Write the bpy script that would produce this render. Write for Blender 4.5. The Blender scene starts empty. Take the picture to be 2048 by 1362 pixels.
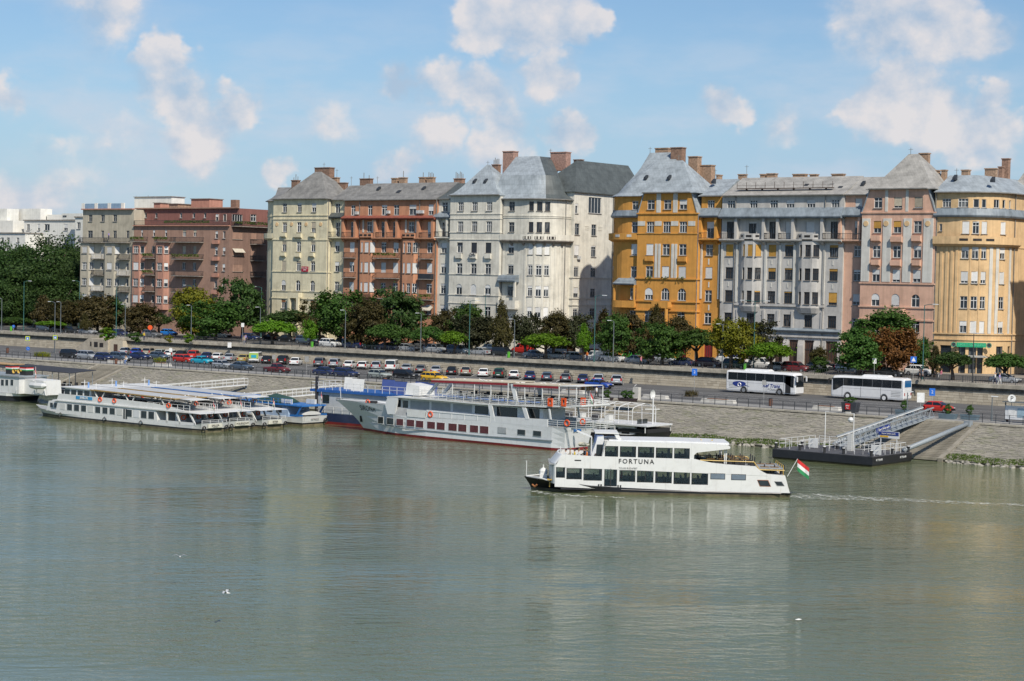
import bpy, bmesh, math, random
import numpy as np
from mathutils import Vector, Matrix
random.seed(11)
SC = bpy.context.scene
COL = SC.collection
# ---------------------------------------------------------------- camera
# world: X along the quay (towards the right of the view), Y inland, Z up, water at z = 0; metres
PW, PH = 2048, 1362
FOC, XV, ROLL, HOR, CAMH = 3850.0, -4974.0, 0.021, 554.0, 20.8
_n = math.hypot(FOC, XV); _a, _c = -XV / _n, FOC / _n
_pitch = math.atan((PH / 2 - HOR) / FOC)
_f0, _r0, _u0 = np.array([-_c, _a, 0]), np.array([_a, _c, 0]), np.array([0, 0, 1.0])
_fw = _f0 * math.cos(_pitch) - _u0 * math.sin(_pitch)
_up = _u0 * math.cos(_pitch) + _f0 * math.sin(_pitch)
_R = _r0 * math.cos(ROLL) + _up * math.sin(ROLL)
_U = _up * math.cos(ROLL) - _r0 * math.sin(ROLL)
CAMP = np.array([0, 0, CAMH])
cam_d = bpy.data.cameras.new('camera'); cam = bpy.data.objects.new('camera', cam_d); COL.objects.link(cam)
cam_d.sensor_width = 36; cam_d.lens = FOC / PW * 36; cam_d.clip_start = 0.5; cam_d.clip_end = 12000
cam.matrix_world = Matrix(((_R[0], _U[0], -_fw[0], 0), (_R[1], _U[1], -_fw[1], 0), (_R[2], _U[2], -_fw[2], CAMH), (0, 0, 0, 1)))
SC.camera = cam
def ray(x, y): return _fw * FOC + _R * (x - PW / 2) + _U * (PH / 2 - y)
def onZ(x, y, z):
 d = ray(x, y); return CAMP + d * ((z - CAMH) / d[2])
def onY(x, y, Y):
 d = ray(x, y); return CAMP + d * (Y / d[1])
def onX(x, y, X):
 d = ray(x, y); return CAMP + d * (X / d[0])
def proj(p):
 v = np.array(p, float) - CAMP; z = v @ _fw; return (PW / 2 + FOC * (v @ _R) / z, PH / 2 - FOC * (v @ _U) / z, z)
# ---------------------------------------------------------------- world, sun, exposure
SUN_EL, SUN_AZ = math.radians(46), math.atan2(-0.52, 0.86)      # azimuth of the sun in the XY plane
SUND = Vector((math.cos(SUN_AZ) * math.cos(SUN_EL), math.sin(SUN_AZ) * math.cos(SUN_EL), math.sin(SUN_EL)))
sl = bpy.data.lights.new('sun', 'SUN'); sun = bpy.data.objects.new('sun', sl); COL.objects.link(sun)
sl.energy = 3.5; sl.angle = math.radians(1.0); sl.color = (1.0, 0.93, 0.82)
sun.rotation_euler = SUND.to_track_quat('Z', 'Y').to_euler()
SC.view_settings.view_transform = 'Standard'; SC.view_settings.look = 'None'
SC.view_settings.exposure = 0.42; SC.view_settings.gamma = 1.0; SC.view_settings.use_curve_mapping = False
SC.cycles.use_denoising = True
SC.cycles.max_bounces = 6; SC.cycles.diffuse_bounces = 2; SC.cycles.glossy_bounces = 3
SC.cycles.transparent_max_bounces = 6; SC.cycles.caustics_reflective = False; SC.cycles.caustics_refractive = False
class NT:
 """short-hand for building node trees"""
 def __init__(s, tree): s.t = tree; s.t.nodes.clear()
 def n(s, typ, ins=None, **kw):
  nd = s.t.nodes.new(typ)
  for k, v in kw.items(): setattr(nd, k, v)
  for k, v in (ins or {}).items():
   if isinstance(v, bpy.types.NodeSocket): s.t.links.new(v, nd.inputs[k])
   else: nd.inputs[k].default_value = v
  return nd
 def math(s, op, a, b=0.0, c=None, clamp=False):
  ins = {0: a, 1: b}
  if c is not None: ins[2] = c
  return s.n('ShaderNodeMath', ins, operation=op, use_clamp=clamp).outputs[0]
 def vm(s, op, a, b=(0, 0, 0)):
  nd = s.n('ShaderNodeVectorMath', {0: a, 1: b}, operation=op)
  return nd.outputs['Value'] if op in ('DOT_PRODUCT', 'DISTANCE', 'LENGTH') else nd.outputs[0]
 def mix(s, f, a, b, mode='MIX'):
  nd = s.n('ShaderNodeMix', data_type='RGBA', blend_type=mode, clamp_factor=True)
  for k, v in ((0, f), (6, a), (7, b)):
   if isinstance(v, bpy.types.NodeSocket): s.t.links.new(v, nd.inputs[k])
   else: nd.inputs[k].default_value = v if k == 0 else (tuple(v) + (1,) if len(v) == 3 else v)
  return nd.outputs[2]
 def ramp(s, x, a, b, lo=0.0, hi=1.0):
  return s.n('ShaderNodeMapRange', {0: x, 1: a, 2: b, 3: lo, 4: hi}, interpolation_type='SMOOTHSTEP').outputs[0]
 def noise(s, vec, scale, detail=3.0, rough=0.5, out='Fac', dist=0.0):
  return s.n('ShaderNodeTexNoise', {'Vector': vec, 'Scale': scale, 'Detail': detail, 'Roughness': rough, 'Distortion': dist}).outputs[out]
world = bpy.data.worlds.new('World'); SC.world = world; world.use_nodes = True
def build_world():
 k = NT(world.node_tree)
 sky = k.n('ShaderNodeTexSky', sky_type='NISHITA', sun_disc=False)
 sky.sun_elevation = SUN_EL; sky.sun_rotation = math.pi / 2 - SUN_AZ
 sky.altitude = 150; sky.air_density = 1.0; sky.dust_density = 0.6; sky.ozone_density = 2.0
 d = k.n('ShaderNodeTexCoord').outputs['Generated']
 dn = k.vm('NORMALIZE', d)
 col = k.mix(1.0, sky.outputs[0], (0.585, 0.685, 0.785), 'MULTIPLY')
 # cumulus: where they are (masses seen in the view, more of the same all round) times billowing noise
 sq = k.vm('MULTIPLY', dn, (1, 1, 1.2))
 big = k.noise(sq, 5.5, 3.0, 0.5)
 cov = k.ramp(big, 0.56, 0.80, 0.0, 0.60)
 warp = k.vm('SCALE', k.vm('SUBTRACT', k.noise(sq, 26.0, 4.0, 0.6, out='Color'), (0.5, 0.5, 0.5))); warp.node.inputs['Scale'].default_value = 0.045
 dw = k.vm('ADD', dn, warp)
 for (x, y, r, w) in CLOUDS:
  v = ray(x, y); v = v / np.linalg.norm(v)
  dist = k.vm('DISTANCE', dw, tuple(v))
  cov = k.math('MAXIMUM', cov, k.math('MULTIPLY', k.ramp(dist, r / FOC * 1.55, 0.0), w * 0.94))
 puff = k.noise(sq, 21.0, 9.0, 0.57)
 lit = tuple((np.array((0, 0, 0.65)) + 0.65 * _r0) * 0.013)
 puff2 = k.noise(k.vm('ADD', sq, lit), 21.0, 5.0, 0.53)
 dens = k.math('ADD', k.math('MULTIPLY', puff, 0.95), k.math('SUBTRACT', k.math('MULTIPLY', cov, 1.15), 0.93))
 shade = k.math('ADD', k.math('MULTIPLY', k.math('SUBTRACT', puff, puff2), 4.5), 0.58, clamp=True)
 alpha = k.math('ADD', k.math('MULTIPLY', k.ramp(dens, -0.26, 0.40), k.math('SUBTRACT', 1.0, shade)), k.math('MULTIPLY', k.ramp(dens, -0.06, 0.20), shade))
 alpha = k.math('MULTIPLY', alpha, 0.88)
 wisp = k.math('MULTIPLY', k.ramp(k.noise(k.vm('MULTIPLY', dn, (1, 1, 3.0)), 13.0, 5.0, 0.55), 0.42, 0.72), k.ramp(k.n('ShaderNodeSeparateXYZ', {0: dn}).outputs[2], 0.17, 0.05, 0.0, 0.72))
 cc = k.mix(shade, (3.2, 4.0, 5.05), (5.9, 5.6, 5.6))
 sep = k.n('ShaderNodeSeparateXYZ', {0: dn}).outputs[2]
 veil = k.math('MULTIPLY', k.ramp(sep, 0.15, 0.0), k.math('ADD', k.math('MULTIPLY', k.noise(sq, 9.0, 4.0), 0.9), 0.22))
 col = k.mix(veil, col, (2.75, 3.95, 5.6))
 col = k.mix(wisp, col, (4.4, 4.9, 5.7))
 col = k.mix(alpha, col, cc)
 bg = k.n('ShaderNodeBackground', {'Color': col, 'Strength': 0.1})
 k.n('ShaderNodeOutputWorld', {'Surface': bg.outputs[0]})
# cloud masses of the view: pixel centre, radius in pixels, weight
CLOUDS = [(335, 110, 75, 0.85), (350, 190, 95, 0.85), (390, 270, 110, 0.8), (465, 220, 75, 0.75), (200, 255, 105, 0.55), (80, 285, 75, 0.48),
   (790, 150, 60, 0.8), (880, 165, 85, 0.85), (960, 200, 100, 0.85), (1110, 150, 75, 0.85), (1000, 270, 110, 0.75), (1140, 285, 80, 0.85), (860, 270, 90, 0.65),
   (980, 40, 95, 1.0), (1060, 30, 120, 1.0), (1150, 40, 70, 0.9), (1455, 215, 55, 0.68), (570, 335, 50, 0.7), (790, 340, 60, 0.6),
   (1790, 210, 110, 0.95), (1880, 230, 120, 0.95), (1960, 270, 110, 0.9), (1985, 200, 60, 0.8), (1715, 220, 60, 0.8), (1760, 30, 130, 0.8), (1880, 60, 110, 0.85), (1960, 90, 90, 0.75), (200, 0, 150, 0.55),
   (650, 240, 110, 0.55), (1560, 250, 90, 0.55), (15, 190, 60, 0.65)]
build_world()
# ---------------------------------------------------------------- mesh helpers
class MB:
 def __init__(s, off=(0, 0, 0)): s.v = []; s.f = []; s.off = off
 def add(s, verts, faces):
  n = len(s.v); s.v += [tuple(p) for p in verts]; s.f += [tuple(i + n for i in f) for f in faces]; return s
 def box(s, x0, y0, z0, x1, y1, z1):
  return s.add([(x0, y0, z0), (x1, y0, z0), (x1, y1, z0), (x0, y1, z0), (x0, y0, z1), (x1, y0, z1), (x1, y1, z1), (x0, y1, z1)],
      [(3, 2, 1, 0), (4, 5, 6, 7), (0, 1, 5, 4), (1, 2, 6, 5), (2, 3, 7, 6), (3, 0, 4, 7)])
 def hexa(s, p):   # 8 points: bottom ring then top ring
  return s.add(p, [(3, 2, 1, 0), (4, 5, 6, 7), (0, 1, 5, 4), (1, 2, 6, 5), (2, 3, 7, 6), (3, 0, 4, 7)])
 def bar(s, p, q, w, h=None):   # square bar between two points
  h = h or w; p, q = Vector(p), Vector(q); d = (q - p)
  if d.length < 1e-6: return s
  d.normalize(); u = Vector((0, 0, 1)) if abs(d.z) < 0.95 else Vector((1, 0, 0))
  a = d.cross(u).normalized() * (w / 2); b = a.cross(d).normalized() * (h / 2)
  return s.hexa([p - a - b, p + a - b, p + a + b, p - a + b, q - a - b, q + a - b, q + a + b, q - a + b])
 def ring_loft(s, rings, cap0=True, cap1=True, closed=True):
  n = len(rings[0]); base = len(s.v)
  for r in rings: s.v += [tuple(p) for p in r]
  m = n if closed else n - 1
  for i in range(len(rings) - 1):
   for j in range(m):
    a = base + i * n + j; b = base + i * n + (j + 1) % n
    s.f.append((a, b, b + n, a + n))
  if cap0: s.f.append(tuple(base + j for j in reversed(range(n))))
  if cap1: s.f.append(tuple(base + (len(rings) - 1) * n + j for j in range(n)))
  return s
 def tube(s, pts, r, n=6, caps=True):
  pts = [Vector(p) for p in pts]; rs = r if isinstance(r, (list, tuple)) else [r] * len(pts)
  rings = []; pu = None
  for i, p in enumerate(pts):
   d = (pts[min(i + 1, len(pts) - 1)] - pts[max(i - 1, 0)]).normalized()
   u = pu if pu is not None and abs(d.dot(pu)) < 0.98 else (Vector((0, 0, 1)) if abs(d.z) < 0.9 else Vector((1, 0, 0)))
   a = d.cross(u).normalized(); b = d.cross(a).normalized(); pu = u
   rings.append([p + (a * math.cos(t) + b * math.sin(t)) * rs[i] for t in (2 * math.pi * k / n for k in range(n))])
  return s.ring_loft(rings, caps, caps)
 def lathe(s, c, prof, n=10):   # prof: (r, z)
  rings = [[(c[0] + r * math.cos(2 * math.pi * k / n), c[1] + r * math.sin(2 * math.pi * k / n), c[2] + z) for k in range(n)] for r, z in prof]
  return s.ring_loft(rings)
 def prism(s, pts, d):   # polygon of 3D points extruded by vector d
  n = len(pts); d = Vector(d); q = [Vector(p) + d for p in pts]; b = len(s.v)
  s.v += [tuple(p) for p in pts] + [tuple(p) for p in q]
  s.f.append(tuple(b + i for i in reversed(range(n)))); s.f.append(tuple(b + n + i for i in range(n)))
  for i in range(n):
   j = (i + 1) % n; s.f.append((b + i, b + j, b + n + j, b + n + i))
  return s
 def torus(s, c, R, r, axis='y', N=16, n=6):
  rings = []
  for i in range(N):
   t = 2 * math.pi * i / N; ring = []
   for j in range(n):
    p = 2 * math.pi * j / n; q = (R + r * math.cos(p)); a, b2, e = q * math.cos(t), q * math.sin(t), r * math.sin(p)
    ring.append((c[0] + a, c[1] + e, c[2] + b2) if axis == 'y' else ((c[0] + e, c[1] + a, c[2] + b2) if axis == 'x' else (c[0] + a, c[1] + b2, c[2] + e)))
   rings.append(ring)
  return s.ring_loft(rings + [rings[0]], False, False)
 def mesh(s, name, smooth=False, fix=True):
  me = bpy.data.meshes.new(name); o = s.off
  me.from_pydata([(v[0] - o[0], v[1] - o[1], v[2] - o[2]) for v in s.v], [], s.f)
  if fix:
   bm = bmesh.new(); bm.from_mesh(me); bmesh.ops.recalc_face_normals(bm, faces=bm.faces); bm.to_mesh(me); bm.free()
  if smooth: me.polygons.foreach_set('use_smooth', [True] * len(me.polygons))
  me.update(); return me
 def build(s, name, mat, parent=None, smooth=False, loc=None, rz=None, fix=True, kind=None):
  return obj(name, s.mesh(name, smooth, fix), mat, parent, loc, rz, kind)
def obj(name, me, mat=None, parent=None, loc=None, rz=None, kind=None):
 o = bpy.data.objects.new(name, me); COL.objects.link(o)
 if mat is not None:
  if len(me.materials) == 0: me.materials.append(mat)
  elif me.materials[0] != mat:
   o.material_slots[0].link = 'OBJECT'; o.material_slots[0].material = mat
 if parent is not None: o.parent = parent
 if loc is not None: o.location = loc
 if rz is not None: o.rotation_euler = (0, 0, rz)
 if kind: o['kind'] = kind
 return o
def tag(o, label, cat, group=None):
 o['label'] = label; o['category'] = cat
 if group: o['group'] = group
 return o
def thing(name, label, cat, loc=(0, 0, 0), rz=0.0, group=None):
 o = bpy.data.objects.new(name, None); COL.objects.link(o); o.empty_display_size = 0.3
 o.location = loc; o.rotation_euler = (0, 0, rz)
 return tag(o, label, cat, group)
CHILD = {}
def copy_tree(o, parent=None, mats=None):
 c = o.copy(); COL.objects.link(c); c.parent = parent
 for ch in kids(o): copy_tree(ch, c)
 return c
def kids(o): return [x for x in KIDS.get(o.name, [])]
KIDS = {}
def index_kids():
 KIDS.clear()
 for o in COL.objects:
  if o.parent is not None: KIDS.setdefault(o.parent.name, []).append(o)
def text_mesh(txt, size, depth=0.02, align='CENTER', shear=0.0, spacing=1.0, bold=0.0):
 cu = bpy.data.curves.new('lettering', 'FONT'); cu.body = txt; cu.size = size; cu.extrude = depth; cu.align_x = align; cu.align_y = 'CENTER'
 cu.shear = shear; cu.space_character = spacing; cu.offset = bold; cu.resolution_u = 3
 ob = bpy.data.objects.new('lettering', cu); COL.objects.link(ob)
 dg = bpy.context.evaluated_depsgraph_get(); me = bpy.data.meshes.new_from_object(ob.evaluated_get(dg))
 bpy.data.objects.remove(ob); bpy.data.curves.remove(cu); me.materials.clear(); return me
def lettering(txt, size, mat, parent, loc, rz=0.0, tilt=math.pi / 2, name='lettering', **kw):
 o = obj(name, text_mesh(txt, size, **kw), mat, parent); o.location = loc; o.rotation_euler = (tilt, 0, rz); return o
# ---------------------------------------------------------------- materials
MATS = {}
def newmat(name):
 m = bpy.data.materials.new(name); m.use_nodes = True; return m, NT(m.node_tree)
def finish(k, b): k.n('ShaderNodeOutputMaterial', {'Surface': b.outputs[0]})
def M(name, col, rough=0.7, metal=0.0, var=0.12, scale=1.5, bump=0.0, bscale=8.0, spec=0.5, streak=0.0, coat=0.0, rnd=0.0, dirt=0.0):
 """plain surface: colour with uneven wear, streaks running down, fine relief"""
 if name in MATS: return MATS[name]
 m, k = newmat(name); tc = k.n('ShaderNodeTexCoord').outputs['Object']
 c = col
 n1 = k.noise(tc, scale, 4.0, 0.6)
 f = k.ramp(n1, 0.3, 0.7, 1 - var, 1 + var)
 if streak:
  st = k.noise(k.vm('MULTIPLY', tc, (1.6, 1.6, 0.10)), 1.3, 3.0, 0.6)
  f = k.math('MULTIPLY', f, k.ramp(st, 0.35, 0.75, 1.0 + streak * 0.3, 1.0 - streak))
 if dirt:
  dn = k.noise(tc, 0.35, 5.0, 0.65)
  f = k.math('MULTIPLY', f, k.ramp(dn, 0.45, 0.75, 1.0, 1.0 - dirt))
 if rnd:
  r = k.n('ShaderNodeObjectInfo').outputs['Random']
  f = k.math('MULTIPLY', f, k.ramp(r, 0.0, 1.0, 1 - rnd, 1 + rnd))
 cc = k.vm('SCALE', tuple(c)); cc.node.inputs[0].default_value = c; k.t.links.new(f, cc.node.inputs['Scale'])
 b = k.n('ShaderNodeBsdfPrincipled', {'Base Color': cc, 'Roughness': rough, 'Metallic': metal, 'Specular IOR Level': spec, 'Coat Weight': coat})
 if bump:
  bn = k.n('ShaderNodeBump', {'Height': k.noise(tc, bscale, 4.0, 0.6), 'Strength': bump, 'Distance': 0.02}); k.t.links.new(bn.outputs[0], b.inputs['Normal'])
 finish(k, b); MATS[name] = m; return m
def srgb(r, g, b): return tuple(((x / 255) / 12.92 if x / 255 <= 0.04045 else ((x / 255 + 0.055) / 1.055) ** 2.4) for x in (r, g, b))
# ---------------------------------------------------------------- water, quay, street
ZQ, ZS = 4.0, 6.8                    # lower quay, upper street
YW, YB, YE, YWALL, YF = 211.0, 221.6, 222.4, 258.0, 287.3   # waterline, top of bank, fence, retaining wall, house fronts
XL, XR = -420.0, -62.0
def water_material():
 m, k = newmat('river_water'); pos = k.n('ShaderNodeNewGeometry').outputs['Position']
 rot = k.n('ShaderNodeVectorRotate', {'Vector': pos, 'Angle': math.radians(-34)}, rotation_type='Z_AXIS').outputs[0]
 rot2 = k.n('ShaderNodeVectorRotate', {'Vector': pos, 'Angle': math.radians(-58)}, rotation_type='Z_AXIS').outputs[0]
 w1 = k.noise(k.vm('MULTIPLY', rot, (0.42, 1.0, 1)), 1.25, 4.0, 0.58, dist=0.35)
 w2 = k.noise(k.vm('MULTIPLY', rot2, (0.30, 1.0, 1)), 0.34, 3.0, 0.55, dist=0.6)
 w3 = k.noise(k.vm('MULTIPLY', rot, (0.5, 1.1, 1)), 3.6, 3.0, 0.6)
 patch = k.ramp(k.noise(k.vm('MULTIPLY', rot, (0.5, 1.5, 1)), 0.022, 3.0, 0.55), 0.36, 0.64, 0.40, 1.5)
 hgt = k.math('ADD', k.math('MULTIPLY', w1, 0.40), k.math('ADD', k.math('MULTIPLY', w2, 0.62), k.math('MULTIPLY', w3, 0.04)))
 bump = k.n('ShaderNodeBump', {'Height': k.math('MULTIPLY', hgt, patch), 'Strength': 1.0, 'Distance': 0.24})
 mur = k.noise(pos, 0.012, 3.0, 0.5)
 col = k.mix(mur, (0.090, 0.127, 0.080), (0.142, 0.150, 0.066))
 b = k.n('ShaderNodeBsdfPrincipled', {'Base Color': col, 'Roughness': 0.05, 'IOR': 1.33, 'Normal': bump.outputs[0]})
 finish(k, b); return m
w = MB().add([(-6000, -6000, 0), (4000, -6000, 0), (4000, YW + 2.5, 0), (-6000, YW + 2.5, 0)], [(0, 1, 2, 3)]).build('river_water', water_material(), kind='structure')
def asphalt(name, c0, c1):
 m, k = newmat(name); pos = k.n('ShaderNodeNewGeometry').outputs['Position']
 a = k.noise(k.vm('MULTIPLY', pos, (0.4, 1.6, 1)), 0.35, 5.0, 0.65); g = k.noise(pos, 9.0, 3.0, 0.7)
 col = k.mix(k.ramp(a, 0.35, 0.68), c0, c1); col = k.mix(k.math('MULTIPLY', g, 0.35), col, (0.02, 0.02, 0.02))
 b = k.n('ShaderNodeBsdfPrincipled', {'Base Color': col, 'Roughness': 0.85})
 finish(k, b); return m
m_quay = asphalt('quay_asphalt', (0.095, 0.094, 0.093), (0.15, 0.147, 0.14))
m_street = asphalt('street_asphalt', (0.07, 0.07, 0.068), (0.11, 0.105, 0.10))
m_prom = asphalt('promenade_concrete', (0.27, 0.265, 0.25), (0.36, 0.35, 0.33))
m_pave = asphalt('pavement_stone', (0.26, 0.235, 0.20), (0.34, 0.31, 0.265))
def slab(name, x0, y0, x1, y1, z0, z1, mat, kind='structure'):
 return MB().box(x0, y0, z0, x1, y1, z1).build(name, mat, kind=kind)
slab('ground', -6000, 286.0, 4000, 6000, ZS - 2, ZS - 0.03, m_street)
slab('quay_road', -1600, 228.2, 300, YWALL + 0.5, ZQ - 1.0, ZQ, m_quay)
slab('promenade', -1600, YB + 0.25, 300, 228.2, ZQ - 1.0, ZQ + 0.10, m_prom)
slab('street', -1600, 265.5, 300, 282.5, ZS - 2, ZS, m_street)
slab('pavement', -1600, 282.5, 300, 286.0 + 4, ZS - 2, ZS + 0.13, m_pave)
slab('upper_promenade', -1600, YWALL + 0.5, 300, 265.5, ZS - 2.5, ZS + 0.12, m_pave)
# bed of the bank under the stones, further reaches of the bank as one material
m_stone, k = newmat('bank_stone')
pos = k.n('ShaderNodeNewGeometry').outputs['Position']
isl = k.n('ShaderNodeNewGeometry').outputs['Random Per Island']; orn = k.n('ShaderNodeObjectInfo').outputs['Random']
stn = k.noise(k.vm('MULTIPLY', pos, (1, 1, 2.0)), 0.22, 5.0, 0.65)
moss = k.noise(k.vm('MULTIPLY', pos, (0.9, 1.5, 3)), 0.5, 5.0, 0.7)
col = k.mix(k.ramp(k.math('FRACT', k.math('ADD', isl, k.math('MULTIPLY', orn, 7.3))), 0.0, 1.0), (0.215, 0.20, 0.165), (0.31, 0.285, 0.23))
col = k.mix(k.ramp(stn, 0.40, 0.70, 0, 0.6), col, (0.19, 0.175, 0.145))
col = k.mix(k.ramp(moss, 0.50, 0.70, 0, 0.6), col, (0.15, 0.16, 0.075))
b = k.n('ShaderNodeBsdfPrincipled', {'Base Color': col, 'Roughness': 0.9})
bn = k.n('ShaderNodeBump', {'Height': k.noise(pos, 5.0, 4.0, 0.65), 'Strength': 0.6, 'Distance': 0.05}); k.t.links.new(bn.outputs[0], b.inputs['Normal'])
finish(k, b)
m_joint = M('bank_joint', (0.17, 0.16, 0.12), 0.95, var=0.3, scale=0.6)
SL_D = Vector((0, YB - YW - 0.2, ZQ - 0.35)); SL_L = SL_D.length; SL_D.normalize(); SL_N = Vector((0, -SL_D.z, SL_D.y))
def slope_pt(x, t, lift=0.0):
 p = Vector((x, YW + 0.2, 0.2)) + SL_D * t + SL_N * lift; return p
bank = MB().add([(-1600, YW - 2.5, -1.0), (300, YW - 2.5, -1.0), (300, YB + 0.3, ZQ - 0.15), (-1600, YB + 0.3, ZQ - 0.15), (-1600, YB + 0.3, -3), (300, YB + 0.3, -3)],
    [(0, 1, 2, 3), (2, 1, 5), (0, 3, 4)]).build('bank', m_joint, kind='structure')
STAIRS = [(-158.5, -151.8), (-106.6, -99.2), (-262.5, -255.5)]     # stretches of the bank that are steps
def in_stairs(x): return any(a - 0.45 < x < b + 0.45 for a, b in STAIRS)
stuff = MB(); near = []
rs = random.Random(5); t = 0.0
while t < SL_L - 0.3:
 hh = rs.uniform(0.22, 0.33); x = XL + rs.uniform(0, 0.5)
 while x < XR:
  ww = rs.uniform(0.32, 0.85)
  if not in_stairs(x + ww / 2):
   lf = rs.uniform(-0.03, 0.025); g = 0.014
   near.append((x + g, x + ww - g, t + g, t + hh - g, lf))
  x += ww
 t += hh
pick = set(sorted([i for i, q in enumerate(near) if -98.6 < q[0] < -86.5], key=lambda i: -(near[i][1] - near[i][0]) * (near[i][3] - near[i][2]))[:300])
unit = MB().box(0, 0, -0.13, 1, 1, 0).mesh('paving_stone'); sang = math.atan2(SL_D.z, SL_D.y)
for i, (x0, x1, t0, t1, lf) in enumerate(near):
 if i in pick:        # the stones that show largest, one object each
  p = slope_pt(x0, t0, 0.08 + lf); o = obj('paving_stone', unit, m_stone, bank, loc=tuple(p)); o.scale = (x1 - x0, t1 - t0, 1); o.rotation_euler = (sang, 0, 0); continue
 p = [slope_pt(x0, t0, -0.05), slope_pt(x1, t0, -0.05), slope_pt(x1, t1, -0.05), slope_pt(x0, t1, -0.05)]
 q = [slope_pt(x0, t0, 0.08 + lf), slope_pt(x1, t0, 0.08 + lf + rs.uniform(-.015, .015)), slope_pt(x1, t1, 0.08 + lf), slope_pt(x0, t1, 0.08 + lf + rs.uniform(-.015, .015))]
 stuff.hexa([tuple(v) for v in p + q])
stuff.build('paving_stones', m_stone, bank, fix=False, kind='stuff')
# steps let into the bank
m_step = M('step_stone', (0.27, 0.245, 0.195), 0.9, var=0.22, scale=0.8, bump=0.5, rnd=0.12)
for (a, b_) in STAIRS:
 st = thing('stone_stairs', {-158.5: 'pale stone steps down the bank behind the moored house barge', -106.6: 'stone steps down the bank beneath the steel gangway', -262.5: 'pale stone steps down the bank behind the white excursion boats'}[a], 'stairs', ((a + b_) / 2, YW, 0))
 nst = 22; mcache = None
 for i in range(nst):
  f0 = i / nst; y0 = YW + 0.2 + (YB - YW - 0.2) * f0; z1 = 0.25 + (ZQ - 0.3) * (i + 1) / nst
  if mcache is None: mcache = MB().box(-(b_ - a) / 2, 0, -0.35, (b_ - a) / 2, 0.62, 0).mesh('step')
  obj('step', mcache, m_step, st, loc=(0, y0 - YW, z1 + 0.04))
 for sx in (-1, 1):
  x = sx * ((b_ - a) / 2 + 0.3)
  p = [(x - .3, 0.0, -0.2), (x + .3, 0.0, -0.2), (x + .3, YB - YW, ZQ - 0.45), (x - .3, YB - YW, ZQ - 0.45)]
  q = [(x - .3, 0.0, 0.42), (x + .3, 0.0, 0.42), (x + .3, YB - YW, ZQ + 0.12), (x - .3, YB - YW, ZQ + 0.12)]
  MB().hexa(p + q).build('kerb', m_step, st)
# coping along the top of the bank
m_coping = M('coping_stone', (0.42, 0.385, 0.31), 0.9, var=0.2, scale=0.7, bump=0.4, rnd=0.12)
cm = MB().box(0, 0, 0, 1.96, 0.8, 0.22).mesh('coping_stone')
prom = bpy.data.objects['promenade']
x = -300.0
while x < -84:
 obj('coping_stone', cm, m_coping, prom, loc=(x, YB - 0.15, ZQ - 0.08)); x += 2.0
MB().box(XL, YB - 0.15, ZQ - 0.1, -300.02, YB + 0.65, ZQ + 0.14).build('coping', m_coping, prom)
# grass ledge and boulders at the water's edge
def blade_mesh(pts, rnd, h=0.35):
 mb = MB()
 for p in pts:
  for _ in range(3):
   a = rnd.uniform(0, 6.28); l = h * rnd.uniform(0.6, 1.4); w = 0.07
   dx, dy = math.cos(a), math.sin(a); q = (p[0] + rnd.uniform(-.15, .15), p[1] + rnd.uniform(-.15, .15), p[2])
   mb.add([(q[0] - dy * w, q[1] + dx * w, q[2]), (q[0] + dy * w, q[1] - dx * w, q[2]), (q[0] + dx * l * .5, q[1] + dy * l * .5, q[2] + l)], [(0, 1, 2)])
 return mb
def leafmat(name, c0, c1, tr=0.35):
 m, k = newmat(name); g = k.n('ShaderNodeNewGeometry'); isl = g.outputs['Random Per Island']
 orn = k.n('ShaderNodeObjectInfo').outputs['Random']
 nz = k.noise(k.n('ShaderNodeTexCoord').outputs['Object'], 0.7, 2.0)
 f = k.math('ADD', k.math('MULTIPLY', isl, 0.55), k.math('MULTIPLY', nz, 0.5))
 col = k.mix(f, c0, c1)
 hs = k.n('ShaderNodeHueSaturation', {'Hue': k.math('ADD', 0.49, k.math('MULTIPLY', orn, 0.02)), 'Value': k.math('ADD', 0.85, k.math('MULTIPLY', orn, 0.3)), 'Color': col}).outputs[0]
 d = k.n('ShaderNodeBsdfPrincipled', {'Base Color': hs, 'Roughness': 0.6, 'Specular IOR Level': 0.25})
 t = k.n('ShaderNodeBsdfTranslucent', {'Color': hs}); mx = k.n('ShaderNodeMixShader', {0: tr, 1: d.outputs[0], 2: t.outputs[0]})
 finish(k, mx); return m
m_grass = leafmat('grass', (0.06, 0.10, 0.016), (0.15, 0.21, 0.038))
rg = random.Random(9)
pts = []
for _ in range(4200):
 x = rg.uniform(-150, -80); y = YW + rg.uniform(0.1, 1.7) + 0.25 * math.sin(x * 0.7)
 if not in_stairs(x): pts.append((x, y, 0.2 + (y - YW) * 0.37))
blade_mesh(pts, rg, 0.13).build('bank_grass', m_grass, fix=False, kind='stuff')
bpy.data.objects['bank_grass']['label'] = 'strip of green grass along the foot of the stone bank'; bpy.data.objects['bank_grass']['category'] = 'grass'
m_rock = M('rock', (0.30, 0.28, 0.235), 0.9, var=0.3, scale=1.5, bump=0.6, rnd=0.25)
def rock_mesh(rnd):
 bm = bmesh.new(); bmesh.ops.create_icosphere(bm, subdivisions=1, radius=1.0)
 for v in bm.verts: v.co *= rnd.uniform(0.7, 1.15)
 me = bpy.data.meshes.new('boulder'); bm.to_mesh(me); bm.free(); return me
rocks = [rock_mesh(rg) for _ in range(6)]
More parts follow.
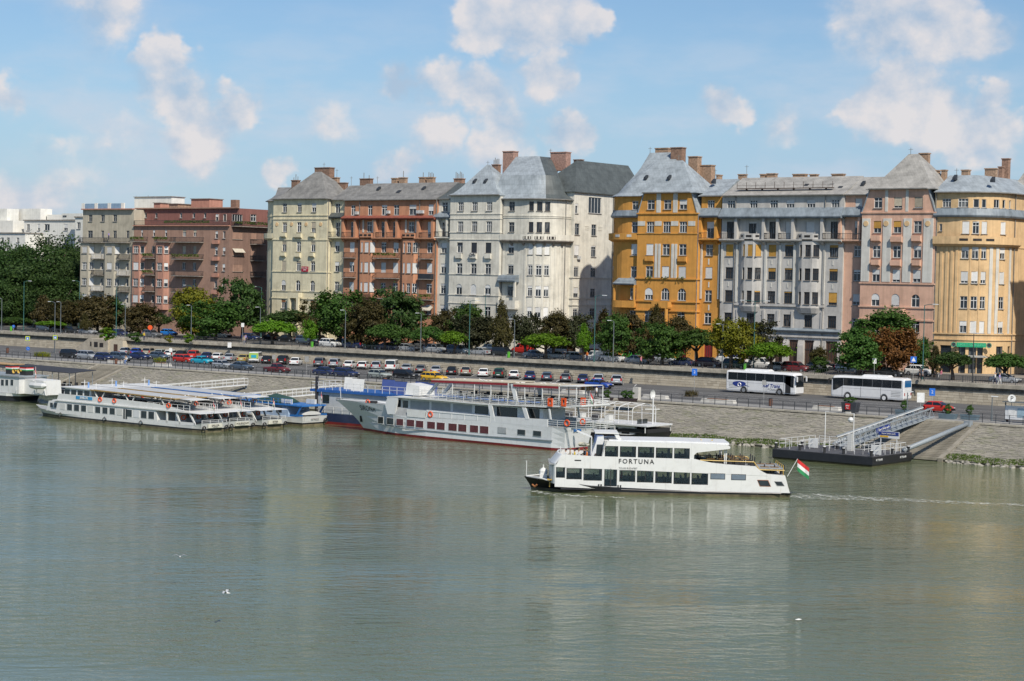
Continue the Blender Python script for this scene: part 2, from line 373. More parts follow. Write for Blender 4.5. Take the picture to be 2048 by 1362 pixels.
for i in range(230):
 x = rg.uniform(-148, -82)
 if -116 < x < -98.5 : continue
 s = rg.uniform(0.16, 0.42); y = YW - 0.2 + rg.uniform(-0.75, 0.45)
 o = obj('boulder', rocks[i % 6], m_rock, loc=(x, y, max(0.02, 0.12 + (y - YW) * 0.3))); o.scale = (s * rg.uniform(.9, 1.5), s, s * rg.uniform(.55, .8)); o.rotation_euler = (rg.uniform(-.3, .3), rg.uniform(-.3, .3), rg.uniform(0, 6))
 tag(o, 'grey boulder lying along the waterline below the grass strip', 'boulder', 'boulders along the waterline')
# retaining wall between the quay and the street
wall = thing('retaining_wall', 'long pale limestone retaining wall between the quay car park and the upper street', 'wall', (-200, YWALL, ZQ))
m_ash, k = newmat('ashlar')
pos = k.n('ShaderNodeNewGeometry').outputs['Position']; isl = k.n('ShaderNodeNewGeometry').outputs['Random Per Island']; orn = k.n('ShaderNodeObjectInfo').outputs['Random']
col = k.mix(k.math('FRACT', k.math('ADD', isl, k.math('MULTIPLY', orn, 5.7))), (0.43, 0.37, 0.275), (0.58, 0.51, 0.39))
col = k.mix(k.ramp(k.noise(k.vm('MULTIPLY', pos, (1, 1, 0.35)), 0.45, 5.0, 0.65), 0.5, 0.75, 0, 0.45), col, (0.22, 0.195, 0.155))
b = k.n('ShaderNodeBsdfPrincipled', {'Base Color': col, 'Roughness': 0.9})
bn = k.n('ShaderNodeBump', {'Height': k.noise(pos, 4.0, 4.0, 0.6), 'Strength': 0.5, 'Distance': 0.04}); k.t.links.new(bn.outputs[0], b.inputs['Normal'])
finish(k, b)
m_dark = M('weathered_stone', (0.19, 0.17, 0.135), 0.95, var=0.35, scale=0.9, bump=0.6, streak=0.3)
m_cap = M('wall_cap', (0.42, 0.38, 0.30), 0.9, var=0.25, scale=0.8, bump=0.5, streak=0.1)
wo = (-200, YWALL, ZQ)
MB(wo).box(-1600, YWALL + 0.25, ZQ - 0.5, 300, YWALL + 1.0, ZS + 0.05).build('wall_core', m_dark, wall)
blocks = MB(wo); proto = {}
rw = random.Random(3); z = ZQ - 0.05; nblk = 0; allb = []
for ci, hh in enumerate((0.42, 0.38, 0.36, 0.36, 0.34)):
 x = XL - rw.uniform(0, 1)
 while x < -62:
  ww = rw.choice((0.7, 0.9, 1.1, 1.3)); allb.append((x, ww, z, hh)); x += ww
 z += hh
allb.sort(key=lambda q: -q[0])
for i, (x, ww, z0, hh) in enumerate(allb):
 pr = rw.uniform(-0.01, 0.02)
 if -152 < x < -96 and nblk < 300:
  key = (ww, round(hh, 2))
  if key not in proto: proto[key] = MB().box(0.015, 0, 0.015, ww - 0.015, 0.3, hh - 0.015).mesh('stone_block')
  obj('stone_block', proto[key], m_ash, wall, loc=(x + 200, -pr, z0 - ZQ)); nblk += 1
 else: blocks.box(x + 0.015, YWALL - pr, z0 + 0.015, x + ww - 0.015, YWALL + 0.3, z0 + hh - 0.015)
blocks.build('stone_courses', m_ash, wall, fix=False, kind='stuff')
ztop = z
for nm, y0, za, zb, mt in (('string_course', 0.10, ztop, ztop + 0.20, m_dark), ('frieze', -0.04, ztop + 0.20, ztop + 0.50, m_dark), ('cornice', 0.28, ztop + 0.50, ztop + 0.66, m_dark), ('cap', 0.42, ztop + 0.66, ZS + 0.22, m_cap)):
 MB(wo).box(-1600, YWALL - y0, za, 300, YWALL + 0.7, zb).build(nm, mt, wall)
# white bay lines on the quay car park
m_line = M('road_paint', (0.62, 0.62, 0.60), 0.8, var=0.25, scale=2.0)
ql = MB()
for i in range(52):
 x = -300 + i * 2.55
 if x > -150: break
 ql.add([(x, 251.2, ZQ + .004), (x + .15, 251.2, ZQ + .004), (x - 2.85, 256.2, ZQ + .004), (x - 3.0, 256.2, ZQ + .004)], [(0, 1, 2, 3)])
for i in range(90):
 x = -330 + i * 3.4
 ql.add([(x, 240.8, ZQ + .004), (x + 1.6, 240.8, ZQ + .004), (x + 1.6, 240.95, ZQ + .004), (x, 240.95, ZQ + .004)], [(0, 1, 2, 3)])
for y in (236.0, 245.6): ql.add([(-400, y, ZQ + .004), (-60, y, ZQ + .004), (-60, y + .12, ZQ + .004), (-400, y + .12, ZQ + .004)], [(0, 1, 2, 3)])
ql.build('painted_bay_lines', m_line, bpy.data.objects['quay_road'], fix=False, kind='stuff')
# ---------------------------------------------------------------- house building kit
class Crop:
 def __init__(s, ox, oy, k): s.ox, s.oy, s.k = ox, oy, k
 def __call__(s, x, y): return (s.ox + x / s.k, s.oy + y / s.k)
CA, CB, CC, CD = Crop(0, 380, 4.257), Crop(400, 320, 3.584), Crop(660, 300, 3.404), Crop(880, 290, 3.322)
CE, CF, CG = Crop(1190, 280, 3.241), Crop(1420, 330, 3.323), Crop(1680, 290, 2.780)
def plen(path):
 us = [0.0]
 for p, q in zip(path, path[1:]): us.append(us[-1] + math.hypot(q[0] - p[0], q[1] - p[1]))
 return us
def at_u(path, us, u):
 u = max(0.0, min(us[-1], u)); i = 0
 while i < len(us) - 2 and u > us[i + 1] + 1e-9: i += 1
 t = (u - us[i]) / max(1e-9, us[i + 1] - us[i]); p, q = path[i], path[i + 1]
 d = ((q[0] - p[0]) / (us[i + 1] - us[i]), (q[1] - p[1]) / (us[i + 1] - us[i]))
 return (p[0] + (q[0] - p[0]) * t, p[1] + (q[1] - p[1]) * t), d
def arc(cx, cy, r, a0, a1, n):
 return [(cx + r * math.cos(math.radians(a0 + (a1 - a0) * i / n)), cy + r * math.sin(math.radians(a0 + (a1 - a0) * i / n))) for i in range(n + 1)]
def offset(path, d):
 """shift an open polyline outward (to the right of its direction) by d, mitred"""
 out = []
 for i, p in enumerate(path):
  ds = []
  if i > 0: ds.append((p[0] - path[i - 1][0], p[1] - path[i - 1][1]))
  if i < len(path) - 1: ds.append((path[i + 1][0] - p[0], path[i + 1][1] - p[1]))
  ns = []
  for e in ds:
   l = math.hypot(*e); ns.append((e[1] / l, -e[0] / l))
  nx, ny = sum(n[0] for n in ns) / len(ns), sum(n[1] for n in ns) / len(ns); l2 = nx * nx + ny * ny
  l2 = max(l2, 0.3); out.append((p[0] + nx / l2 * d, p[1] + ny / l2 * d))
 return out
def subpath(path, us, u0, u1):
 pts = [at_u(path, us, u0)[0]] + [p for p, u in zip(path, us) if u0 + 1e-3 < u < u1 - 1e-3] + [at_u(path, us, u1)[0]]
 out = [pts[0]]
 for p in pts[1:]:
  if math.hypot(p[0] - out[-1][0], p[1] - out[-1][1]) > 1e-3: out.append(p)
 if len(out) < 2: out.append((out[0][0] + .05, out[0][1]))
 return out
def sweep(mb, pts, prof):
 """profile of (outward, z) points swept along a polyline, closed ends"""
 rails = [[(q[0], q[1], z) for q in offset(pts, o)] for o, z in prof]
 rings = [[rails[j][i] for j in range(len(prof))] for i in range(len(pts))]
 return mb.ring_loft(rings)
WCACHE = {}
def window_meshes(w, h, style):
 key = (round(w * 20), round(h * 20), style)
 if key in WCACHE: return WCACHE[key]
 w, h = key[0] / 20, key[1] / 20
 fr = MB(); t = 0.085; y0, y1 = 0.12, 0.19; x0, x1 = -w / 2, w / 2
 fr.box(x0, y0, 0, x0 + t, y1, h); fr.box(x1 - t, y0, 0, x1, y1, h); fr.box(x0 + t, y0, 0, x1 - t, y1, t); fr.box(x0 + t, y0, h - t, x1 - t, y1, h)
 tz = h * 0.66
 if style in ('T', 'G', '3', 'D'):
  fr.box(x0 + t, y0 - .01, tz - .05, x1 - t, y1, tz + .05)
  xs = [0.0] if style in ('T', 'D') else ([-w / 6, w / 6] if style == '3' else [-w / 8, w / 8])
  for x in xs: fr.box(x - .045, y0 - .005, t, x + .045, y1, h - t)
  if style == 'G':
   for i in range(1, 5): fr.box(x0 + w * i / 5 - .025, y0 + .01, tz + .05, x0 + w * i / 5 + .025, y1, h - t)
 elif style == 'S':
  if w > 0.9: fr.box(-.045, y0 - .005, t, .045, y1, h - t)
 elif style == '4':
  for i in range(1, 4): fr.box(x0 + w * i / 4 - .05, y0 - .005, t, x0 + w * i / 4 + .05, y1, h - t)
 pn = MB().box(x0 + .02, 0.20, 0.02, x1 - .02, 0.22, h - 0.02)
 sl = MB().box(x0 - .10, -0.14, -0.09, x1 + .10, 0.12, 0.0)
 WCACHE[key] = (fr.mesh('window'), pn.mesh('pane'), sl.mesh('sill'), w, h); return WCACHE[key]
def shutter_mesh(w, h, f):
 key = ('sh', round(w * 20), round(h * 20), round(f * 10))
 if key not in WCACHE:
  w, h = key[1] / 20, key[2] / 20; z0 = h * (1 - key[3] / 10); mb = MB(); n = max(2, int((h - z0) / 0.16)); dz = (h - z0) / n
  for i in range(n):      # slats, lapped
   za, zb = z0 + i * dz, z0 + (i + 1) * dz
   mb.hexa([(-w / 2 + .04, .055, za), (w / 2 - .04, .055, za), (w / 2 - .04, .09, za), (-w / 2 + .04, .09, za), (-w / 2 + .04, .075, zb), (w / 2 - .04, .075, zb), (w / 2 - .04, .10, zb), (-w / 2 + .04, .10, zb)])
  WCACHE[key] = mb.mesh('shutter')
 return WCACHE[key]
def glass(name, c, rough=0.12):
 m, k = newmat(name); r = k.n('ShaderNodeObjectInfo').outputs['Random']
 tc = k.n('ShaderNodeTexCoord').outputs['Object']
 cur = k.ramp(k.noise(k.vm('ADD', k.vm('MULTIPLY', tc, (2.2, 1, 0.35)), k.n('ShaderNodeCombineXYZ', {0: k.math('MULTIPLY', r, 37.0)}).outputs[0]), 1.3, 2.0), 0.5, 0.62)
 lace = k.math('MULTIPLY', cur, k.math('GREATER_THAN', r, 0.45))
 col = k.mix(k.math('MULTIPLY', lace, 0.5), c, (0.30, 0.30, 0.29))
 b = k.n('ShaderNodeBsdfPrincipled', {'Base Color': col, 'Roughness': rough, 'Specular IOR Level': 0.6}); finish(k, b); return m
m_pane = glass('window_pane', (0.018, 0.024, 0.032))
m_wframe = M('white_window_frame', (0.66, 0.66, 0.64), 0.5, var=0.1, rnd=0.12)
m_bframe = M('dark_window_frame', (0.05, 0.042, 0.038), 0.5, var=0.2, rnd=0.2)
m_gframe = M('grey_window_frame', (0.30, 0.30, 0.29), 0.55, var=0.15, rnd=0.15)
m_shut = M('white_shutter', (0.68, 0.67, 0.64), 0.6, var=0.06, rnd=0.14)
m_shutb = M('beige_shutter', (0.46, 0.40, 0.30), 0.7, var=0.1, rnd=0.2)
m_shuty = M('ochre_shutter', (0.50, 0.27, 0.05), 0.7, var=0.12, rnd=0.15)
m_shutk = M('dark_blind', (0.03, 0.035, 0.042), 0.6)
m_iron = M('dark_ironwork', (0.045, 0.045, 0.045), 0.55, var=0.2)
m_slab = M('balcony_slab', (0.30, 0.27, 0.235), 0.85, var=0.2, streak=0.3)
m_brick = M('chimney_brick', (0.27, 0.165, 0.115), 0.9, var=0.3, scale=3.0, bump=0.4, bscale=14, rnd=0.15)
m_brickp = M('pale_chimney_brick', (0.36, 0.24, 0.16), 0.9, var=0.3, scale=3.0, bump=0.4, bscale=14)
m_pipe = M('drainpipe', (0.22, 0.21, 0.19), 0.6, var=0.2)
m_acm = M('air_conditioner', (0.60, 0.60, 0.58), 0.5, var=0.1)
m_awn = M('canvas_awning', (0.52, 0.47, 0.38), 0.85, var=0.1)
def roofmat(name, c, seam=0.6, sc=1.0, dirt=0.22):
 m, k = newmat(name); tc = k.n('ShaderNodeTexCoord').outputs['Object']
 n1 = k.noise(tc, 0.5, 5.0, 0.65); n2 = k.noise(k.vm('MULTIPLY', tc, (1.5, 1.5, 0.25)), 1.0, 4.0, 0.6)
 sep = k.n('ShaderNodeSeparateXYZ', {0: tc}); xs = k.math('ADD', sep.outputs[0], sep.outputs[1])
 fr = k.math('FRACT', k.math('MULTIPLY', xs, 1.0 / seam)); line = k.math('LESS_THAN', fr, 0.09)
 fz = k.math('FRACT', k.math('MULTIPLY', sep.outputs[2], 1.0 / (sc * 0.9))); line2 = k.math('LESS_THAN', fz, 0.07)
 cell = k.n('ShaderNodeTexWhiteNoise', {'Vector': k.n('ShaderNodeCombineXYZ', {0: k.math('FLOOR', k.math('MULTIPLY', xs, 1.0 / seam)), 1: k.math('FLOOR', k.math('MULTIPLY', sep.outputs[2], 1.0 / (sc * 0.9)))}).outputs[0]}, noise_dimensions='3D').outputs['Value']
 f = k.math('MULTIPLY', k.ramp(n1, 0.35, 0.75, 1.12, 1 - dirt), k.ramp(cell, 0, 1, 0.94, 1.06))
 f = k.math('MULTIPLY', f, k.ramp(n2, 0.4, 0.8, 1.05, 0.8))
 f = k.math('MULTIPLY', f, k.math('SUBTRACT', 1.0, k.math('MULTIPLY', k.math('MAXIMUM', line, line2), 0.18)))
 cc = k.vm('SCALE', c); k.t.links.new(f, cc.node.inputs['Scale'])
 b = k.n('ShaderNodeBsdfPrincipled', {'Base Color': cc, 'Roughness': 0.55, 'Specular IOR Level': 0.4}); finish(k, b); return m
m_zinc = roofmat('zinc_roof', (0.30, 0.335, 0.355)); m_zincd = roofmat('dark_sheet_roof', (0.085, 0.097, 0.095), 0.7, 1.0, 0.2)
m_slate = roofmat('grey_slate_roof', (0.215, 0.208, 0.192), 0.5, 0.55, 0.28); m_tile = roofmat('pale_tile_roof', (0.34, 0.325, 0.295), 0.45, 0.5, 0.25)
m_skirt = roofmat('skirt_roof', (0.22, 0.255, 0.28), 0.7, 5.0, 0.3)
RW = random.Random(21)
class House:
 def __init__(s, name, label, crop, x, y):
  s.crop = crop; s.base = (x, y, ZS); s.root = thing(name, label, 'building', s.base); s.faces = []; s.roofs = None
 def mb(s): return MB(s.base)
 def P(s, cx, cy, Y): return onY(*s.crop(cx, cy), Y)
 def X(s, cx, cy, Y=YF): return s.P(cx, cy, Y)[0]
 def Z(s, cx, cy, Y=YF): return s.P(cx, cy, Y)[2]
 def face(s, path, z0, z1, mat, name='wall', back=None):
  f = Face(s, path, z0, z1, mat, name, back); s.faces.append(f); return f
 def part(s, mb, name, mat, parent=None, smooth=False, kind=None): return mb.build(name, mat, parent or s.root, smooth, kind=kind)
 def poly_roof(s, polys, mat, name='roof'):
  mb = s.mb()
  for p in polys: mb.add(p, [tuple(range(len(p)))])
  return s.part(mb, name, mat)
 def chimney(s, x0, x1, y0, y1, z0, z1, mat, roof, pots=0):
  mb = s.mb().box(x0, y0, z0, x1, y1, z1); mb.box(x0 - .1, y0 - .1, z1, x1 + .1, y1 + .1, z1 + .18)
  c = s.part(mb, 'chimney', mat, roof)
  for i in range(pots):
   x = x0 + (x1 - x0) * (i + .5) / pots; h = RW.uniform(0.6, 1.4); t = s.mb(); t.tube([(x, (y0 + y1) / 2, z1 + .15), (x, (y0 + y1) / 2, z1 + .15 + h)], .07, 6); s.part(t, 'flue', m_pipe, roof)
  return c
 def chim_px(s, cx0, cx1, cyt, cyb, Y, mat, roof, pots=0, d=0.9):
  a, b = s.P(cx0, cyt, Y), s.P(cx1, cyt, Y); zb = s.P(cx0, cyb, Y)[2] - 1.5
  # the photo shows front plus side: keep a third of the width for the side
  return s.chimney(a[0], a[0] + (b[0] - a[0]) * 0.82, Y, Y + d, zb, a[2], mat, roof, pots)
 def mast(s, cx, cyt, cyb, Y, roof):
  a, b = s.P(cx, cyt, Y), s.P(cx, cyb, Y); mb = s.mb(); mb.tube([(b[0], Y, b[2] - .5), (b[0], Y, a[2])], .045, 5)
  mb.bar((b[0] - .4, Y, a[2] - .3), (b[0] + .4, Y, a[2] - .3), .05); s.part(mb, 'antenna', m_pipe, roof)
class Face:
 def __init__(s, h, path, z0, z1, mat, name, back):
  s.h, s.path, s.z0, s.z1, s.mat, s.name, s.back = h, path, z0, z1, mat, name, back
  s.us = plen(path); s.L = s.us[-1]; s.ops = []; s.wins = []
 def uv(s, cx, cy):
  px, py = s.h.crop(cx, cy); d = ray(px, py); best = None
  for i, (p, q) in enumerate(zip(s.path, s.path[1:])):
   ex, ey = q[0] - p[0], q[1] - p[1]; den = d[0] * ey - d[1] * ex
   if abs(den) < 1e-9: continue
   t = (p[0] * ey - p[1] * ex) / den
   sx = ((d[0] * t - p[0]) * ex + (d[1] * t - p[1]) * ey) / (ex * ex + ey * ey)
   lo, hi = (-3 if i == 0 else -0.001), (4 if i == len(s.path) - 2 else 1.001)
   if t > 0 and lo <= sx <= hi and (best is None or t < best[0]): best = (t, s.us[i] + sx * (s.us[i + 1] - s.us[i]), CAMH + d[2] * t)
  if best is None:
   def err(u): p = at_u(s.path, s.us, u)[0]; return abs(proj((p[0], p[1], 20.0))[0] - px)
   u = min((s.L * i / 60 for i in range(61)), key=err); p = at_u(s.path, s.us, u)[0]
   return u, onY(px, py, p[1])[2]
  return best[1], best[2]
 def U(s, cx, cy): return s.uv(cx, cy)[0]
 def Zat(s, cx, cy): return s.uv(cx, cy)[1]
 def win(s, u, z0, z1, w, style='T', fr=None, sh=0.0, shm=None, arch=False, sill=True, tilt=False):
  w = round(w * 20) / 20; hh = round((z1 - z0) * 20) / 20
  if u - w / 2 < 0.02 or u + w / 2 > s.L - 0.02: return
  s.ops.append((u - w / 2, u + w / 2, z0, z0 + hh, arch)); s.wins.append((u, z0, w, hh, style, fr or m_wframe, sh, shm or m_shut, sill, tilt))
 def grid(s, cols, rows, yref, xref, w=1.3, style='T', fr=None, sh=None, shm=None, arch=(), sill=True, zf=None):
  """columns (crop x or (x, width)) at the height yref times rows (crop y top, bottom) at xref; sh: shutter share per (row, col)"""
  for ri, (ya, yb) in enumerate(rows):
   za, zb = (zf or s).Zat(xref, yb), (zf or s).Zat(xref, ya)
   for ci, c in enumerate(cols):
    cx, ww = (c if isinstance(c, tuple) else (c, w))
    sv = (sh or {}).get((ri, ci))
    if sv is None: sv = RW.choice((0, 0, 0, 0, 0.3, 0.5, 0.9)) if sh is not False else 0
    s.win(s.U(cx, yref), za, zb, ww, style, fr, sv, shm, ri in arch, sill)
 def hole(s, u0, u1, z0, z1): s.ops.append((u0, u1, z0, z1, False))
 def band(s, u0, u1, z0, z1, out, mat, name='band', inn=0.05):
  mb = s.h.mb(); sweep(mb, subpath(s.path, s.us, u0, u1), [(-inn, z0), (out, z0), (out, z1), (-inn, z1)]); return s.h.part(mb, name, mat)
 def bandy(s, cy0, cy1, xref, out, mat, name='band', u0=0.0, u1=None):
  return s.band(u0, s.L if u1 is None else u1, s.Zat(xref, cy1), s.Zat(xref, cy0), out, mat, name)
 def prof(s, u0, u1, prof, mat, name):
  mb = s.h.mb(); sweep(mb, subpath(s.path, s.us, u0, u1), prof); return s.h.part(mb, name, mat)
 def balcony(s, u0, u1, z, depth, rail='iron', mat=None, hgt=1.0, rmat=None, bar=0.28):
  pts = subpath(s.path, s.us, u0, u1); mb = s.h.mb(); sweep(mb, pts, [(-.05, z - .18), (depth, z - .14), (depth, z), (-.05, z)])
  b = s.h.part(mb, 'balcony', mat or m_slab); r = s.h.mb()
  o = offset(pts, depth - 0.06); line = [pts[0]] + o + [pts[-1]]
  if rail == 'solid':
   for p, q in zip(line, line[1:]):
    if math.hypot(q[0] - p[0], q[1] - p[1]) > .05: r.bar((p[0], p[1], z + hgt / 2), (q[0], q[1], z + hgt / 2), .1, hgt)
   s.h.part(r, 'parapet', rmat or mat or m_slab, b)
  else:
   for p, q in zip(line, line[1:]):
    l = math.hypot(q[0] - p[0], q[1] - p[1])
    if l < .05: continue
    r.bar((p[0], p[1], z + hgt), (q[0], q[1], z + hgt), .07); r.bar((p[0], p[1], z + .12), (q[0], q[1], z + .12), .05)
    n = max(1, int(l / bar))
    for i in range(n + 1):
     x, y = p[0] + (q[0] - p[0]) * i / n, p[1] + (q[1] - p[1]) * i / n; r.bar((x, y, z), (x, y, z + hgt), .035)
   s.h.part(r, 'railing', rmat or m_iron, b)
  if rail == 'flowers':
   for p, q in zip(o, o[1:]): flowers(s.h, b, (p[0], p[1] - .12, z + .75), (q[0], q[1] - .12, z + .75))
  return b
 def finish(s):
  mb = s.h.mb(); ops = s.ops
  us = sorted(set([round(u, 4) for u in s.us] + [round(o[i], 4) for o in ops for i in (0, 1)])); zs = sorted(set([s.z0, s.z1] + [round(o[i], 4) for o in ops for i in (2, 3)]))
  us = [u for u in us if -1e-3 <= u <= s.L + 1e-3]; zs = [z for z in zs if s.z0 <= z <= s.z1]
  pt = [at_u(s.path, s.us, u)[0] for u in us]; n0 = len(mb.v); nz = len(zs)
  for p in pt:
   for z in zs: mb.v.append((p[0], p[1], z))
  for i in range(len(us) - 1):
   um = (us[i] + us[i + 1]) / 2
   act = [o for o in ops if o[0] < um < o[1]]
   for j in range(nz - 1):
    zm = (zs[j] + zs[j + 1]) / 2
    if any(o[2] < zm < o[3] for o in act): continue
    a = n0 + i * nz + j; mb.f.append((a, a + nz, a + nz + 1, a + 1))
  for (u0, u1, z0, z1, ar) in ops:
   (x0, y0), d0 = at_u(s.path, s.us, u0 + 1e-4); (x1, y1), d1 = at_u(s.path, s.us, u1 - 1e-4); um = (u0 + u1) / 2; d = at_u(s.path, s.us, um)[1]
   nx, ny = -d[1] * .30, d[0] * .30
   A, B = (x0, y0), (x1, y1); A2, B2 = (x0 + nx, y0 + ny), (x1 + nx, y1 + ny)
   mb.add([(*A, z0), (*B, z0), (*B, z1), (*A, z1), (*A2, z0), (*B2, z0), (*B2, z1), (*A2, z1)], [(0, 1, 5, 4), (1, 2, 6, 5), (2, 3, 7, 6), (3, 0, 4, 7)])
   if ar:
    r = (u1 - u0) / 2; zc = z1 - r; m = 6
    for sgn in (-1, 1):
     pts = [((A[0] + B[0]) / 2 + sgn * (B[0] - A[0]) / 2 * math.cos(t), (A[1] + B[1]) / 2 + sgn * (B[1] - A[1]) / 2 * math.cos(t), zc + r * math.sin(t)) for t in (math.pi / 2 * i / m for i in range(m + 1))]
     cor = (B if sgn > 0 else A) + (z1,)
     for p, q in zip(pts, pts[1:]):
      mb.add([p, q, cor], [(0, 1, 2)]); mb.add([p, q, (q[0] + nx, q[1] + ny, q[2]), (p[0] + nx, p[1] + ny, p[2])], [(0, 1, 2, 3)])
  if s.back is not None:
   p0, p1 = s.path[0], s.path[-1]; bk = [p1] + list(s.back) + [p0]
   for p, q in zip(bk, bk[1:]): mb.add([(p[0], p[1], s.z0), (q[0], q[1], s.z0), (q[0], q[1], s.z1), (p[0], p[1], s.z1)], [(0, 1, 2, 3)])
   ring = list(s.path) + list(s.back); mb.add([(p[0], p[1], s.z1) for p in ring], [tuple(range(len(ring)))])
  else:
   mb.add([(p[0], p[1], s.z0) for p in s.path], [tuple(range(len(s.path)))]) if len(s.path) > 2 else None
   mb.add([(p[0], p[1], s.z1) for p in s.path], [tuple(range(len(s.path)))]) if len(s.path) > 2 else None
  s.h.part(mb, s.name, s.mat).data.update()
  for (u, z0, w, hh, style, fr, sh, shm, sill, tilt) in s.wins:
   p, d = at_u(s.path, s.us, u); fm, pm, sm, w, hh = window_meshes(w, hh, style); b = s.h.base
   o = obj('window', fm, fr, s.h.root, loc=(p[0] - b[0], p[1] - b[1], z0 - b[2]), rz=math.atan2(d[1], d[0]))
   obj('pane', pm, m_pane, o)
   if sill: obj('sill', sm, m_slab, o)
   if tilt:
    a = MB().prism([(-w / 2 - .1, .02, hh), (-w / 2 - .1, -.9, hh * .45), (-w / 2 - .1, -.87, hh * .43), (-w / 2 - .1, .05, hh - .05)], (w + .2, 0, 0)); a.build('awning', m_awn, o)
   elif sh > 0.05: obj('shutter', shutter_mesh(w, hh, sh), shm, o)
def flowers(h, parent, p, q, mat=None, dens=9):
 rr = random.Random(int(p[0] * 10)); mb = h.mb(); L = math.hypot(q[0] - p[0], q[1] - p[1])
 for i in range(int(L * dens * 3)):
  t = rr.random(); c = Vector((p[0] + (q[0] - p[0]) * t, p[1] + (q[1] - p[1]) * t + rr.uniform(-.15, .15), p[2] + rr.uniform(-.25, .3)))
  a = Vector((rr.uniform(-1, 1), rr.uniform(-1, 1), rr.uniform(-1, 1))).normalized() * .14; bb = a.cross(Vector((rr.uniform(-1, 1), rr.uniform(-1, 1), .3))).normalized() * .12
  mb.add([c - a, c + bb, c + a, c - bb], [(0, 1, 2, 3)])
 mb.build('flowers', mat or m_grass, parent, fix=False, kind='stuff')
def plaster(name, c, streak=0.14, dirt=0.22, var=0.06): return M(name, c, 0.9, var=var, scale=0.9, streak=min(streak,.15), dirt=dirt, bump=0.15, bscale=3.0)
def hip(h, x0, x1, y0, y1, z, xa, xb, yr, zr, mat, name='roof', flare=True, over=0.45):
 """hipped roof with a kick at the eaves; ridge from (xa, yr) to (xb, yr)"""
 mb = h.mb(); x0 -= over; x1 += over; y0 -= over
 prof = [(0, 0), (.16, .07), (.34, .24), (1, 1)] if flare else [(0, 0), (1, 1)]
 rings = [[(x0, y0, z - .15), (x1, y0, z - .15), (x1, y1, z - .15), (x0, y1, z - .15)]]
 for t, tz in prof:
  zz = z + (zr - z) * tz
  rings.append([(x0 + (xa - x0) * t, y0 + (yr - y0) * t, zz), (x1 + (xb - x1) * t, y0 + (yr - y0) * t, zz), (x1 + (xb - x1) * t, y1 + (yr + .02 - y1) * t, zz), (x0 + (xa - x0) * t, y1 + (yr + .02 - y1) * t, zz)])
 mb.ring_loft(rings); return h.part(mb, name, mat)
def gable(h, x0, x1, y0, z0, yr, zr, y1, mat, name='roof', over=0.5, bow=0.0):
 mb = h.mb(); ye = y0 - over
 pr = [(ye, z0 - .15), (ye, z0 + .02), (y0 + (yr - y0) * .35, z0 + (zr - z0) * (.35 + bow)), (yr, zr), (y1, z0), (y1, z0 - .15)]
 mb.prism([(x0, a, b) for a, b in pr], (x1 - x0, 0, 0)); return h.part(mb, name, mat)
def skylight(h, cx, cy, Y, roof, sz=0.55):
 p = h.P(cx, cy, Y); mb = h.mb().hexa([(p[0] - sz / 2, Y - .5, p[2] - .3), (p[0] + sz / 2, Y - .5, p[2] - .3), (p[0] + sz / 2, Y + .3, p[2] - .3), (p[0] - sz / 2, Y + .3, p[2] - .3), (p[0] - sz / 2, Y - .45, p[2] + .1), (p[0] + sz / 2, Y - .45, p[2] + .1), (p[0] + sz / 2, Y + .3, p[2] + .6), (p[0] - sz / 2, Y + .3, p[2] + .6)])
 h.part(mb, 'skylight', m_shutk, roof)
def gutter(f, z, u0=0, u1=None, out=0.5):
 f.prof(u0, f.L if u1 is None else u1, [(out - .1, z - .12), (out + .1, z - .12), (out + .1, z + .05), (out - .1, z + .05)], m_pipe, 'gutter')
def downpipe(f, u, z0, z1):
 p, d = at_u(f.path, f.us, u); n = (d[1], -d[0]); mb = f.h.mb(); mb.tube([(p[0] + n[0] * .14, p[1] + n[1] * .14, z0), (p[0] + n[0] * .14, p[1] + n[1] * .14, z1)], .075, 6); f.h.part(mb, 'drainpipe', m_pipe)
def box_on(f, u0, u1, z0, z1, out, mat, name):
 return f.band(u0, u1, z0, z1, out, mat, name)
def aircon(f, u, z):
 p, d = at_u(f.path, f.us, u); a = math.atan2(d[1], d[0]); b = f.h.base
 o = MB().box(-.42, -.42, 0, .42, -.05, .6).build('air_conditioner', m_acm, f.h.root, loc=(p[0] - b[0], p[1] - b[1], z - b[2]), rz=a)
 MB().torus((0, -.425, .3), .2, .03, 'y', 12, 4).build('fan_grille', m_gframe, o)
# ---------------------------------------------------------------- the houses
p_cream = plaster('cream_plaster', (0.70, 0.63, 0.44)); p_white = plaster('offwhite_plaster', (0.70, 0.665, 0.57), 0.26, 0.25)
p_terra = plaster('terracotta_plaster', (0.53, 0.255, 0.145)); p_terrad = plaster('deep_terracotta_plaster', (0.47, 0.17, 0.075)); p_orange = plaster('orange_plaster', (0.65, 0.31, 0.065), 0.2, 0.16)
p_grey = plaster('grey_plaster', (0.53, 0.505, 0.465)); p_pink = plaster('pink_plaster', (0.68, 0.42, 0.30)); p_yellow = plaster('yellow_plaster', (0.70, 0.48, 0.255))
p_strip = plaster('pale_strip_plaster', (0.64, 0.62, 0.56), 0.15, 0.1); p_brown = plaster('brown_plaster', (0.37, 0.225, 0.165)); p_brown_shaded = plaster('shaded_brown_plaster', (0.25, 0.155, 0.12))
p_beige = plaster('beige_plaster', (0.49, 0.44, 0.34)); p_salmon = plaster('salmon_plaster', (0.48, 0.245, 0.175)); p_farw = plaster('far_white_plaster', (0.78, 0.76, 0.69), 0.08, 0.08); p_redw = plaster('dark_red_plaster', (0.25, 0.11, 0.09))
p_dark = M('dark_opening', (0.025, 0.02, 0.018), 0.6); p_wood = M('brown_gate_wood', (0.085, 0.045, 0.03), 0.6, var=0.2); p_redgate = M('red_gate_wood', (0.22, 0.02, 0.025), 0.6, var=0.15)
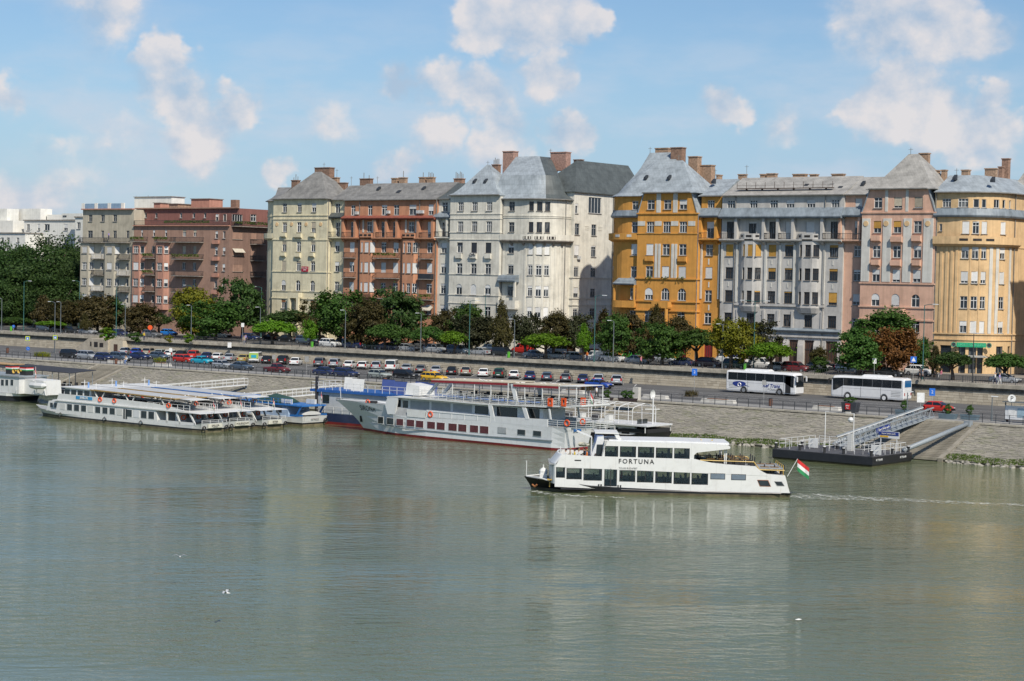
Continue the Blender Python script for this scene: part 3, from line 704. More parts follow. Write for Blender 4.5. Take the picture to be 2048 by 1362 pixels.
YB_, YW_ = 286.6, 287.9            # projecting blocks, wings
def back(x0, x1, y=300.0): return [(x1, y), (x0, y)]
def loggia(f, cyt, cyb, xref, cols, slabmat, colmat, out=0.95, cw=0.5, u0=None, u1=None):
 """a storey of posts carrying the skirt roof: floor slab with consoles, posts, returns (z floor, z top)"""
 za, zb = f.Zat(xref, cyb), f.Zat(xref, cyt); u0 = 0.0 if u0 is None else u0; u1 = f.L if u1 is None else u1
 f.prof(u0, u1, [(-.05, za - .45), (out - .35, za - .45), (out, za - .2), (out, za), (-.05, za)], slabmat, 'loggia_floor')
 for c in cols:
  u = f.U(c, (cyt + cyb) / 2); u = min(max(u, u0 + cw / 2), u1 - cw / 2)
  f.band(u - cw / 2, u + cw / 2, za + .003, zb, out - .12, colmat, 'pillar')
  f.prof(u - .25, u + .25, [(-.05, za - 1.0), (.12, za - 1.0), (out - .1, za - .45), (-.05, za - .45)], slabmat, 'console')
 return za, zb
def skirt(f, cyt, cyb, xref, out=1.15, u0=0.0, u1=None, mat=None):
 za, zb = f.Zat(xref, cyb), f.Zat(xref, cyt)
 f.prof(u0, f.L if u1 is None else u1, [(-.05, za - .35), (out - .15, za - .35), (out, za - .1), (out, za + .02), (.08, zb), (-.05, zb)], mat or m_skirt, 'skirt_roof'); return za, zb
# ---- yellow house with the rounded corner
def yellow_house():
 h = House('corner_house', 'yellow corner house with rounded front and green pub sign', CG, -131, 290)
 x0 = h.X(527, 600); xf = x0 + 3.2; R = 7.0; cy = 286.9 + R
 path = [(x0, 286.9), (xf, 286.9)] + arc(xf, cy, R, -90, 0, 9)[1:]; xe = path[-1][0]
 path += [(xe, 302.0)]
 f = h.face(path, ZS, h.Z(600, 262), p_yellow, back=[(xe, 312), (x0, 312)])
 zt = f.z1
 rows = [(425, 493), (565, 632), (703, 770), (842, 910), (980, 1046)]
 f.grid([(695, 1.15), (751, 1.05), (799, 0.9), (904, 1.05)], rows, 600, 751, style='T', sh={(0, 0): 1, (0, 1): .1, (0, 2): 1, (0, 3): 1, (1, 0): .3, (1, 1): .3, (1, 2): .3, (1, 3): .5, (2, 0): .75, (2, 1): .8, (2, 2): .7, (2, 3): 1, (3, 0): 0, (3, 1): 0, (3, 2): 0, (3, 3): 0, (4, 0): .4, (4, 1): 1, (4, 2): 1, (4, 3): .5})
 f.grid([(593, 1.5), (685, 1.6)], [(298, 346)], 320, 640, style='3', sh=False)
 f.grid([(758, 0.9), (801, 0.7), (871, 1.0), (912, 0.6), (946, 0.6)], [(300, 348)], 320, 760, style='S', sh=False)
 f.win(f.U(560, 455), f.Zat(560, 478), f.Zat(560, 438), 0.5, 'S', sh=0)
 skirt(f, 350, 388, 640, 0.55)
 f.bandy(398, 404, 700, .12, p_yellow, 'string_course')
 # balcony ring
 za = f.Zat(700, 545); u0, u1 = 0.1, f.U(985, 520)
 f.prof(u0, u1, [(-.05, za - .5), (.35, za - .5), (.75, za - .15), (.75, za + .02), (-.05, za + .02)], p_yellow, 'balcony_floor'); f.band(u0, u1, za + .02, za + 1.05, .75, p_yellow, 'parapet', inn=-.62)
 for c in (690, 762, 824):
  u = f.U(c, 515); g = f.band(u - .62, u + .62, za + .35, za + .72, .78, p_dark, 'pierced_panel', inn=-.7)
 f.bandy(560, 566, 700, .10, p_yellow, 'string_course')
 for c in (835, 870, 940): u = f.U(c, 800); f.band(u - .28, u + .28, f.Zat(760, 1048), f.Zat(760, 566), .10, p_strip, 'pilaster')
 for c in (560, 590, 618, 645): u = f.U(c, 800); f.band(u - .22, u + .22, f.Zat(600, 1044), f.Zat(600, 566), .12, p_yellow, 'pilaster')
 for c in (722, 774): u = f.U(c, 800); f.band(u - .16, u + .16, f.Zat(760, 1048), f.Zat(760, 566), .08, p_yellow, 'pilaster')
 f.bandy(1049, 1056, 750, .18, p_yellow, 'string_course'); f.bandy(1082, 1088, 750, .14, p_yellow, 'string_course')
 zg = f.Zat(740, 1118)
 for c, w in ((585, 1.9), (677, 1.1), (735, 1.2), (778, .9), (886, 1.4), (938, .9)):
  u = f.U(c, 1180); f.hole(u - w / 2, u + w / 2, ZS + .15, zg)
  p, d = at_u(f.path, f.us, u); g = MB().box(-w / 2, .22, 0, w / 2, .28, zg - ZS - .15).build('shop_window', m_pane, h.root, loc=(p[0] - h.base[0], p[1] - h.base[1], .15), rz=math.atan2(d[1], d[0]))
  MB().box(-w / 2, .14, 1.9, w / 2, .22, 2.05).build('transom', m_bframe, g)
 u0_, u1_ = f.U(700, 1165), f.U(800, 1165); f.prof(u0_, u1_, [(0.02, ZS + 2.9), (1.5, ZS + 2.75), (1.5, ZS + 2.87), (0.02, ZS + 3.05)], m_gframe, 'entrance_canopy')
 gutter(f, zt); downpipe(f, 0.25, ZS, zt); downpipe(f, f.U(962, 700), ZS, zt)
 # roof following the curve
 mb = h.mb(); rp = path[:-1] + [(xe, 312)]; rings = []
 zr = h.Z(700, 170, 293)
 for o, z in ((.55, zt - .12), (.55, zt + .02), (-1.2, zt + .9), (-5.0, zr)): rings.append([(p[0], p[1], z) for p in offset(rp, o)])
 mb.ring_loft(rings, False, False, closed=False); top = rings[-1] + [(x0, 312, zr)]; mb.add(top, [tuple(range(len(top)))])
 mb.add([rings[0][0], rings[1][0], rings[2][0], rings[3][0], (x0, 312, zr), (x0, 312, zt)], [(0, 1, 2, 3, 4, 5)])
 r = h.part(mb, 'roof', m_zinc)
 for a, b, t, q in ((530, 549, 145, 180), (563, 590, 143, 180), (675, 722, 143, 172)): h.chim_px(a, b, t, q, 294, m_brickp, r)
 for c, t in ((640, 185), (850, 197)): skylight(h, c, t, 290, r)
 h.mast(648, 130, 170, 294, r)
 # the block further up the side street, with its pointed roof
 xs = xe + 0.9; g = h.face([(xe, 302), (xs, 302), (xs, 320)], ZS, h.P(990, 335, 303)[2], p_yellow, back=[(xe - 6, 320), (xe - 6, 302)])
 zz = g.z1
 for ya, yb in ((565, 640), (705, 780), (842, 920), (985, 1060)):
  for dy in (2.2, 5.2): g.win(.9 + dy, f.Zat(904, yb), f.Zat(904, ya), 1.2, 'T', sh=RW.choice((0, .5)))
 hip(h, xe - 6, xs, 302, 320, zz, xe - 3.2, xe - 2.6, 309, h.P(1000, 90, 309)[2], m_tile)
 h.chim_px(900, 945, 80, 180, 305, m_brick, r); h.chim_px(880, 908, 125, 180, 303, m_brick, r); h.chim_px(805, 880, 135, 180, 300, m_brickp, r)
 # pub sign
 us = f.U(730, 1110); p, d = at_u(f.path, f.us, us); n = (d[1], -d[0]); a = math.atan2(d[1], d[0])
 sg = thing('pub_sign', 'long green fascia sign with pale lettering on the yellow corner house', 'sign', (p[0] + n[0] * .35, p[1] + n[1] * .35, f.Zat(730, 1124)), a)
 m_green = M('sign_green', (0.02, 0.36, 0.17), 0.5, var=0.08); m_let = M('sign_lettering', (0.16, 0.55, 0.36), 0.6)
 MB().box(-2.3, 0, 0, 2.3, .14, .72).build('board', m_green, sg); lettering('LIGET SÖRÖZŐ', .52, m_let, sg, (0, -.02, .36), spacing=1.15)
 for sx in (-1, 1):
  o = MB().tube([(sx * 2.75, 0.02, .36), (sx * 2.75, .12, .36)], .42, 14).build('round_sign', m_shutk, sg); MB().torus((sx * 2.75, 0, .36), .34, .035, 'y', 14, 4).build('ring', m_let, o)
 for fc in h.faces: fc.finish()
yellow_house()
def front_block(h, xl, xr, zt, mat, yb=YB_, yw=YW_, zattic=None, inset=1.0):
 """projecting block; its top storey leans in at both sides like a cut gable when zattic is given"""
 if zattic is None: return h.face([(xl, yw + .4), (xl, yb), (xr, yb), (xr, yw + .4)], ZS, zt, mat, back=back(xl, xr))
 f = h.face([(xl, yw + .4), (xl, yb), (xr, yb), (xr, yw + .4)], ZS, zattic, mat, back=back(xl, xr))
 g = h.face([(xl + inset, yb), (xr - inset, yb)], zattic, zt, mat, name='attic_wall', back=back(xl + inset, xr - inset))
 mb = h.mb()
 for a, b in ((xl, xl + inset), (xr, xr - inset)):
  mb.add([(a, yb, zattic + .003), (b, yb, zattic + .003), (b, yb, zt - .003)], [(0, 1, 2)])
 h.part(mb, 'attic_shoulder', mat)
 for a, b in ((xl, xl + inset), (xr, xr - inset)):
  mb = h.mb(); s = 1 if a < b else -1
  mb.hexa([(a - s * .05, yb - .12, zattic), (a + s * .12, yb - .12, zattic), (a + s * .12, 296, zattic), (a - s * .05, 296, zattic), (b - s * .1, yb - .12, zt), (b + s * .08, yb - .12, zt), (b + s * .08, 296, zt), (b - s * .1, 296, zt)])
  h.part(mb, 'attic_slope', m_zinc)
 return f, g
# ---- pink house
def pink_house():
 h = House('pink_house', 'pink house with pale panels and pointed tiled roof beside the yellow corner', CG, -145, 290)
 xw = h.X(-12, 600, YW_); xl, xr = h.X(118, 560, YB_), h.X(527, 560, YB_)
 zt, za = h.Z(300, 243, YB_), h.Z(300, 372, YB_)
 w = h.face([(xw, YW_), (xl, YW_)], ZS, h.Z(60, 275), p_pink, back=back(xw, xl))
 f, g = front_block(h, xl, xr, zt, p_pink, zattic=za, inset=1.35)
 g.grid([212, 323, 437], [(290, 350)], 320, 323, 1.5, 'T', sh={(0, 0): 0, (0, 1): .8, (0, 2): .9}, shm=m_shutb)
 f.grid([208, 319, 432], [(422, 489)], 455, 319, 1.4, 'T', sh={(0, 0): .6, (0, 1): .5, (0, 2): 0}, shm=m_shuty)
 f.grid([203, 316, 430], [(560, 627), (694, 762)], 590, 316, 1.4, 'T', sh={(0, 0): 0, (0, 1): 0, (0, 2): .3, (1, 0): .4, (1, 1): .85, (1, 2): .7})
 f.grid([196, 307, 419], [(828, 898)], 865, 307, 1.5, 'T', arch=(0,), sh={(0, 0): .5, (0, 1): .9, (0, 2): 0})
 f.grid([190, 302, 417], [(972, 1038)], 1005, 302, 1.5, 'T')
 for c0, c1 in ((120, 166), (237, 283), (350, 396), (462, 516)):
  f.band(f.U(c0, 590) + .02, f.U(c1, 590), f.Zat(319, 762), f.Zat(319, 408), .12, p_strip, 'pale_panel')
 for c in (146, 258, 374, 490):
  u = f.U(c, 440); z = f.Zat(319, 437); p, d = at_u(f.path, f.us, u); h.part(h.mb().tube([(p[0], p[1] - .12, z), (p[0], p[1] - .2, z)], .45, 14), 'medallion', p_yellow)
 for c in (260, 374): u = g.U(c, 310); g.band(u - .25, u + .25, za + .05, zt - .1, .08, p_strip, 'pilaster')
 for cy in (372, 766, 898, 968): f.bandy(cy, cy + 8, 319, .16, p_pink, 'string_course')
 for c, w_, y in ((319, 1.0, 520), (205, .8, 515), (430, .8, 515), (314, .9, 652), (430, .7, 650), (202, .7, 650)):
  u = f.U(c, y); z = f.Zat(319, y + 18); f.prof(u - w_, u + w_, [(-.05, z - .35), (.25, z - .1), (.62, z), (.62, z + .85), (-.05, z + .85)], p_pink, 'window_balcony')
 u = f.U(316, 925); f.balcony(u - 1.5, u + 1.5, f.Zat(319, 945), 1.1, 'solid', p_pink)
 w.grid([(97, 1.3)], [(298, 346), (423, 495), (560, 622), (694, 757), (828, 890), (962, 1018)], 590, 97, sh={(1, 0): .5, (2, 0): 0, (3, 0): .2, (4, 0): .7, (5, 0): 0}, shm=m_shut)
 zl, zu = loggia(w, 390, 527, 80, (10, 118), p_pink, p_pink); skirt(w, 345, 390, 80, 1.2)
 w.balcony(0.35, w.L - .2, zl + .02, .9)
 for c in (8,): w.band(.05, .5, f.Zat(319, 1000), zl - 1.0, .15, p_strip, 'pilaster')
 rw = gable(h, xw, xl + 1.2, YW_, w.z1, 293.5, h.Z(150, 178, 293.5), 301, m_tile)
 p = h.P(410, 50, 292.5)
 r = hip(h, xl + 1.2, xr - .4, YB_, 298, zt, p[0] - .9, p[0] + .9, 292.5, p[2], m_tile)
 gutter(g, zt + .02, out=.6); h.chim_px(440, 500, 50, 130, 294, m_brickp, r); h.mast(393, 15, 50, 292.5, r); skylight(h, 330, 213, 289, r, .8); skylight(h, 130, 218, 291, rw)
 gutter(w, w.z1); downpipe(f, f.L - 1.5, ZS, za)
 for fc in h.faces: fc.finish()
pink_house()
# ---- grey house
def grey_house():
 h = House('grey_house', 'long grey house with rounded bays, posts and columned ground floor', CF, -164, 290)
 x0, x1 = h.X(70, 600), h.X(880, 600); Y = 287.5
 f = h.face([(x0, Y), (x1, Y)], ZS, h.Z(480, 200, Y), p_grey, back=back(x0, x1))
 f.grid([(140, 1.5), (290, 1.5), (425, 1.5), (533, 1.6), (671, 1.6), (833, 1.5)], [(233, 285)], 255, 480, style='3', sh={(0, 0): 0, (0, 1): 0, (0, 2): 0, (0, 3): .5, (0, 4): .5, (0, 5): 0})
 sz = skirt(f, 283, 342, 480, 1.25)
 f.grid([(135, 1.4), (283, 1.5), (419, 1.5), (524, 1.3), (665, 1.6), (830, 1.6)], [(376, 490)], 430, 480, style='G', fr=m_bframe, sh={(0, 0): 0, (0, 1): .1, (0, 2): 0, (0, 3): .95, (0, 4): .9, (0, 5): 0}, sill=False)
 zl, zu = loggia(f, 345, 494, 480, (186, 368, 462, 563, 757), p_grey, p_grey)
 for a, b in ((62, 160), (377, 446), (471, 546), (765, 872)): f.balcony(f.U(a, 470), f.U(b, 470), zl + .02, .92)
 rows = [(530, 608), (684, 763), (840, 920)]
 kw = dict(style='G', fr=m_bframe)
 f.grid([(127, 1.5), (411, 1.5), (522, 1.6), (820, 1.6)], rows, 720, 480, sh={(0, 0): 1, (0, 1): 1, (0, 2): .1, (0, 3): .15, (1, 0): 0, (1, 1): .3, (1, 2): .1, (1, 3): .25, (2, 0): 0, (2, 1): 0, (2, 2): .1, (2, 3): .8}, shm=m_shuty, **kw)
 f.grid([(118, 1.5), (403, 1.5), (512, 1.5), (652, 1.5), (268, 1.5), (810, 1.6)], [(992, 1072)], 1030, 480, sh=False, **kw)
 for c, a, b in ((0, 198, 342), (1, 578, 738)):
  ua, ub = f.U(a, 720), f.U(b, 720); xa, xb = x0 + ua, x0 + ub; z0, z1 = f.Zat(480, 945), zl + .95
  pth = [(xa, Y), (xa + .55, Y - .55), (xa + 1.3, Y - .85), (xb - 1.3, Y - .85), (xb - .55, Y - .55), (xb, Y)]
  g = h.face(pth, z0, zl - .2, p_grey, name='bay')
  cs = [(221, .5), (263, 1.0), (318, 1.0)] if c == 0 else [(600, .6), (647, 1.1), (702, 1.0)]
  g.grid(cs, rows, 720, 480, zf=f, sh=({(0, 0): 1, (0, 1): 1, (0, 2): 1, (1, 0): 0, (1, 1): 0, (1, 2): 0, (2, 0): 0, (2, 1): 0, (2, 2): .1} if c == 0 else {(r_, q): 0 for r_ in range(3) for q in range(3)}), shm=m_shuty, **kw)
  g.prof(0.1, g.L - .1, [(-.6, z0 - .9), (-.3, z0 - .9), (.10, z0), (.10, z0 + .15), (-.6, z0 + .15)], p_grey, 'corbel')
  g.prof(0.1, g.L - .1, [(-.9, zl - .2), (.10, zl - .2), (.10, zl + .0), (-.9, zl + .0)], p_grey, 'bay_floor'); g.band(.1, g.L - .1, zl, zl + .95, .06, p_grey, 'parapet', inn=.1)
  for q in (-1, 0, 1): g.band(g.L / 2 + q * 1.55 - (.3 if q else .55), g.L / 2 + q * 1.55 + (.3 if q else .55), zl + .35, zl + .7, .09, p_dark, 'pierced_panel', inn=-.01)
 for c in (178, 368, 463, 560, 757, 62): u = f.U(c, 720); u = max(u, .25); f.band(u - .2, u + .2, f.Zat(480, 918), zl - 1.0, .16, p_strip, 'pilaster')
 for c in (123, 408, 517, 815):
  for y0, y1 in ((632, 662), (785, 815)): u = f.U(c, 720); f.band(u - .12, u + .12, f.Zat(480, y1), f.Zat(480, y0), .06, p_strip, 'relief')
 f.bandy(925, 940, 480, .25, p_grey, 'string_course', u0=f.U(165, 920), u1=f.U(760, 920))
 for c in (357, 452, 548, 182, 745): u = f.U(c, 1000); f.band(u - .22, u + .22, f.Zat(480, 1082), f.Zat(480, 965), .15, p_grey, 'pilaster')
 f.prof(0, f.L, [(-.05, f.Zat(480, 1108)), (.5, f.Zat(480, 1105)), (.65, f.Zat(480, 1095)), (.1, f.Zat(480, 1080)), (-.05, f.Zat(480, 1080))], m_skirt, 'ledge_roof')
 f.bandy(1125, 1140, 480, .22, p_grey, 'string_course')
 zg = f.Zat(480, 1158)
 for i, (a, b) in enumerate(((128, 190), (232, 300), (335, 398), (430, 490), (524, 586), (627, 693), (768, 845))):
  u0, u1 = f.U(a, 1200), f.U(b, 1200); f.hole(u0, u1, ZS + .15, zg)
  p, d = at_u(f.path, f.us, (u0 + u1) / 2); g = MB().box(-(u1 - u0) / 2, .2, 0, (u1 - u0) / 2, .28, zg - ZS - .15).build('gate', p_wood, h.root, loc=(p[0] - h.base[0], p[1] - h.base[1], .15))
  for q in range(1, 4): MB().box(-(u1 - u0) / 2 + q * (u1 - u0) / 4 - .04, .14, 0, -(u1 - u0) / 2 + q * (u1 - u0) / 4 + .04, .2, zg - ZS - .15).build('gate_bar', m_bframe, g)
  MB().box(-(u1 - u0) / 2, .13, 2.6, (u1 - u0) / 2, .2, 2.8).build('gate_transom', m_bframe, g)
 for c in (415, 508, 607, 712, 318, 212): u = f.U(c, 1220); f.prof(u - .55, u + .55, [(-.05, ZS), (.45, ZS), (.4, zg - .9), (.22, zg - .2), (-.05, zg - .2)], p_grey, 'column')
 gutter(f, f.z1); downpipe(f, f.U(165, 600), ZS, f.z1); downpipe(f, f.U(760, 600), ZS, f.z1)
 zr = h.Z(560, 80, 294); r = gable(h, x0 + .05, x1 - .05, Y, f.z1, 294, zr, 301, m_tile)
 # walkway with rail along the roof
 mb = h.mb(); zwk = h.Z(450, 158, 289.2)
 ua, ub = x0 + f.U(150, 400), x0 + f.U(785, 400)
 mb.box(ua, 288.6, zwk, ub, 289.3, zwk + .12)
 for i in range(11): x = ua + (ub - ua) * i / 10; mb.bar((x, 288.7, zwk), (x, 288.7, zwk + 1.15), .06)
 for i in range(6): x = ua + (ub - ua) * (i + .5) / 6; mb.bar((x, 289.3, zwk), (x, 289.6, zwk - .8), .25)
 mb.bar((ua, 288.7, zwk + .6), (ub, 288.7, zwk + .6), .04); h.part(mb, 'walkway', M('rusty_iron', (0.075, 0.045, 0.032), 0.8, var=.3), r)
 for a, b in ((187, 240), (333, 368), (378, 445), (550, 650), (663, 715), (808, 900)): h.chim_px(a, b, 62 + (a % 7), 85, 295, m_brickp, r)
 h.mast(243, 0, 85, 295, r); skylight(h, 805, 147, 291, r, .8); skylight(h, 865, 163, 290, r, .8); skylight(h, 640, 147, 291, r, .8)
 for fc in h.faces: fc.finish()
grey_house()
# ---- orange house
def orange_house():
 h = House('orange_house', 'bright orange house with zinc roofs and big brick chimneys beside the side street', CE, -190, 290)
 xl, xr = h.X(275, 640, YB_), h.X(660, 640, YB_); xw = h.X(815, 640, YW_); zt, za = h.Z(460, 340, YB_), h.Z(460, 472, YB_)
 R = 6.2; xc = xl - 2.6; yt = 287.4; pth = arc(xc, yt + R, R, 180, 270, 7) + [(xl + .3, yt)]
 t = h.face(pth, ZS, h.Z(200, 362, yt), p_orange, back=[(xl + .3, 302), (xc - R, 302)])
 f, g = front_block(h, xl, xr, zt, p_orange, zattic=za, inset=1.25)
 w = h.face([(xr, YW_), (xw, YW_)], ZS, h.Z(740, 362, YW_), p_orange, back=back(xr, xw))
 S0 = {(0, 0): 0, (0, 1): 0, (0, 2): .5}
 g.grid([363, 470, 572], [(388, 450)], 420, 470, 1.6, 'T', sh=S0)
 f.grid([358, 465, 571], [(528, 600)], 565, 465, 1.6, '3', sh=False)
 f.grid([355, 460, 568], [(673, 747), (818, 892)], 710, 460, 1.55, 'T', sh={(0, 0): 1, (0, 1): 0, (0, 2): 0, (1, 0): 0, (1, 1): .95, (1, 2): .95})
 f.grid([348, 455, 562], [(960, 1038)], 1000, 455, 1.75, '3', arch=(0,), sh={(0, 0): .6, (0, 1): 0, (0, 2): 0})
 f.grid([345, 452, 556], [(1108, 1182)], 1145, 452, 1.6, 'T', sh=False)
 for c0, c1 in ((400, 428), (508, 536)): g.band(g.U(c0, 410), g.U(c1, 410), za + .05, zt - .05, .08, p_strip, 'pilaster')
 for c0, c1 in ((278, 325), (388, 432), (494, 540), (605, 650)): f.band(f.U(c0, 540), f.U(c1, 540), f.Zat(465, 556), f.Zat(465, 526), .06, p_strip, 'frieze_panel')
 for c in (396, 417, 503, 524): u = f.U(c, 780); f.band(u - .24, u + .24, f.Zat(460, 893), f.Zat(460, 673), .12, p_strip, 'pilaster')
 for cy, o in ((472, .18), (602, .1), (895, .2), (1043, .2), (1103, .2)): f.bandy(cy, cy + 8, 460, o, p_orange, 'string_course')
 for c, y in ((355, 780), (568, 780)): u = f.U(c, y); f.prof(u - .9, u + .9, [(-.05, f.Zat(460, 800)), (.35, f.Zat(460, 785)), (.35, f.Zat(460, 755)), (-.05, f.Zat(460, 755))], p_orange, 'window_box')
 u = f.U(443, 1070); f.balcony(u - 1.7, u + 1.7, f.Zat(455, 1085), 1.3, 'solid', p_orange)
 for sx in (-1.3, 1.3): p, d = at_u(f.path, f.us, u + sx); h.part(h.mb().tube([(p[0], p[1] - 1.0, ZS), (p[0], p[1] - 1.0, f.Zat(455, 1085) - .1)], .32, 10), 'column', p_orange)
 for c in (352, 456, 560): u = f.U(c, 895); flowers(h, h.root, (f.path[1][0] + u - f.us[1] - .8, YB_ - .25, f.Zat(455, 897)), (f.path[1][0] + u - f.us[1] + .8, YB_ - .25, f.Zat(455, 897)), dens=5)
 # rounded corner
 t.grid([(120, .8), (254, 1.35)], [(397, 452), (530, 600), (673, 747), (818, 890), (958, 1032), (1105, 1170)], 710, 200, sh={(2, 1): .9, (3, 1): 0, (4, 1): 0, (0, 1): 0, (1, 1): 0})
 skirt(t, 455, 490, 200, .55); za_ = t.Zat(200, 640); t.prof(0, t.L - .4, [(-.05, za_ - .5), (.3, za_ - .5), (.85, za_ - .15), (.85, za_ + .02), (-.05, za_ + .02)], p_orange, 'balcony_floor'); t.band(0, t.L - .4, za_ + .02, za_ + 1.0, .85, p_orange, 'parapet', inn=-.7)
 for c in (168, 238): u = t.U(c, 625); t.band(u - .5, u + .5, za_ + .3, za_ + .75, .88, p_strip, 'parapet_panel', inn=-.8)
 ua, ub = t.U(158, 1000), t.L - .35
 t.prof(ua, ub, [(-.05, t.Zat(210, 940)), (1.5, t.Zat(210, 938)), (1.6, t.Zat(210, 930)), (.3, t.Zat(210, 895)), (-.05, t.Zat(210, 895))], m_skirt, 'porch_roof'); t.balcony(ua, ub, t.Zat(210, 1080), 1.35, 'solid', p_orange, 1.1)
 for uu in (ua + .1, ub - .1): p, d = at_u(t.path, t.us, uu); h.part(h.mb().bar((p[0] + d[1] * 1.2, p[1] - d[0] * 1.2, t.Zat(210, 1040)), (p[0] + d[1] * 1.2, p[1] - d[0] * 1.2, t.Zat(210, 938)), .3), 'post', p_orange)
 # wing
 w.grid([(752, 1.45)], [(390, 441)], 415, 752, style='3', sh=False); w.grid([(748, 1.5)], [(530, 636)], 580, 748, sh={(0, 0): .4}, sill=False)
 w.grid([(741, 1.45)], [(677, 750), (824, 896), (974, 1048), (1120, 1192)], 710, 741, sh={(0, 0): 0, (1, 0): .95, (2, 0): 0, (3, 0): 0})
 zl, zu = loggia(w, 490, 640, 740, (680, 797), p_orange, p_orange); skirt(w, 441, 490, 740, 1.2); w.balcony(w.U(690, 620), w.U(785, 620), zl + .02, .92)
 for c in (690, 805): u = w.U(c, 850); w.band(u - .18, u + .18, w.Zat(740, 1030), zl - 1.0, .14, p_strip, 'pilaster')
 for y0, y1 in ((770, 808), (920, 955), (1068, 1105)): u = w.U(738, y0); w.band(u - .12, u + .12, w.Zat(740, y1), w.Zat(740, y0), .06, p_strip, 'relief')
 # ground floor: red gates
 zg = f.Zat(460, 1290)
 for fc, c, ww in ((f, 345, 2.2), (f, 452, 2.2), (f, 558, 2.2), (w, 735, 1.8), (t, 245, 1.5)):
  u = fc.U(c, 1300); fc.hole(u - ww / 2, u + ww / 2, ZS + .15, zg); p, d = at_u(fc.path, fc.us, u)
  g_ = MB().box(-ww / 2, .2, 0, ww / 2, .28, zg - ZS - .15).build('gate', p_redgate, h.root, loc=(p[0] - h.base[0], p[1] - h.base[1], .15), rz=math.atan2(d[1], d[0]))
  for q in range(1, 4): MB().box(-ww / 2 + q * ww / 4 - .03, .16, 0, -ww / 2 + q * ww / 4 + .03, .2, zg - ZS - .15).build('gate_bar', m_bframe, g_)
 # roofs
 mb = h.mb(); zt2 = t.z1; rp = pth + [(xl + 7, yt)]; zr = h.Z(400, 82, 296); rings = []
 for o, z in ((.5, zt2 - .12), (.5, zt2), (-.8, zt2 + .7), (-2.0, zt2 + 2.2)): rings.append([(p[0], p[1], z) for p in offset(rp, o)])
 pk = h.P(355, 85, 296); pk2 = h.P(520, 82, 296); n = len(rp)
 rings.append([(pk[0] + (pk2[0] - pk[0]) * i / (n - 1), 296 - .0, zr) for i in range(n)])
 mb.ring_loft(rings, False, False, closed=False)
 mb.add([(pk[0], 296, zr), (pk2[0], 296, zr), (pk2[0], 304, zt2), (pk[0] - 4, 304, zt2)], [(0, 1, 2, 3)]); mb.add([(pk[0], 296, zr), (pk[0] - 4, 304, zt2), (rings[3][0])], [(0, 1, 2)])
 mb.add([(pk2[0], 296, zr), (pk2[0] + 4, 296, zt2 + 1), (pk2[0] + 4, 304, zt2), (pk2[0], 304, zt2)], [(0, 1, 2, 3)])
 r = h.part(mb, 'roof', m_zinc)
 p = h.P(548, 132, 292.5); r2 = hip(h, xl + 1.2, xr - .5, YB_, 297, zt, p[0] - .7, p[0] + .7, 292.5, p[2], m_zinc); gutter(g, zt + .02, out=.6)
 r3 = gable(h, xr - .5, xw, YW_, w.z1, 293.5, h.Z(780, 255, 293.5), 301, m_zinc); gutter(w, w.z1)
 for a, b, tp, bt, Y in ((390, 490, 58, 85, 297), (492, 578, 54, 140, 294.5), (605, 678, 112, 230, 296), (682, 768, 168, 250, 297), (786, 802, 230, 255, 294)): h.chim_px(a, b, tp, bt, Y, m_brickp if a < 490 or a > 600 else m_brick, r, d=1.4)
 h.mast(357, 45, 85, 296, r); h.mast(543, 95, 135, 292.5, r2); h.mast(778, 188, 250, 295, r3)
 for c, y, Y in ((332, 247, 290.5), (482, 247, 289.3), (770, 272, 291)): skylight(h, c, y, Y, r)
 downpipe(f, f.L - 1.6, ZS, za); downpipe(t, t.U(95, 700), ZS, t.z1)
 for fc in h.faces: fc.finish()
orange_house()
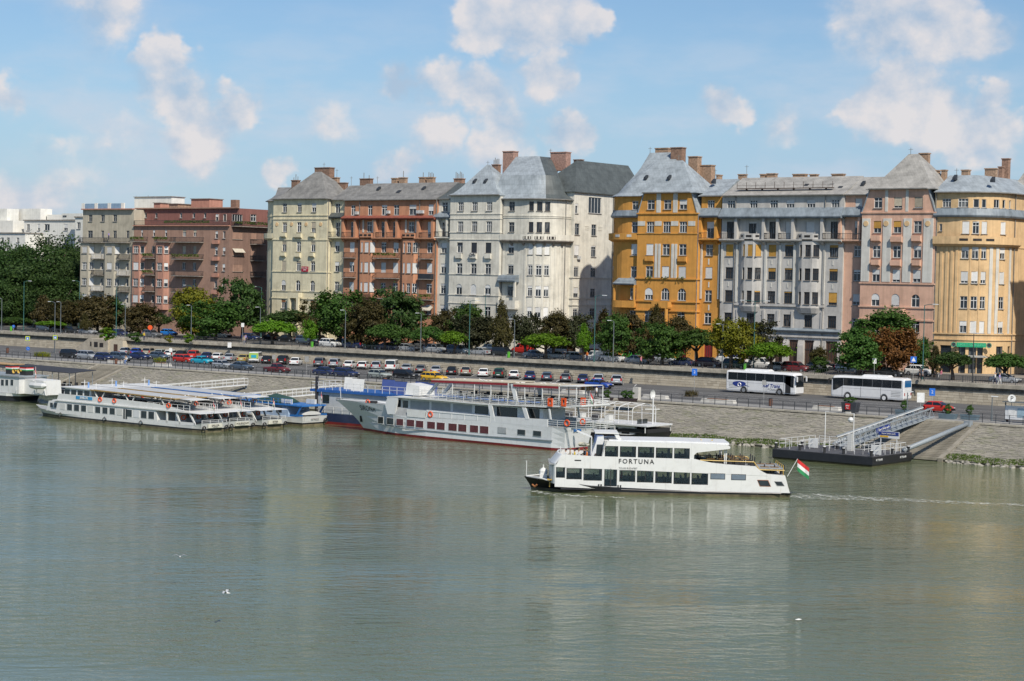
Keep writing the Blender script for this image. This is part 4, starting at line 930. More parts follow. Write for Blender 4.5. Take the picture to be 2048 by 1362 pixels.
# ---- white house with the rounded corner
def white_house():
 h = House('white_house', 'off-white house with rounded corner, stone balcony and steep grey roofs', CD, -222, 292)
 xw, xl, xr = h.X(-27, 600, YW_), h.X(65, 600, YB_), h.X(397, 600, YB_); xa = h.X(560, 600, 287.4); R = 6.0
 zt = h.Z(220, 332, YB_); y2 = 287.4
 w = h.face([(xw, YW_), (xl, YW_)], ZS, h.Z(30, 358, YW_), p_white, back=back(xw, xl))
 f = front_block(h, xl, xr, zt, p_white)
 cpath = [(xr, y2), (xa, y2)] + arc(xa, y2 + R, R, -90, 0, 9)[1:]; xe = cpath[-1][0]; cpath += [(xe, y2 + R + .5)]
 c = h.face(cpath, ZS, h.Z(480, 358, y2), p_white, back=[(xe, 306), (xr, 306)])
 xq = xe + .7; ret = h.face([(xe - .5, y2 + R + .5), (xq, y2 + R + .5), (xq, 316)], ZS, h.P(900, 308, 294.5)[2], p_white, back=[(xe - 9, 316), (xe - 9, y2 + R + .5)])
 f.grid([137, 230, 327], [(378, 438), (507, 577)], 450, 230, 1.4, '3', sh=False)
 f.grid([131, 225, 320], [(648, 716), (788, 857)], 720, 225, 1.4, 'T', sh={(0, 0): .3, (0, 1): .95, (0, 2): .95, (1, 0): 0, (1, 1): 0, (1, 2): 0}, shm=m_shutk, fr=m_wframe)
 f.grid([125, 220, 316], [(925, 996)], 960, 220, 1.5, 'T', arch=(0,), sh={(0, 0): .3, (0, 1): 1, (0, 2): .3})
 f.grid([120, 215, 315], [(1073, 1140)], 1105, 215, 1.4, 'T')
 for cy in (455, 487, 578, 625, 857, 995, 1050): f.bandy(cy, cy + 6, 225, .10, p_white, 'string_course')
 for cc, y in ((128, 720), (225, 722), (322, 722)):
  u = f.U(cc, y); z = f.Zat(225, 755); f.prof(u - .75, u + .75, [(-.05, z - .1), (.3, z), (.4, z + .1), (.4, z + 1.0), (-.05, z + 1.0)], p_white, 'window_box')
 u = f.U(225, 735); flowers(h, h.root, (f.path[1][0] + u - f.us[1] - .9, YB_ - .5, f.Zat(225, 728)), (f.path[1][0] + u - f.us[1] + .9, YB_ - .5, f.Zat(225, 728)), m_gframe, 8)
 u = f.U(215, 1030); f.balcony(u - 1.5, u + 1.5, f.Zat(220, 1050), 1.1, 'solid', p_white)
 w.grid([(33, 1.4)], [(380, 440)], 410, 33, style='T', sh=False); w.grid([(29, 1.4)], [(512, 608)], 560, 29, sh=False, sill=False); w.grid([(25, 1.35)], [(650, 717), (788, 852), (922, 988), (1062, 1125)], 720, 25, sh={(0, 0): .5, (1, 0): .3, (2, 0): .2, (3, 0): .4})
 zl, zu = loggia(w, 470, 612, 30, (-2, 62), p_white, p_white); skirt(w, 448, 478, 30, 1.1, mat=m_skirt); w.balcony(.25, w.L - .2, zl + .02, .92)
 c.grid([(472, 1.35)], [(377, 438), (513, 578), (655, 720), (795, 858), (934, 1002)], 690, 470, style='T', sh={(0, 0): 0, (1, 0): 0, (2, 0): .4, (3, 0): .1, (4, 0): .1}, fr=m_gframe)
 c.grid([(606, .95), (661, 1.05), (714, .95)], [(376, 438), (512, 581)], 480, 661, style='S', fr=m_bframe, sh=False)
 c.grid([(600, .95), (656, 1.1), (709, .95)], [(655, 728), (795, 866), (937, 1006), (1077, 1147)], 760, 656, style='T', sh={(0, 0): 1, (0, 1): 1, (0, 2): 1, (3, 0): .4, (3, 1): .5, (3, 2): .9, (1, 0): .1, (1, 1): .1, (1, 2): .1, (2, 0): .2, (2, 1): .3, (2, 2): .3}, shm=m_shut)
 for cc in (565, 628, 684, 738, 765, 795, 815): u = c.U(cc, 850); c.band(u - .2, u + .2, c.Zat(656, 1180), c.Zat(656, 645), .10, p_white, 'pilaster')
 za = c.Zat(650, 632); u0, u1 = .05, c.L - .2
 c.prof(u0, u1, [(-.05, za - .55), (.35, za - .55), (.95, za - .15), (.95, za + .02), (-.05, za + .02)], m_slab, 'balcony_floor'); c.band(u0, u1, za + .02, za + 1.05, .95, p_white, 'parapet', inn=-.8)
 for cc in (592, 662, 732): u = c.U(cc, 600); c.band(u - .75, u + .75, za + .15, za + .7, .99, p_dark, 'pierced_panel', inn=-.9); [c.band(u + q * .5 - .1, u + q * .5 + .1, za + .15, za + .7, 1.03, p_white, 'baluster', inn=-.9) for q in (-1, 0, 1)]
 for cc in (480, 560, 627, 695, 750, 805): u = c.U(cc, 640); c.prof(u - .22, u + .22, [(-.05, za - 1.1), (.15, za - 1.0), (.85, za - .5), (-.05, za - .5)], m_slab, 'console')
 for cy in (467, 478): c.bandy(cy, cy + 6, 650, .10, p_white, 'string_course')
 ub = c.U(525, 900); c.prof(.03, ub, [(-.05, c.Zat(470, 912)), (1.3, c.Zat(470, 910)), (1.4, c.Zat(470, 900)), (1.0, c.Zat(470, 868)), (-.05, c.Zat(470, 862))], m_skirt, 'porch_roof'); c.balcony(.03, ub, c.Zat(470, 1085), 1.2, 'solid', p_white, 1.5)
 p, d = at_u(c.path, c.us, ub - .15); h.part(h.mb().bar((p[0], p[1] - 1.05, c.Zat(470, 1010)), (p[0], p[1] - 1.05, c.Zat(470, 910)), .35), 'post', p_white)
 # side street face
 ret.win(ret.U(908, 420), ret.Zat(908, 455), ret.Zat(908, 390), .9, 'S', sh=.2); ret.win(ret.U(1030, 400), ret.Zat(1030, 455), ret.Zat(1030, 348), 4.2, '4', sh=0)
 ret.grid([(908, 1.5), (1020, 1.6)], [(525, 600), (667, 742), (808, 875), (947, 1012), (1085, 1150)], 700, 960, sh={(1, 0): .9, (1, 1): .1, (0, 0): 0, (0, 1): 0, (2, 0): .1, (2, 1): .1, (3, 0): .6, (3, 1): .1, (4, 0): .1, (4, 1): 0}, fr=m_gframe)
 for cy in (878, 1015, 1060): ret.bandy(cy, cy + 7, 960, .15, p_white, 'string_course')
 for cy in (537, 548, 560): u = ret.U(1020, cy); [ret.band(u + q * 2.2 - .7, u + q * 2.2 + .7, ret.Zat(1020, cy + 6), ret.Zat(1020, cy), .06, p_white, 'relief') for q in (-1, 1)]
 aircon(ret, ret.U(918, 748), ret.Zat(918, 760))
 # roofs
 rw = gable(h, xw, xl + .5, YW_, w.z1, 293.5, h.Z(110, 255, 293.5), 301, m_zincd); gutter(w, w.z1)
 p = h.P(318, 132, 292.2); r1 = hip(h, xl, xr - .3, YB_, 298, zt, p[0] - .3, p[0] + .5, 292.2, p[2], m_zinc); gutter(f, zt + .02, f.us[1], f.us[2], .55)
 ra, rb, rc = h.P(505, 80, 298.0), h.P(650, 72, 298.0), h.P(945, 115, 305.0); zc = c.z1; rp = [(xr - 3, y2)] + cpath[1:]; n = len(rp)
 rings = []
 for o, z in ((.55, zc - .12), (.55, zc + .02), (-.9, zc + .9), (-2.0, zc + 2.6), (-3.0, zc + 4.6)): rings.append([(q[0], q[1], z) for q in offset(rp, o)])
 rings.append([(ra[0] + (rb[0] - ra[0]) * min(1, i / 4), 298 + max(0, i - 4) * .6, (ra[2] + rb[2]) / 2) for i in range(n)])
 zk = (ra[2] + rb[2]) / 2; k = 5
 mb = h.mb(); mb.ring_loft([r_[:k + 1] for r_ in rings], False, False, closed=False)
 mb.add([rings[0][0], rings[1][0], rings[2][0], rings[3][0], rings[4][0], rings[5][0], (ra[0] - 2, 304, zk), (xr - 3, 306, zc)], [tuple(range(8))])
 rA = h.part(mb, 'roof', m_zinc)
 mb = h.mb(); mb.ring_loft([r_[k:] for r_ in rings], False, False, closed=False)
 top = rings[-1][k:]; mb.add(list(top) + [(top[-1][0] - 6, 312, zk), (ra[0] - 2, 312, zk), rings[-1][0]], [tuple(range(len(top) + 3))])
 zrt = ret.z1
 gp = h.P(860, 116, 303.5)
 zg = h.P(900, 116, 306)[2]; ya = y2 + R + .1
 A0, A1, C0, C1 = (xq + .4, ya, zrt), (xq + .4, 318, zrt), (xq - 10, ya, zrt), (xq - 10, 318, zrt); T0, T1 = (xq - 4.4, 300.5, zg), (xq - 4.4, 318, zg)
 mb.add([A0, A1, T1, T0, C0, C1], [(0, 1, 2, 3), (0, 3, 4), (4, 3, 2, 5), (1, 5, 2)]); mb.add([A0, (A0[0], ya, zrt - .2), (A1[0], 318, zrt - .2), A1], [(0, 1, 2, 3)])
 mb.add([(C0[0], ya, zrt), (A0[0], ya, zrt), (A0[0], ya, zrt - .2), (C0[0], ya, zrt - .2)], [(0, 1, 2, 3)])
 rB = h.part(mb, 'roof', m_zincd)
 gutter(c, zc + .02, 0, c.L, .55); downpipe(c, .12, ZS, zc); downpipe(c, c.U(828, 700), ZS, zc)
 h.chim_px(418, 502, 47, 145, 297.5, M('pink_chimney_brick', (0.38, 0.23, 0.18), .9, var=.25, scale=3., bump=.4), rA, d=1.6); h.chim_px(735, 860, 53, 120, 301, MATS['pink_chimney_brick'], rB, d=1.6); h.chim_px(888, 948, 102, 118, 306, m_brick, rB)
 h.chim_px(92, 160, 228, 255, 294.5, m_brick, rw, 6); h.chim_px(345, 395, 135, 160, 297, m_brick, r1, 5)
 for cc, y, Y, ro in ((233, 243, 289.3, r1), (305, 243, 289.3, r1), (516, 200, 293.6, rA), (580, 198, 293.6, rA), (455, 200, 293.6, rA), (695, 185, 295, rB), (768, 192, 296.5, rB)): skylight(h, cc, y, Y, ro)
 h.mast(735, 25, 55, 301, rB); h.mast(318, 105, 132, 292.2, r1)
 for fc in h.faces: fc.finish()
white_house()
# ---- terracotta house
def terracotta_house():
 h = House('terracotta_house', 'terracotta house with iron balconies, two bays and long slate roof', CC, -253, 290)
 x0, x1 = h.X(90, 650), h.X(722, 650); Y = 287.5
 f = h.face([(x0, Y), (x1, Y)], ZS, h.Z(400, 338, Y), p_terra, back=back(x0, x1))
 f.grid([(158, 1.2), (273, 1.2), (370, 1.5), (452, 1.4), (563, 1.9), (687, 1.3)], [(374, 444)], 408, 400, sh={(0, 0): 0, (0, 1): 0, (0, 2): .15, (0, 3): 0, (0, 4): .4, (0, 5): .6})
 skirt(f, 446, 463, 400, 1.15, mat=M('red_cornice', (0.24, 0.07, 0.045), .8, var=.2))
 f.grid([(155, 1.1), (367, 1.35), (445, 1.1), (685, 1.6)], [(488, 590)], 540, 400, sh={(0, 0): 0, (0, 1): 0, (0, 2): 0, (0, 3): .8}, sill=False); f.grid([(268, 1.2), (554, 1.5)], [(488, 560)], 525, 400, sh=False)
 for c in (228, 293, 518, 588): u = f.U(c, 520); f.band(u - .2, u + .2, f.Zat(400, 562), f.Zat(400, 470), .1, p_strip, 'pilaster')
 zl, zu = loggia(f, 466, 597, 400, (98, 185, 322, 398, 470, 615, 712), p_terra, p_terra, cw=.55)
 for a, b in ((100, 172), (330, 388), (404, 462), (625, 706)): f.balcony(f.U(a, 570), f.U(b, 570), zl + .02, .92)
 rows = [(630, 698), (766, 835), (905, 968)]
 S = {(0, 0): 1, (0, 1): .1, (0, 2): .6, (0, 3): 0, (1, 0): .3, (1, 1): 1, (1, 2): 1, (1, 3): .9, (2, 0): .95, (2, 1): 0, (2, 2): 0, (2, 3): .1}
 f.grid([(150, 1.3), (365, 1.3), (448, 1.4), (679, 1.4)], rows, 700, 400, sh=S, sill=False); f.grid([(150, 1.3), (360, 1.4), (445, 1.4), (672, 1.4)], [(1045, 1110)], 1070, 400)
 for i, (a, b) in enumerate(((203, 310), (493, 600))):
  xa, xb = x0 + f.U(a, 700), x0 + f.U(b, 700); z0 = f.Zat(400, 985)
  g = h.face([(xa, Y), (xa + .7, Y - .75), (xb - .5, Y - .75), (xb, Y)], z0, zl - .2, p_terra, name='bay')
  cs = [(216, .5), (248, 1.05), (290, .95)] if i == 0 else [(504, .5), (537, 1.0), (581, .95)]
  g.grid(cs, rows, 700, 400, zf=f, sh=({(r_, q): 1 for r_ in range(3) for q in range(3)} if i == 0 else {(0, 0): 0, (0, 1): 0, (0, 2): 0, (1, 0): 1, (1, 1): 1, (1, 2): 1, (2, 0): 0, (2, 1): 0, (2, 2): 0}))
  g.prof(.05, g.L - .05, [(-.5, z0 - .7), (-.2, z0 - .7), (.08, z0), (.08, z0 + .12), (-.5, z0 + .12)], p_terra, 'corbel'); g.prof(.05, g.L - .05, [(-.8, zl - .2), (.2, zl - .2), (.2, zl), (-.8, zl)], p_terra, 'bay_floor'); g.band(.1, g.L - .1, zl, zl + .9, .1, p_terra, 'parapet', inn=.1)
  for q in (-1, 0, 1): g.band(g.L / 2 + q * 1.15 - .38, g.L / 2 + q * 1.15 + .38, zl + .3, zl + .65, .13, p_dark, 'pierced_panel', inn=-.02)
 for r_, y in enumerate((736, 872, 1010)):
  z = f.Zat(400, y)
  f.balcony(f.U(100, y), f.U(176, y), z, 1.0); f.balcony(f.U(314, y), f.U(474, y), z, 1.05, 'flowers' if r_ == 0 else 'iron')
  f.balcony(f.U(622, y), f.U(704, y), z, 1.0, 'solid' if r_ == 1 else ('flowers' if r_ == 2 else 'iron'), rmat=m_shutk if r_ == 1 else None)
 f.bandy(1022, 1030, 400, .18, p_terra, 'string_course'); gutter(f, f.z1)
 for c in (200, 608, 726): downpipe(f, min(f.U(c, 700), f.L - .1), ZS, f.z1)
 for c, y in ((188, 430), (402, 425), (606, 425), (632, 425)): aircon(f, f.U(c, y), f.Zat(400, y + 8))
 r = gable(h, x0 + .03, x1 - .03, Y, f.z1, 294, h.Z(500, 225, 294), 301, m_slate)
 for a, b, t, pots in ((203, 290, 200, 2), (418, 460, 196, 0), (470, 518, 192, 1), (606, 652, 190, 1), (658, 708, 190, 4)): h.chim_px(a, b, t, 228, 295, m_brick if a < 300 else m_brickp, r, pots)
 for c in (145, 323): h.mast(c, 180, 225, 295, r)
 skylight(h, 468, 293, 290.5, r, .9); skylight(h, 333, 268, 291.5, r, .6); skylight(h, 640, 266, 291.5, r, .6)
 u = f.U(665, 1055); f.prof(u - 1.3, u + 1.3, [(-.05, f.Zat(400, 1062)), (.9, f.Zat(400, 1085)), (.9, f.Zat(400, 1080)), (-.05, f.Zat(400, 1055))], m_awn, 'awning')
 for fc in h.faces: fc.finish()
terracotta_house()
# ---- cream house
def cream_house():
 h = House('cream_house', 'cream house with medallions, arched windows and a hipped slate roof', CB, -280, 290)
 xl, xr, xw = h.X(522, 620, YB_), h.X(908, 620, YB_), h.X(1035, 620, YW_); zt = h.Z(700, 278, YB_); yt = 287.3; R = 5.0; xc = xl - .3
 t = h.face(arc(xc, yt + R, R, 180, 270, 6) + [(xl + .3, yt)], ZS, h.Z(480, 293, yt), p_cream, back=[(xl + .3, 302), (xc - R, 302)])
 f = front_block(h, xl, xr, zt, p_cream); w = h.face([(xr, YW_), (xw, YW_)], ZS, h.Z(960, 285, YW_), p_cream, back=back(xr, xw))
 f.grid([607, 713, 817], [(310, 374)], 340, 713, 1.25, 'T', sh={(0, 0): 0, (0, 1): .2, (0, 2): .5})
 f.grid([604, 708, 811], [(446, 517), (585, 656), (724, 795)], 620, 708, 1.25, 'T', sh={(0, 0): .1, (0, 1): 0, (0, 2): .6, (1, 0): .3, (1, 1): 0, (1, 2): .3, (2, 0): .95, (2, 1): .2, (2, 2): .1}, shm=m_shutb)
 f.grid([598, 702, 806], [(862, 937)], 900, 702, 1.3, 'T', arch=(0,), sh={(0, 0): .5, (0, 1): 0, (0, 2): 0}); f.grid([598, 698, 806], [(1003, 1066)], 1035, 702, 1.25, 'T', sh={(0, 0): .3, (0, 1): .95, (0, 2): .95}, shm=M('brown_shutter', (.25, .11, .05), .7))
 for c in (552, 657, 761, 866): p, d = at_u(f.path, f.us, f.U(c, 460)); z = f.Zat(708, 461); h.part(h.mb().tube([(p[0], p[1] + .02, z), (p[0], p[1] - .09, z)], .4, 14), 'medallion', p_yellow)
 for cy in (393, 420, 568, 798, 938, 990): f.bandy(cy, cy + 7, 708, .12, p_cream, 'string_course')
 for c, y, ww in ((707, 540, 1.05), (604, 535, .7), (810, 535, .7), (706, 680, .7), (602, 675, .6), (808, 675, .6)):
  u = f.U(c, y); z = f.Zat(708, y + 18); f.prof(u - ww, u + ww, [(-.05, z - .25), (.3, z), (.5, z + .15), (.5, z + .85), (-.05, z + .85)], p_cream, 'window_balcony')
 u = f.U(695, 960); f.balcony(u - 1.5, u + 1.5, f.Zat(702, 985), 1.2, 'solid', p_cream)
 for s_ in (-1.2, 1.2): p, d = at_u(f.path, f.us, u + s_); h.part(h.mb().bar((p[0], p[1] - .95, ZS), (p[0], p[1] - .95, f.Zat(702, 985) - .1), .55), 'column', p_cream)
 t.grid([(452, .8)], [(312, 378), (448, 515), (585, 655), (722, 790), (860, 935)], 620, 480, sh=False)
 for cy in (400, 560): t.bandy(cy, cy + 8, 480, .12, p_cream, 'string_course')
 za = t.Zat(480, 560); t.prof(0, t.L - .4, [(-.05, za - .4), (.3, za - .4), (.75, za - .1), (.75, za + .02), (-.05, za + .02)], p_cream, 'balcony_floor'); t.band(0, t.L - .4, za + .02, za + .95, .75, p_cream, 'parapet', inn=-.62)
 w.grid([(987, 1.35)], [(312, 380)], 345, 985, sh=False); w.grid([(989, 1.2)], [(447, 548)], 497, 985, sh=False, sill=False); w.grid([(984, 1.2)], [(587, 657), (729, 800), (871, 940), (1005, 1070)], 620, 985, sh={(0, 0): .4, (1, 0): .4, (2, 0): 0, (3, 0): 0})
 zl, zu = loggia(w, 412, 553, 985, (922, 1030), p_cream, p_cream); skirt(w, 378, 408, 985, 1.1, mat=m_zincd); w.balcony(w.U(932, 530), w.U(1018, 530), zl + .02, .92)
 sg = thing('red_banner', 'small red banner with white lettering hung below a window of the cream house', 'banner', (at_u(f.path, f.us, f.U(757, 780))[0][0], YB_ - .25, f.Zat(757, 800)))
 MB().box(-.95, 0, 0, .95, .04, 1.05).build('cloth', M('banner_red', (.42, .02, .05), .7), sg); lettering('PARTI SZÁLLÓ', .25, m_shut, sg, (0, -.02, .72)); lettering('ELADÓ', .25, m_shut, sg, (0, -.02, .34))
 p = h.P(825, 85, 293); p2 = h.P(870, 85, 293); r = hip(h, xl, xr, YB_, 300, zt, p[0], p2[0], 293, p[2], m_slate, flare=True); gutter(f, zt + .02, f.us[1], f.us[2], .5)
 mb = h.mb(); rings = [[(q[0], q[1], z) for q in offset(t.path, o)] for o, z in ((.5, t.z1 - .12), (.5, t.z1), (-.8, t.z1 + .7))]; pk, pk2 = h.P(560, 197, 295), h.P(660, 190, 295); n = len(t.path)
 rings.append([(pk[0] + (pk2[0] - pk[0]) * i / (n - 1), 295, pk[2]) for i in range(n)]); mb.ring_loft(rings, False, False, closed=False)
 mb.add([(pk[0], 295, pk[2]), (pk2[0], 295, pk[2]), (pk2[0], 302, t.z1), (xc - R, 302, t.z1), rings[1][0]], [(0, 1, 2, 3, 4)]); r2 = h.part(mb, 'roof', m_slate)
 r3 = gable(h, xr - .3, xw, YW_, w.z1, 293.5, h.Z(980, 185, 293.5), 301, m_slate); gutter(w, w.z1)
 h.chim_px(822, 950, 60, 165, 295, m_brick, r, d=1.6); h.chim_px(655, 708, 150, 190, 296, m_brick, r, 3); h.chim_px(965, 1058, 168, 185, 295, m_brick, r3); h.chim_px(945, 990, 130, 170, 295.5, m_brickp, r3)
 h.mast(889, 20, 60, 295, r); h.mast(981, 65, 130, 296, r3); downpipe(f, f.L - 1.5, ZS, zt); downpipe(w, w.U(925, 700), ZS, w.z1)
 for fc in h.faces: fc.finish()
cream_house()
# ---- brown-red block of flats
def brown_block():
 h = House('brown_flats', 'brown-red block of flats with planted balconies and salmon bays', CA, -315, 292)
 Y = 287.4; x0, x1 = h.X(1137, 640, Y), onY(*CB(212, 620), Y)[0]; zt = h.Z(1400, 305, Y)
 f = h.face([(x0, Y), (x1, Y)], ZS, zt, p_brown, back=back(x0, x1, 304))
 h2 = House.__new__(House); h2.__dict__.update(h.__dict__); h2.crop = CB
 ret = Face(h2, [(x1, Y), (x1 + .02, Y + .02), (x1 + .02, 303)], ZS, zt, p_brown_shaded, 'wall', [(x1 - 9, 303), (x1 - 9, Y + 1)])  # same brown plaster, with the cream house's shade put into a darker colour
 rows = [(340, 395), (478, 540), (618, 682), (757, 822), (897, 960)]
 f.grid([(1565, 1.1), (1655, 1.0)], rows, 640, 1600, style='S', sh={(0, 0): .3, (0, 1): .4, (1, 0): .9, (1, 1): .9, (2, 0): 0, (2, 1): 0, (3, 0): 0, (3, 1): 0, (4, 0): 0, (4, 1): 0}, shm=m_shutb, sill=False)
 f.grid([(1208, .6), (1310, .7), (1412, .7)], [rows[0]], 370, 1300, style='S', sh={(0, 0): .4, (0, 1): .4, (0, 2): .4}); f.grid([(1303, .9)], rows[1:], 640, 1303, style='S', sh=False, sill=False)
 for i, (ya, yb) in enumerate(rows):
  z = f.Zat(1600, yb + 48); f.balcony(f.U(1493, 640), f.U(1732, 640), z, 1.3, 'flowers' if i in (1,) else 'iron', bar=.2)
  if i == 0:
   for a, b in ((1140, 1255), (1342, 1455)): f.balcony(f.U(a, 640), f.U(b, 640), f.Zat(1300, 440), 1.2, 'flowers', bar=.2)
  else: f.balcony(f.U(1243, 640), f.U(1332, 640), f.Zat(1303, yb + 40), 1.15, 'flowers' if i < 3 else 'iron', bar=.2)
 for a, b in ((1138, 1236), (1338, 1440)):
  xa, xb = x0 + max(.05, f.U(a, 640)), x0 + f.U(b, 640); g = h.face([(xa, Y), (xa + .5, Y - .85), (xb - 1.0, Y - .85), (xb, Y)], f.Zat(1300, 1015), f.Zat(1300, 447), p_salmon, name='bay')
  for (ya, yb) in rows[1:]:
   g.win(g.us[1] + (g.us[2] - g.us[1]) / 2, f.Zat(1300, yb), f.Zat(1300, ya), min(1.7, g.us[2] - g.us[1] - .2), '3', sh=RW.choice((0, 0, 1))); g.win((g.us[2] + g.us[3]) / 2, f.Zat(1300, yb), f.Zat(1300, ya), .9, 'S', sh=RW.choice((0, .5)))
   g.band(.02, g.us[1] + .8, f.Zat(1300, yb) - 1.9, f.Zat(1300, yb) - .05, .03, p_brown, 'spandrel')
 # right part, small windows and the side street
 fb = Face(h2, f.path, f.z0, f.z1, f.mat, 'x', None)
 for cx, rws in ((117, ((388, 437), (510, 562), (625, 680), (745, 797), (868, 917))), (172, ((388, 440), (510, 562), (627, 680), (745, 797), (866, 917)))):
  for ya, yb in rws: f.win(fb.U(cx, 620), fb.Zat(cx, yb), fb.Zat(cx, ya), .85, 'S', sh=RW.choice((0, .4, .5)))
 for ya in (562, 682, 800, 922): f.balcony(fb.U(96, 620), fb.U(140, 620), fb.Zat(117, ya + 35), .5, 'solid', p_salmon, .7)
 for ya, yb in ((390, 440), (517, 568), (635, 685), (750, 800)):
  ret.win(ret.U(270, ya), ret.Zat(265, yb), ret.Zat(265, ya), 2.9, '4', sh=RW.choice((0, .5)), tilt=(ya == 635)); ret.win(ret.U(385, ya), ret.Zat(385, yb), ret.Zat(385, ya), 1.6, 'T', sh=0)
  if ya == 390: ret.balcony(.4, ret.L - 1, ret.Zat(300, 475), 1.0, 'flowers', bar=.2)
  else: ret.balcony(ret.U(360, ya), min(ret.L - .2, ret.U(445, ya)), ret.Zat(400, yb + 35), 1.1, 'iron', bar=.2)
 h.faces.append(ret)
 # set-back roof storeys
 zs = zt; f.prof(0, f.L, [(-.2, zs - .1), (.45, zs - .05), (.45, zs + .12), (-.2, zs + .12)], p_salmon, 'eaves');
 y2 = 290.5; xa = h.X(1160, 230, y2); g = h.face([(xa, y2), (x1 - .4, y2)], zs, h.Z(1500, 160, y2), p_redw, name='roof_storey', back=back(xa, x1 - .4, 303))
 for c in (1240, 1330, 1540, 1650, 1745): g.win(g.U(c, 215), g.Zat(c, 238), g.Zat(c, 195), .8, 'S', sh=0)
 g.band(0, g.L, g.z1, g.z1 + .25, .5, p_brown, 'roof_edge')
 flowers(h, h.root, (h.X(1395, 250, 287.6), 287.7, zs + .9), (h.X(1780, 250, 287.6), 287.7, zs + .9), m_grass, 14)
 f.balcony(.1, f.L - .1, zs + .15, .2, 'iron', p_salmon, 1.0, bar=.25)
 for (a, b, t_, bt, Y_, mt) in ((1145, 1475, 62, 160, 296, p_farw), (1628, 1800, 78, 150, 295, p_salmon), (1310, 1380, 112, 160, 293, p_salmon), (1440, 1530, 120, 160, 293, m_brickp)):
  pa, pb = h.P(a, t_, Y_), h.P(b, t_, Y_); h.part(h.mb().box(pa[0], Y_, h.P(a, bt, Y_)[2] - 1, pb[0] - .6, Y_ + 4, pa[2]), 'penthouse', mt); h.part(h.mb().box(pa[0] - .2, Y_ - .2, pa[2], pb[0] - .4, Y_ + 4.2, pa[2] + .14), 'penthouse_roof', m_slab)
 pa = onY(*CB(220, 285), 297); c = h.part(h.mb().box(pa[0], 297, pa[2] - 4, pa[0] + 1.6, 298.2, pa[2]), 'chimney', m_brick)
 h.mast(1160, 50, 150, 296.5, c); h.mast(1260, 45, 150, 296.5, c); h.mast(1395, 55, 90, 296.5, c)
 for fc in h.faces: fc.finish()
brown_block()
# ---- beige block
def beige_block():
 h = House('beige_flats', 'beige block of flats with a glass-railed roof terrace beside the dark trees', CA, -338, 292)
 Y = 287.4; x0, x1 = h.X(700, 640, Y), h.X(1135, 640, Y) - .03; zt = h.Z(900, 168, Y)
 f = h.face([(x0, Y), (x1, Y)], ZS, zt, p_beige, back=back(x0, x1, 303))
 f.grid([(770, 1.3), (876, 1.3), (980, 1.3)], [(212, 268)], 240, 880, style='T', fr=m_gframe, sh=False); f.grid([(768, 1.7), (873, 1.0), (978, 1.2), (1088, 1.0)], [(345, 408)], 375, 880, fr=m_gframe, sh=False, sill=False)
 rows = [(483, 542), (618, 680), (752, 815), (890, 955)]
 f.grid([(868, .9), (1085, .9)], rows, 640, 868, style='S', sh={(0, 0): .9, (0, 1): 0, (1, 0): 0, (1, 1): 0, (2, 0): 0, (2, 1): 0, (3, 0): 0, (3, 1): .3}, sill=False)
 for a, b in ((706, 898), (910, 1112)): f.balcony(max(.05, f.U(a, 430)), f.U(b, 430), f.Zat(880, 445), 1.2, 'iron', m_slab, bar=.2)
 for i, (ya, yb) in enumerate(rows):
  for a, b in ((805, 893), (1022, 1108)): f.balcony(f.U(a, 640), f.U(b, 640), f.Zat(868, yb + 42), 1.1, 'iron', m_slab, rmat=m_shut if (i + a) % 2 else m_iron, bar=.16)
 for a, b in ((698, 806), (908, 1024)):
  xa, xb = x0 + max(.05, f.U(a, 640)), x0 + f.U(b, 640); g = h.face([(xa, Y), (xa + .3, Y - .85), (xb - 1.2, Y - .85), (xb, Y)], f.Zat(880, 1010), f.Zat(880, 452), p_beige, name='bay')
  for (ya, yb) in rows: g.win((g.us[1] + g.us[2]) / 2, f.Zat(880, yb), f.Zat(880, ya), min(1.7, g.us[2] - g.us[1] - .15), '3', sh=RW.choice((0, 0, .9, 1))); g.win((g.us[2] + g.us[3]) / 2, f.Zat(880, yb), f.Zat(880, ya), 1.05, 'S', sh=RW.choice((0, .6, 1)))
 f.prof(-0, f.L, [(-.3, zt), (.6, zt), (.6, zt + .25), (-.3, zt + .25)], p_salmon, 'eaves')
 z2 = zt + .25; mbp = h.mb(); zp = h.Z(800, 112, Y)
 for i in range(4): xx = x0 + .1 + i * (f.L * .8 - .4) / 3; h.part(h.mb().box(xx - .5, Y - .1, z2, xx + .5, Y + .2, zp), 'parapet_pier', p_farw)
 for i in range(3): xa = x0 + .6 + i * (f.L * .8 - .4) / 3; xb = x0 - .4 + (i + 1) * (f.L * .8 - .4) / 3; h.part(h.mb().box(xa, Y, z2, xb, Y + .04, zp - .1), 'glass_rail', M('pale_glass', (.22, .33, .45), .1))
 for fc in h.faces: fc.finish()
beige_block()
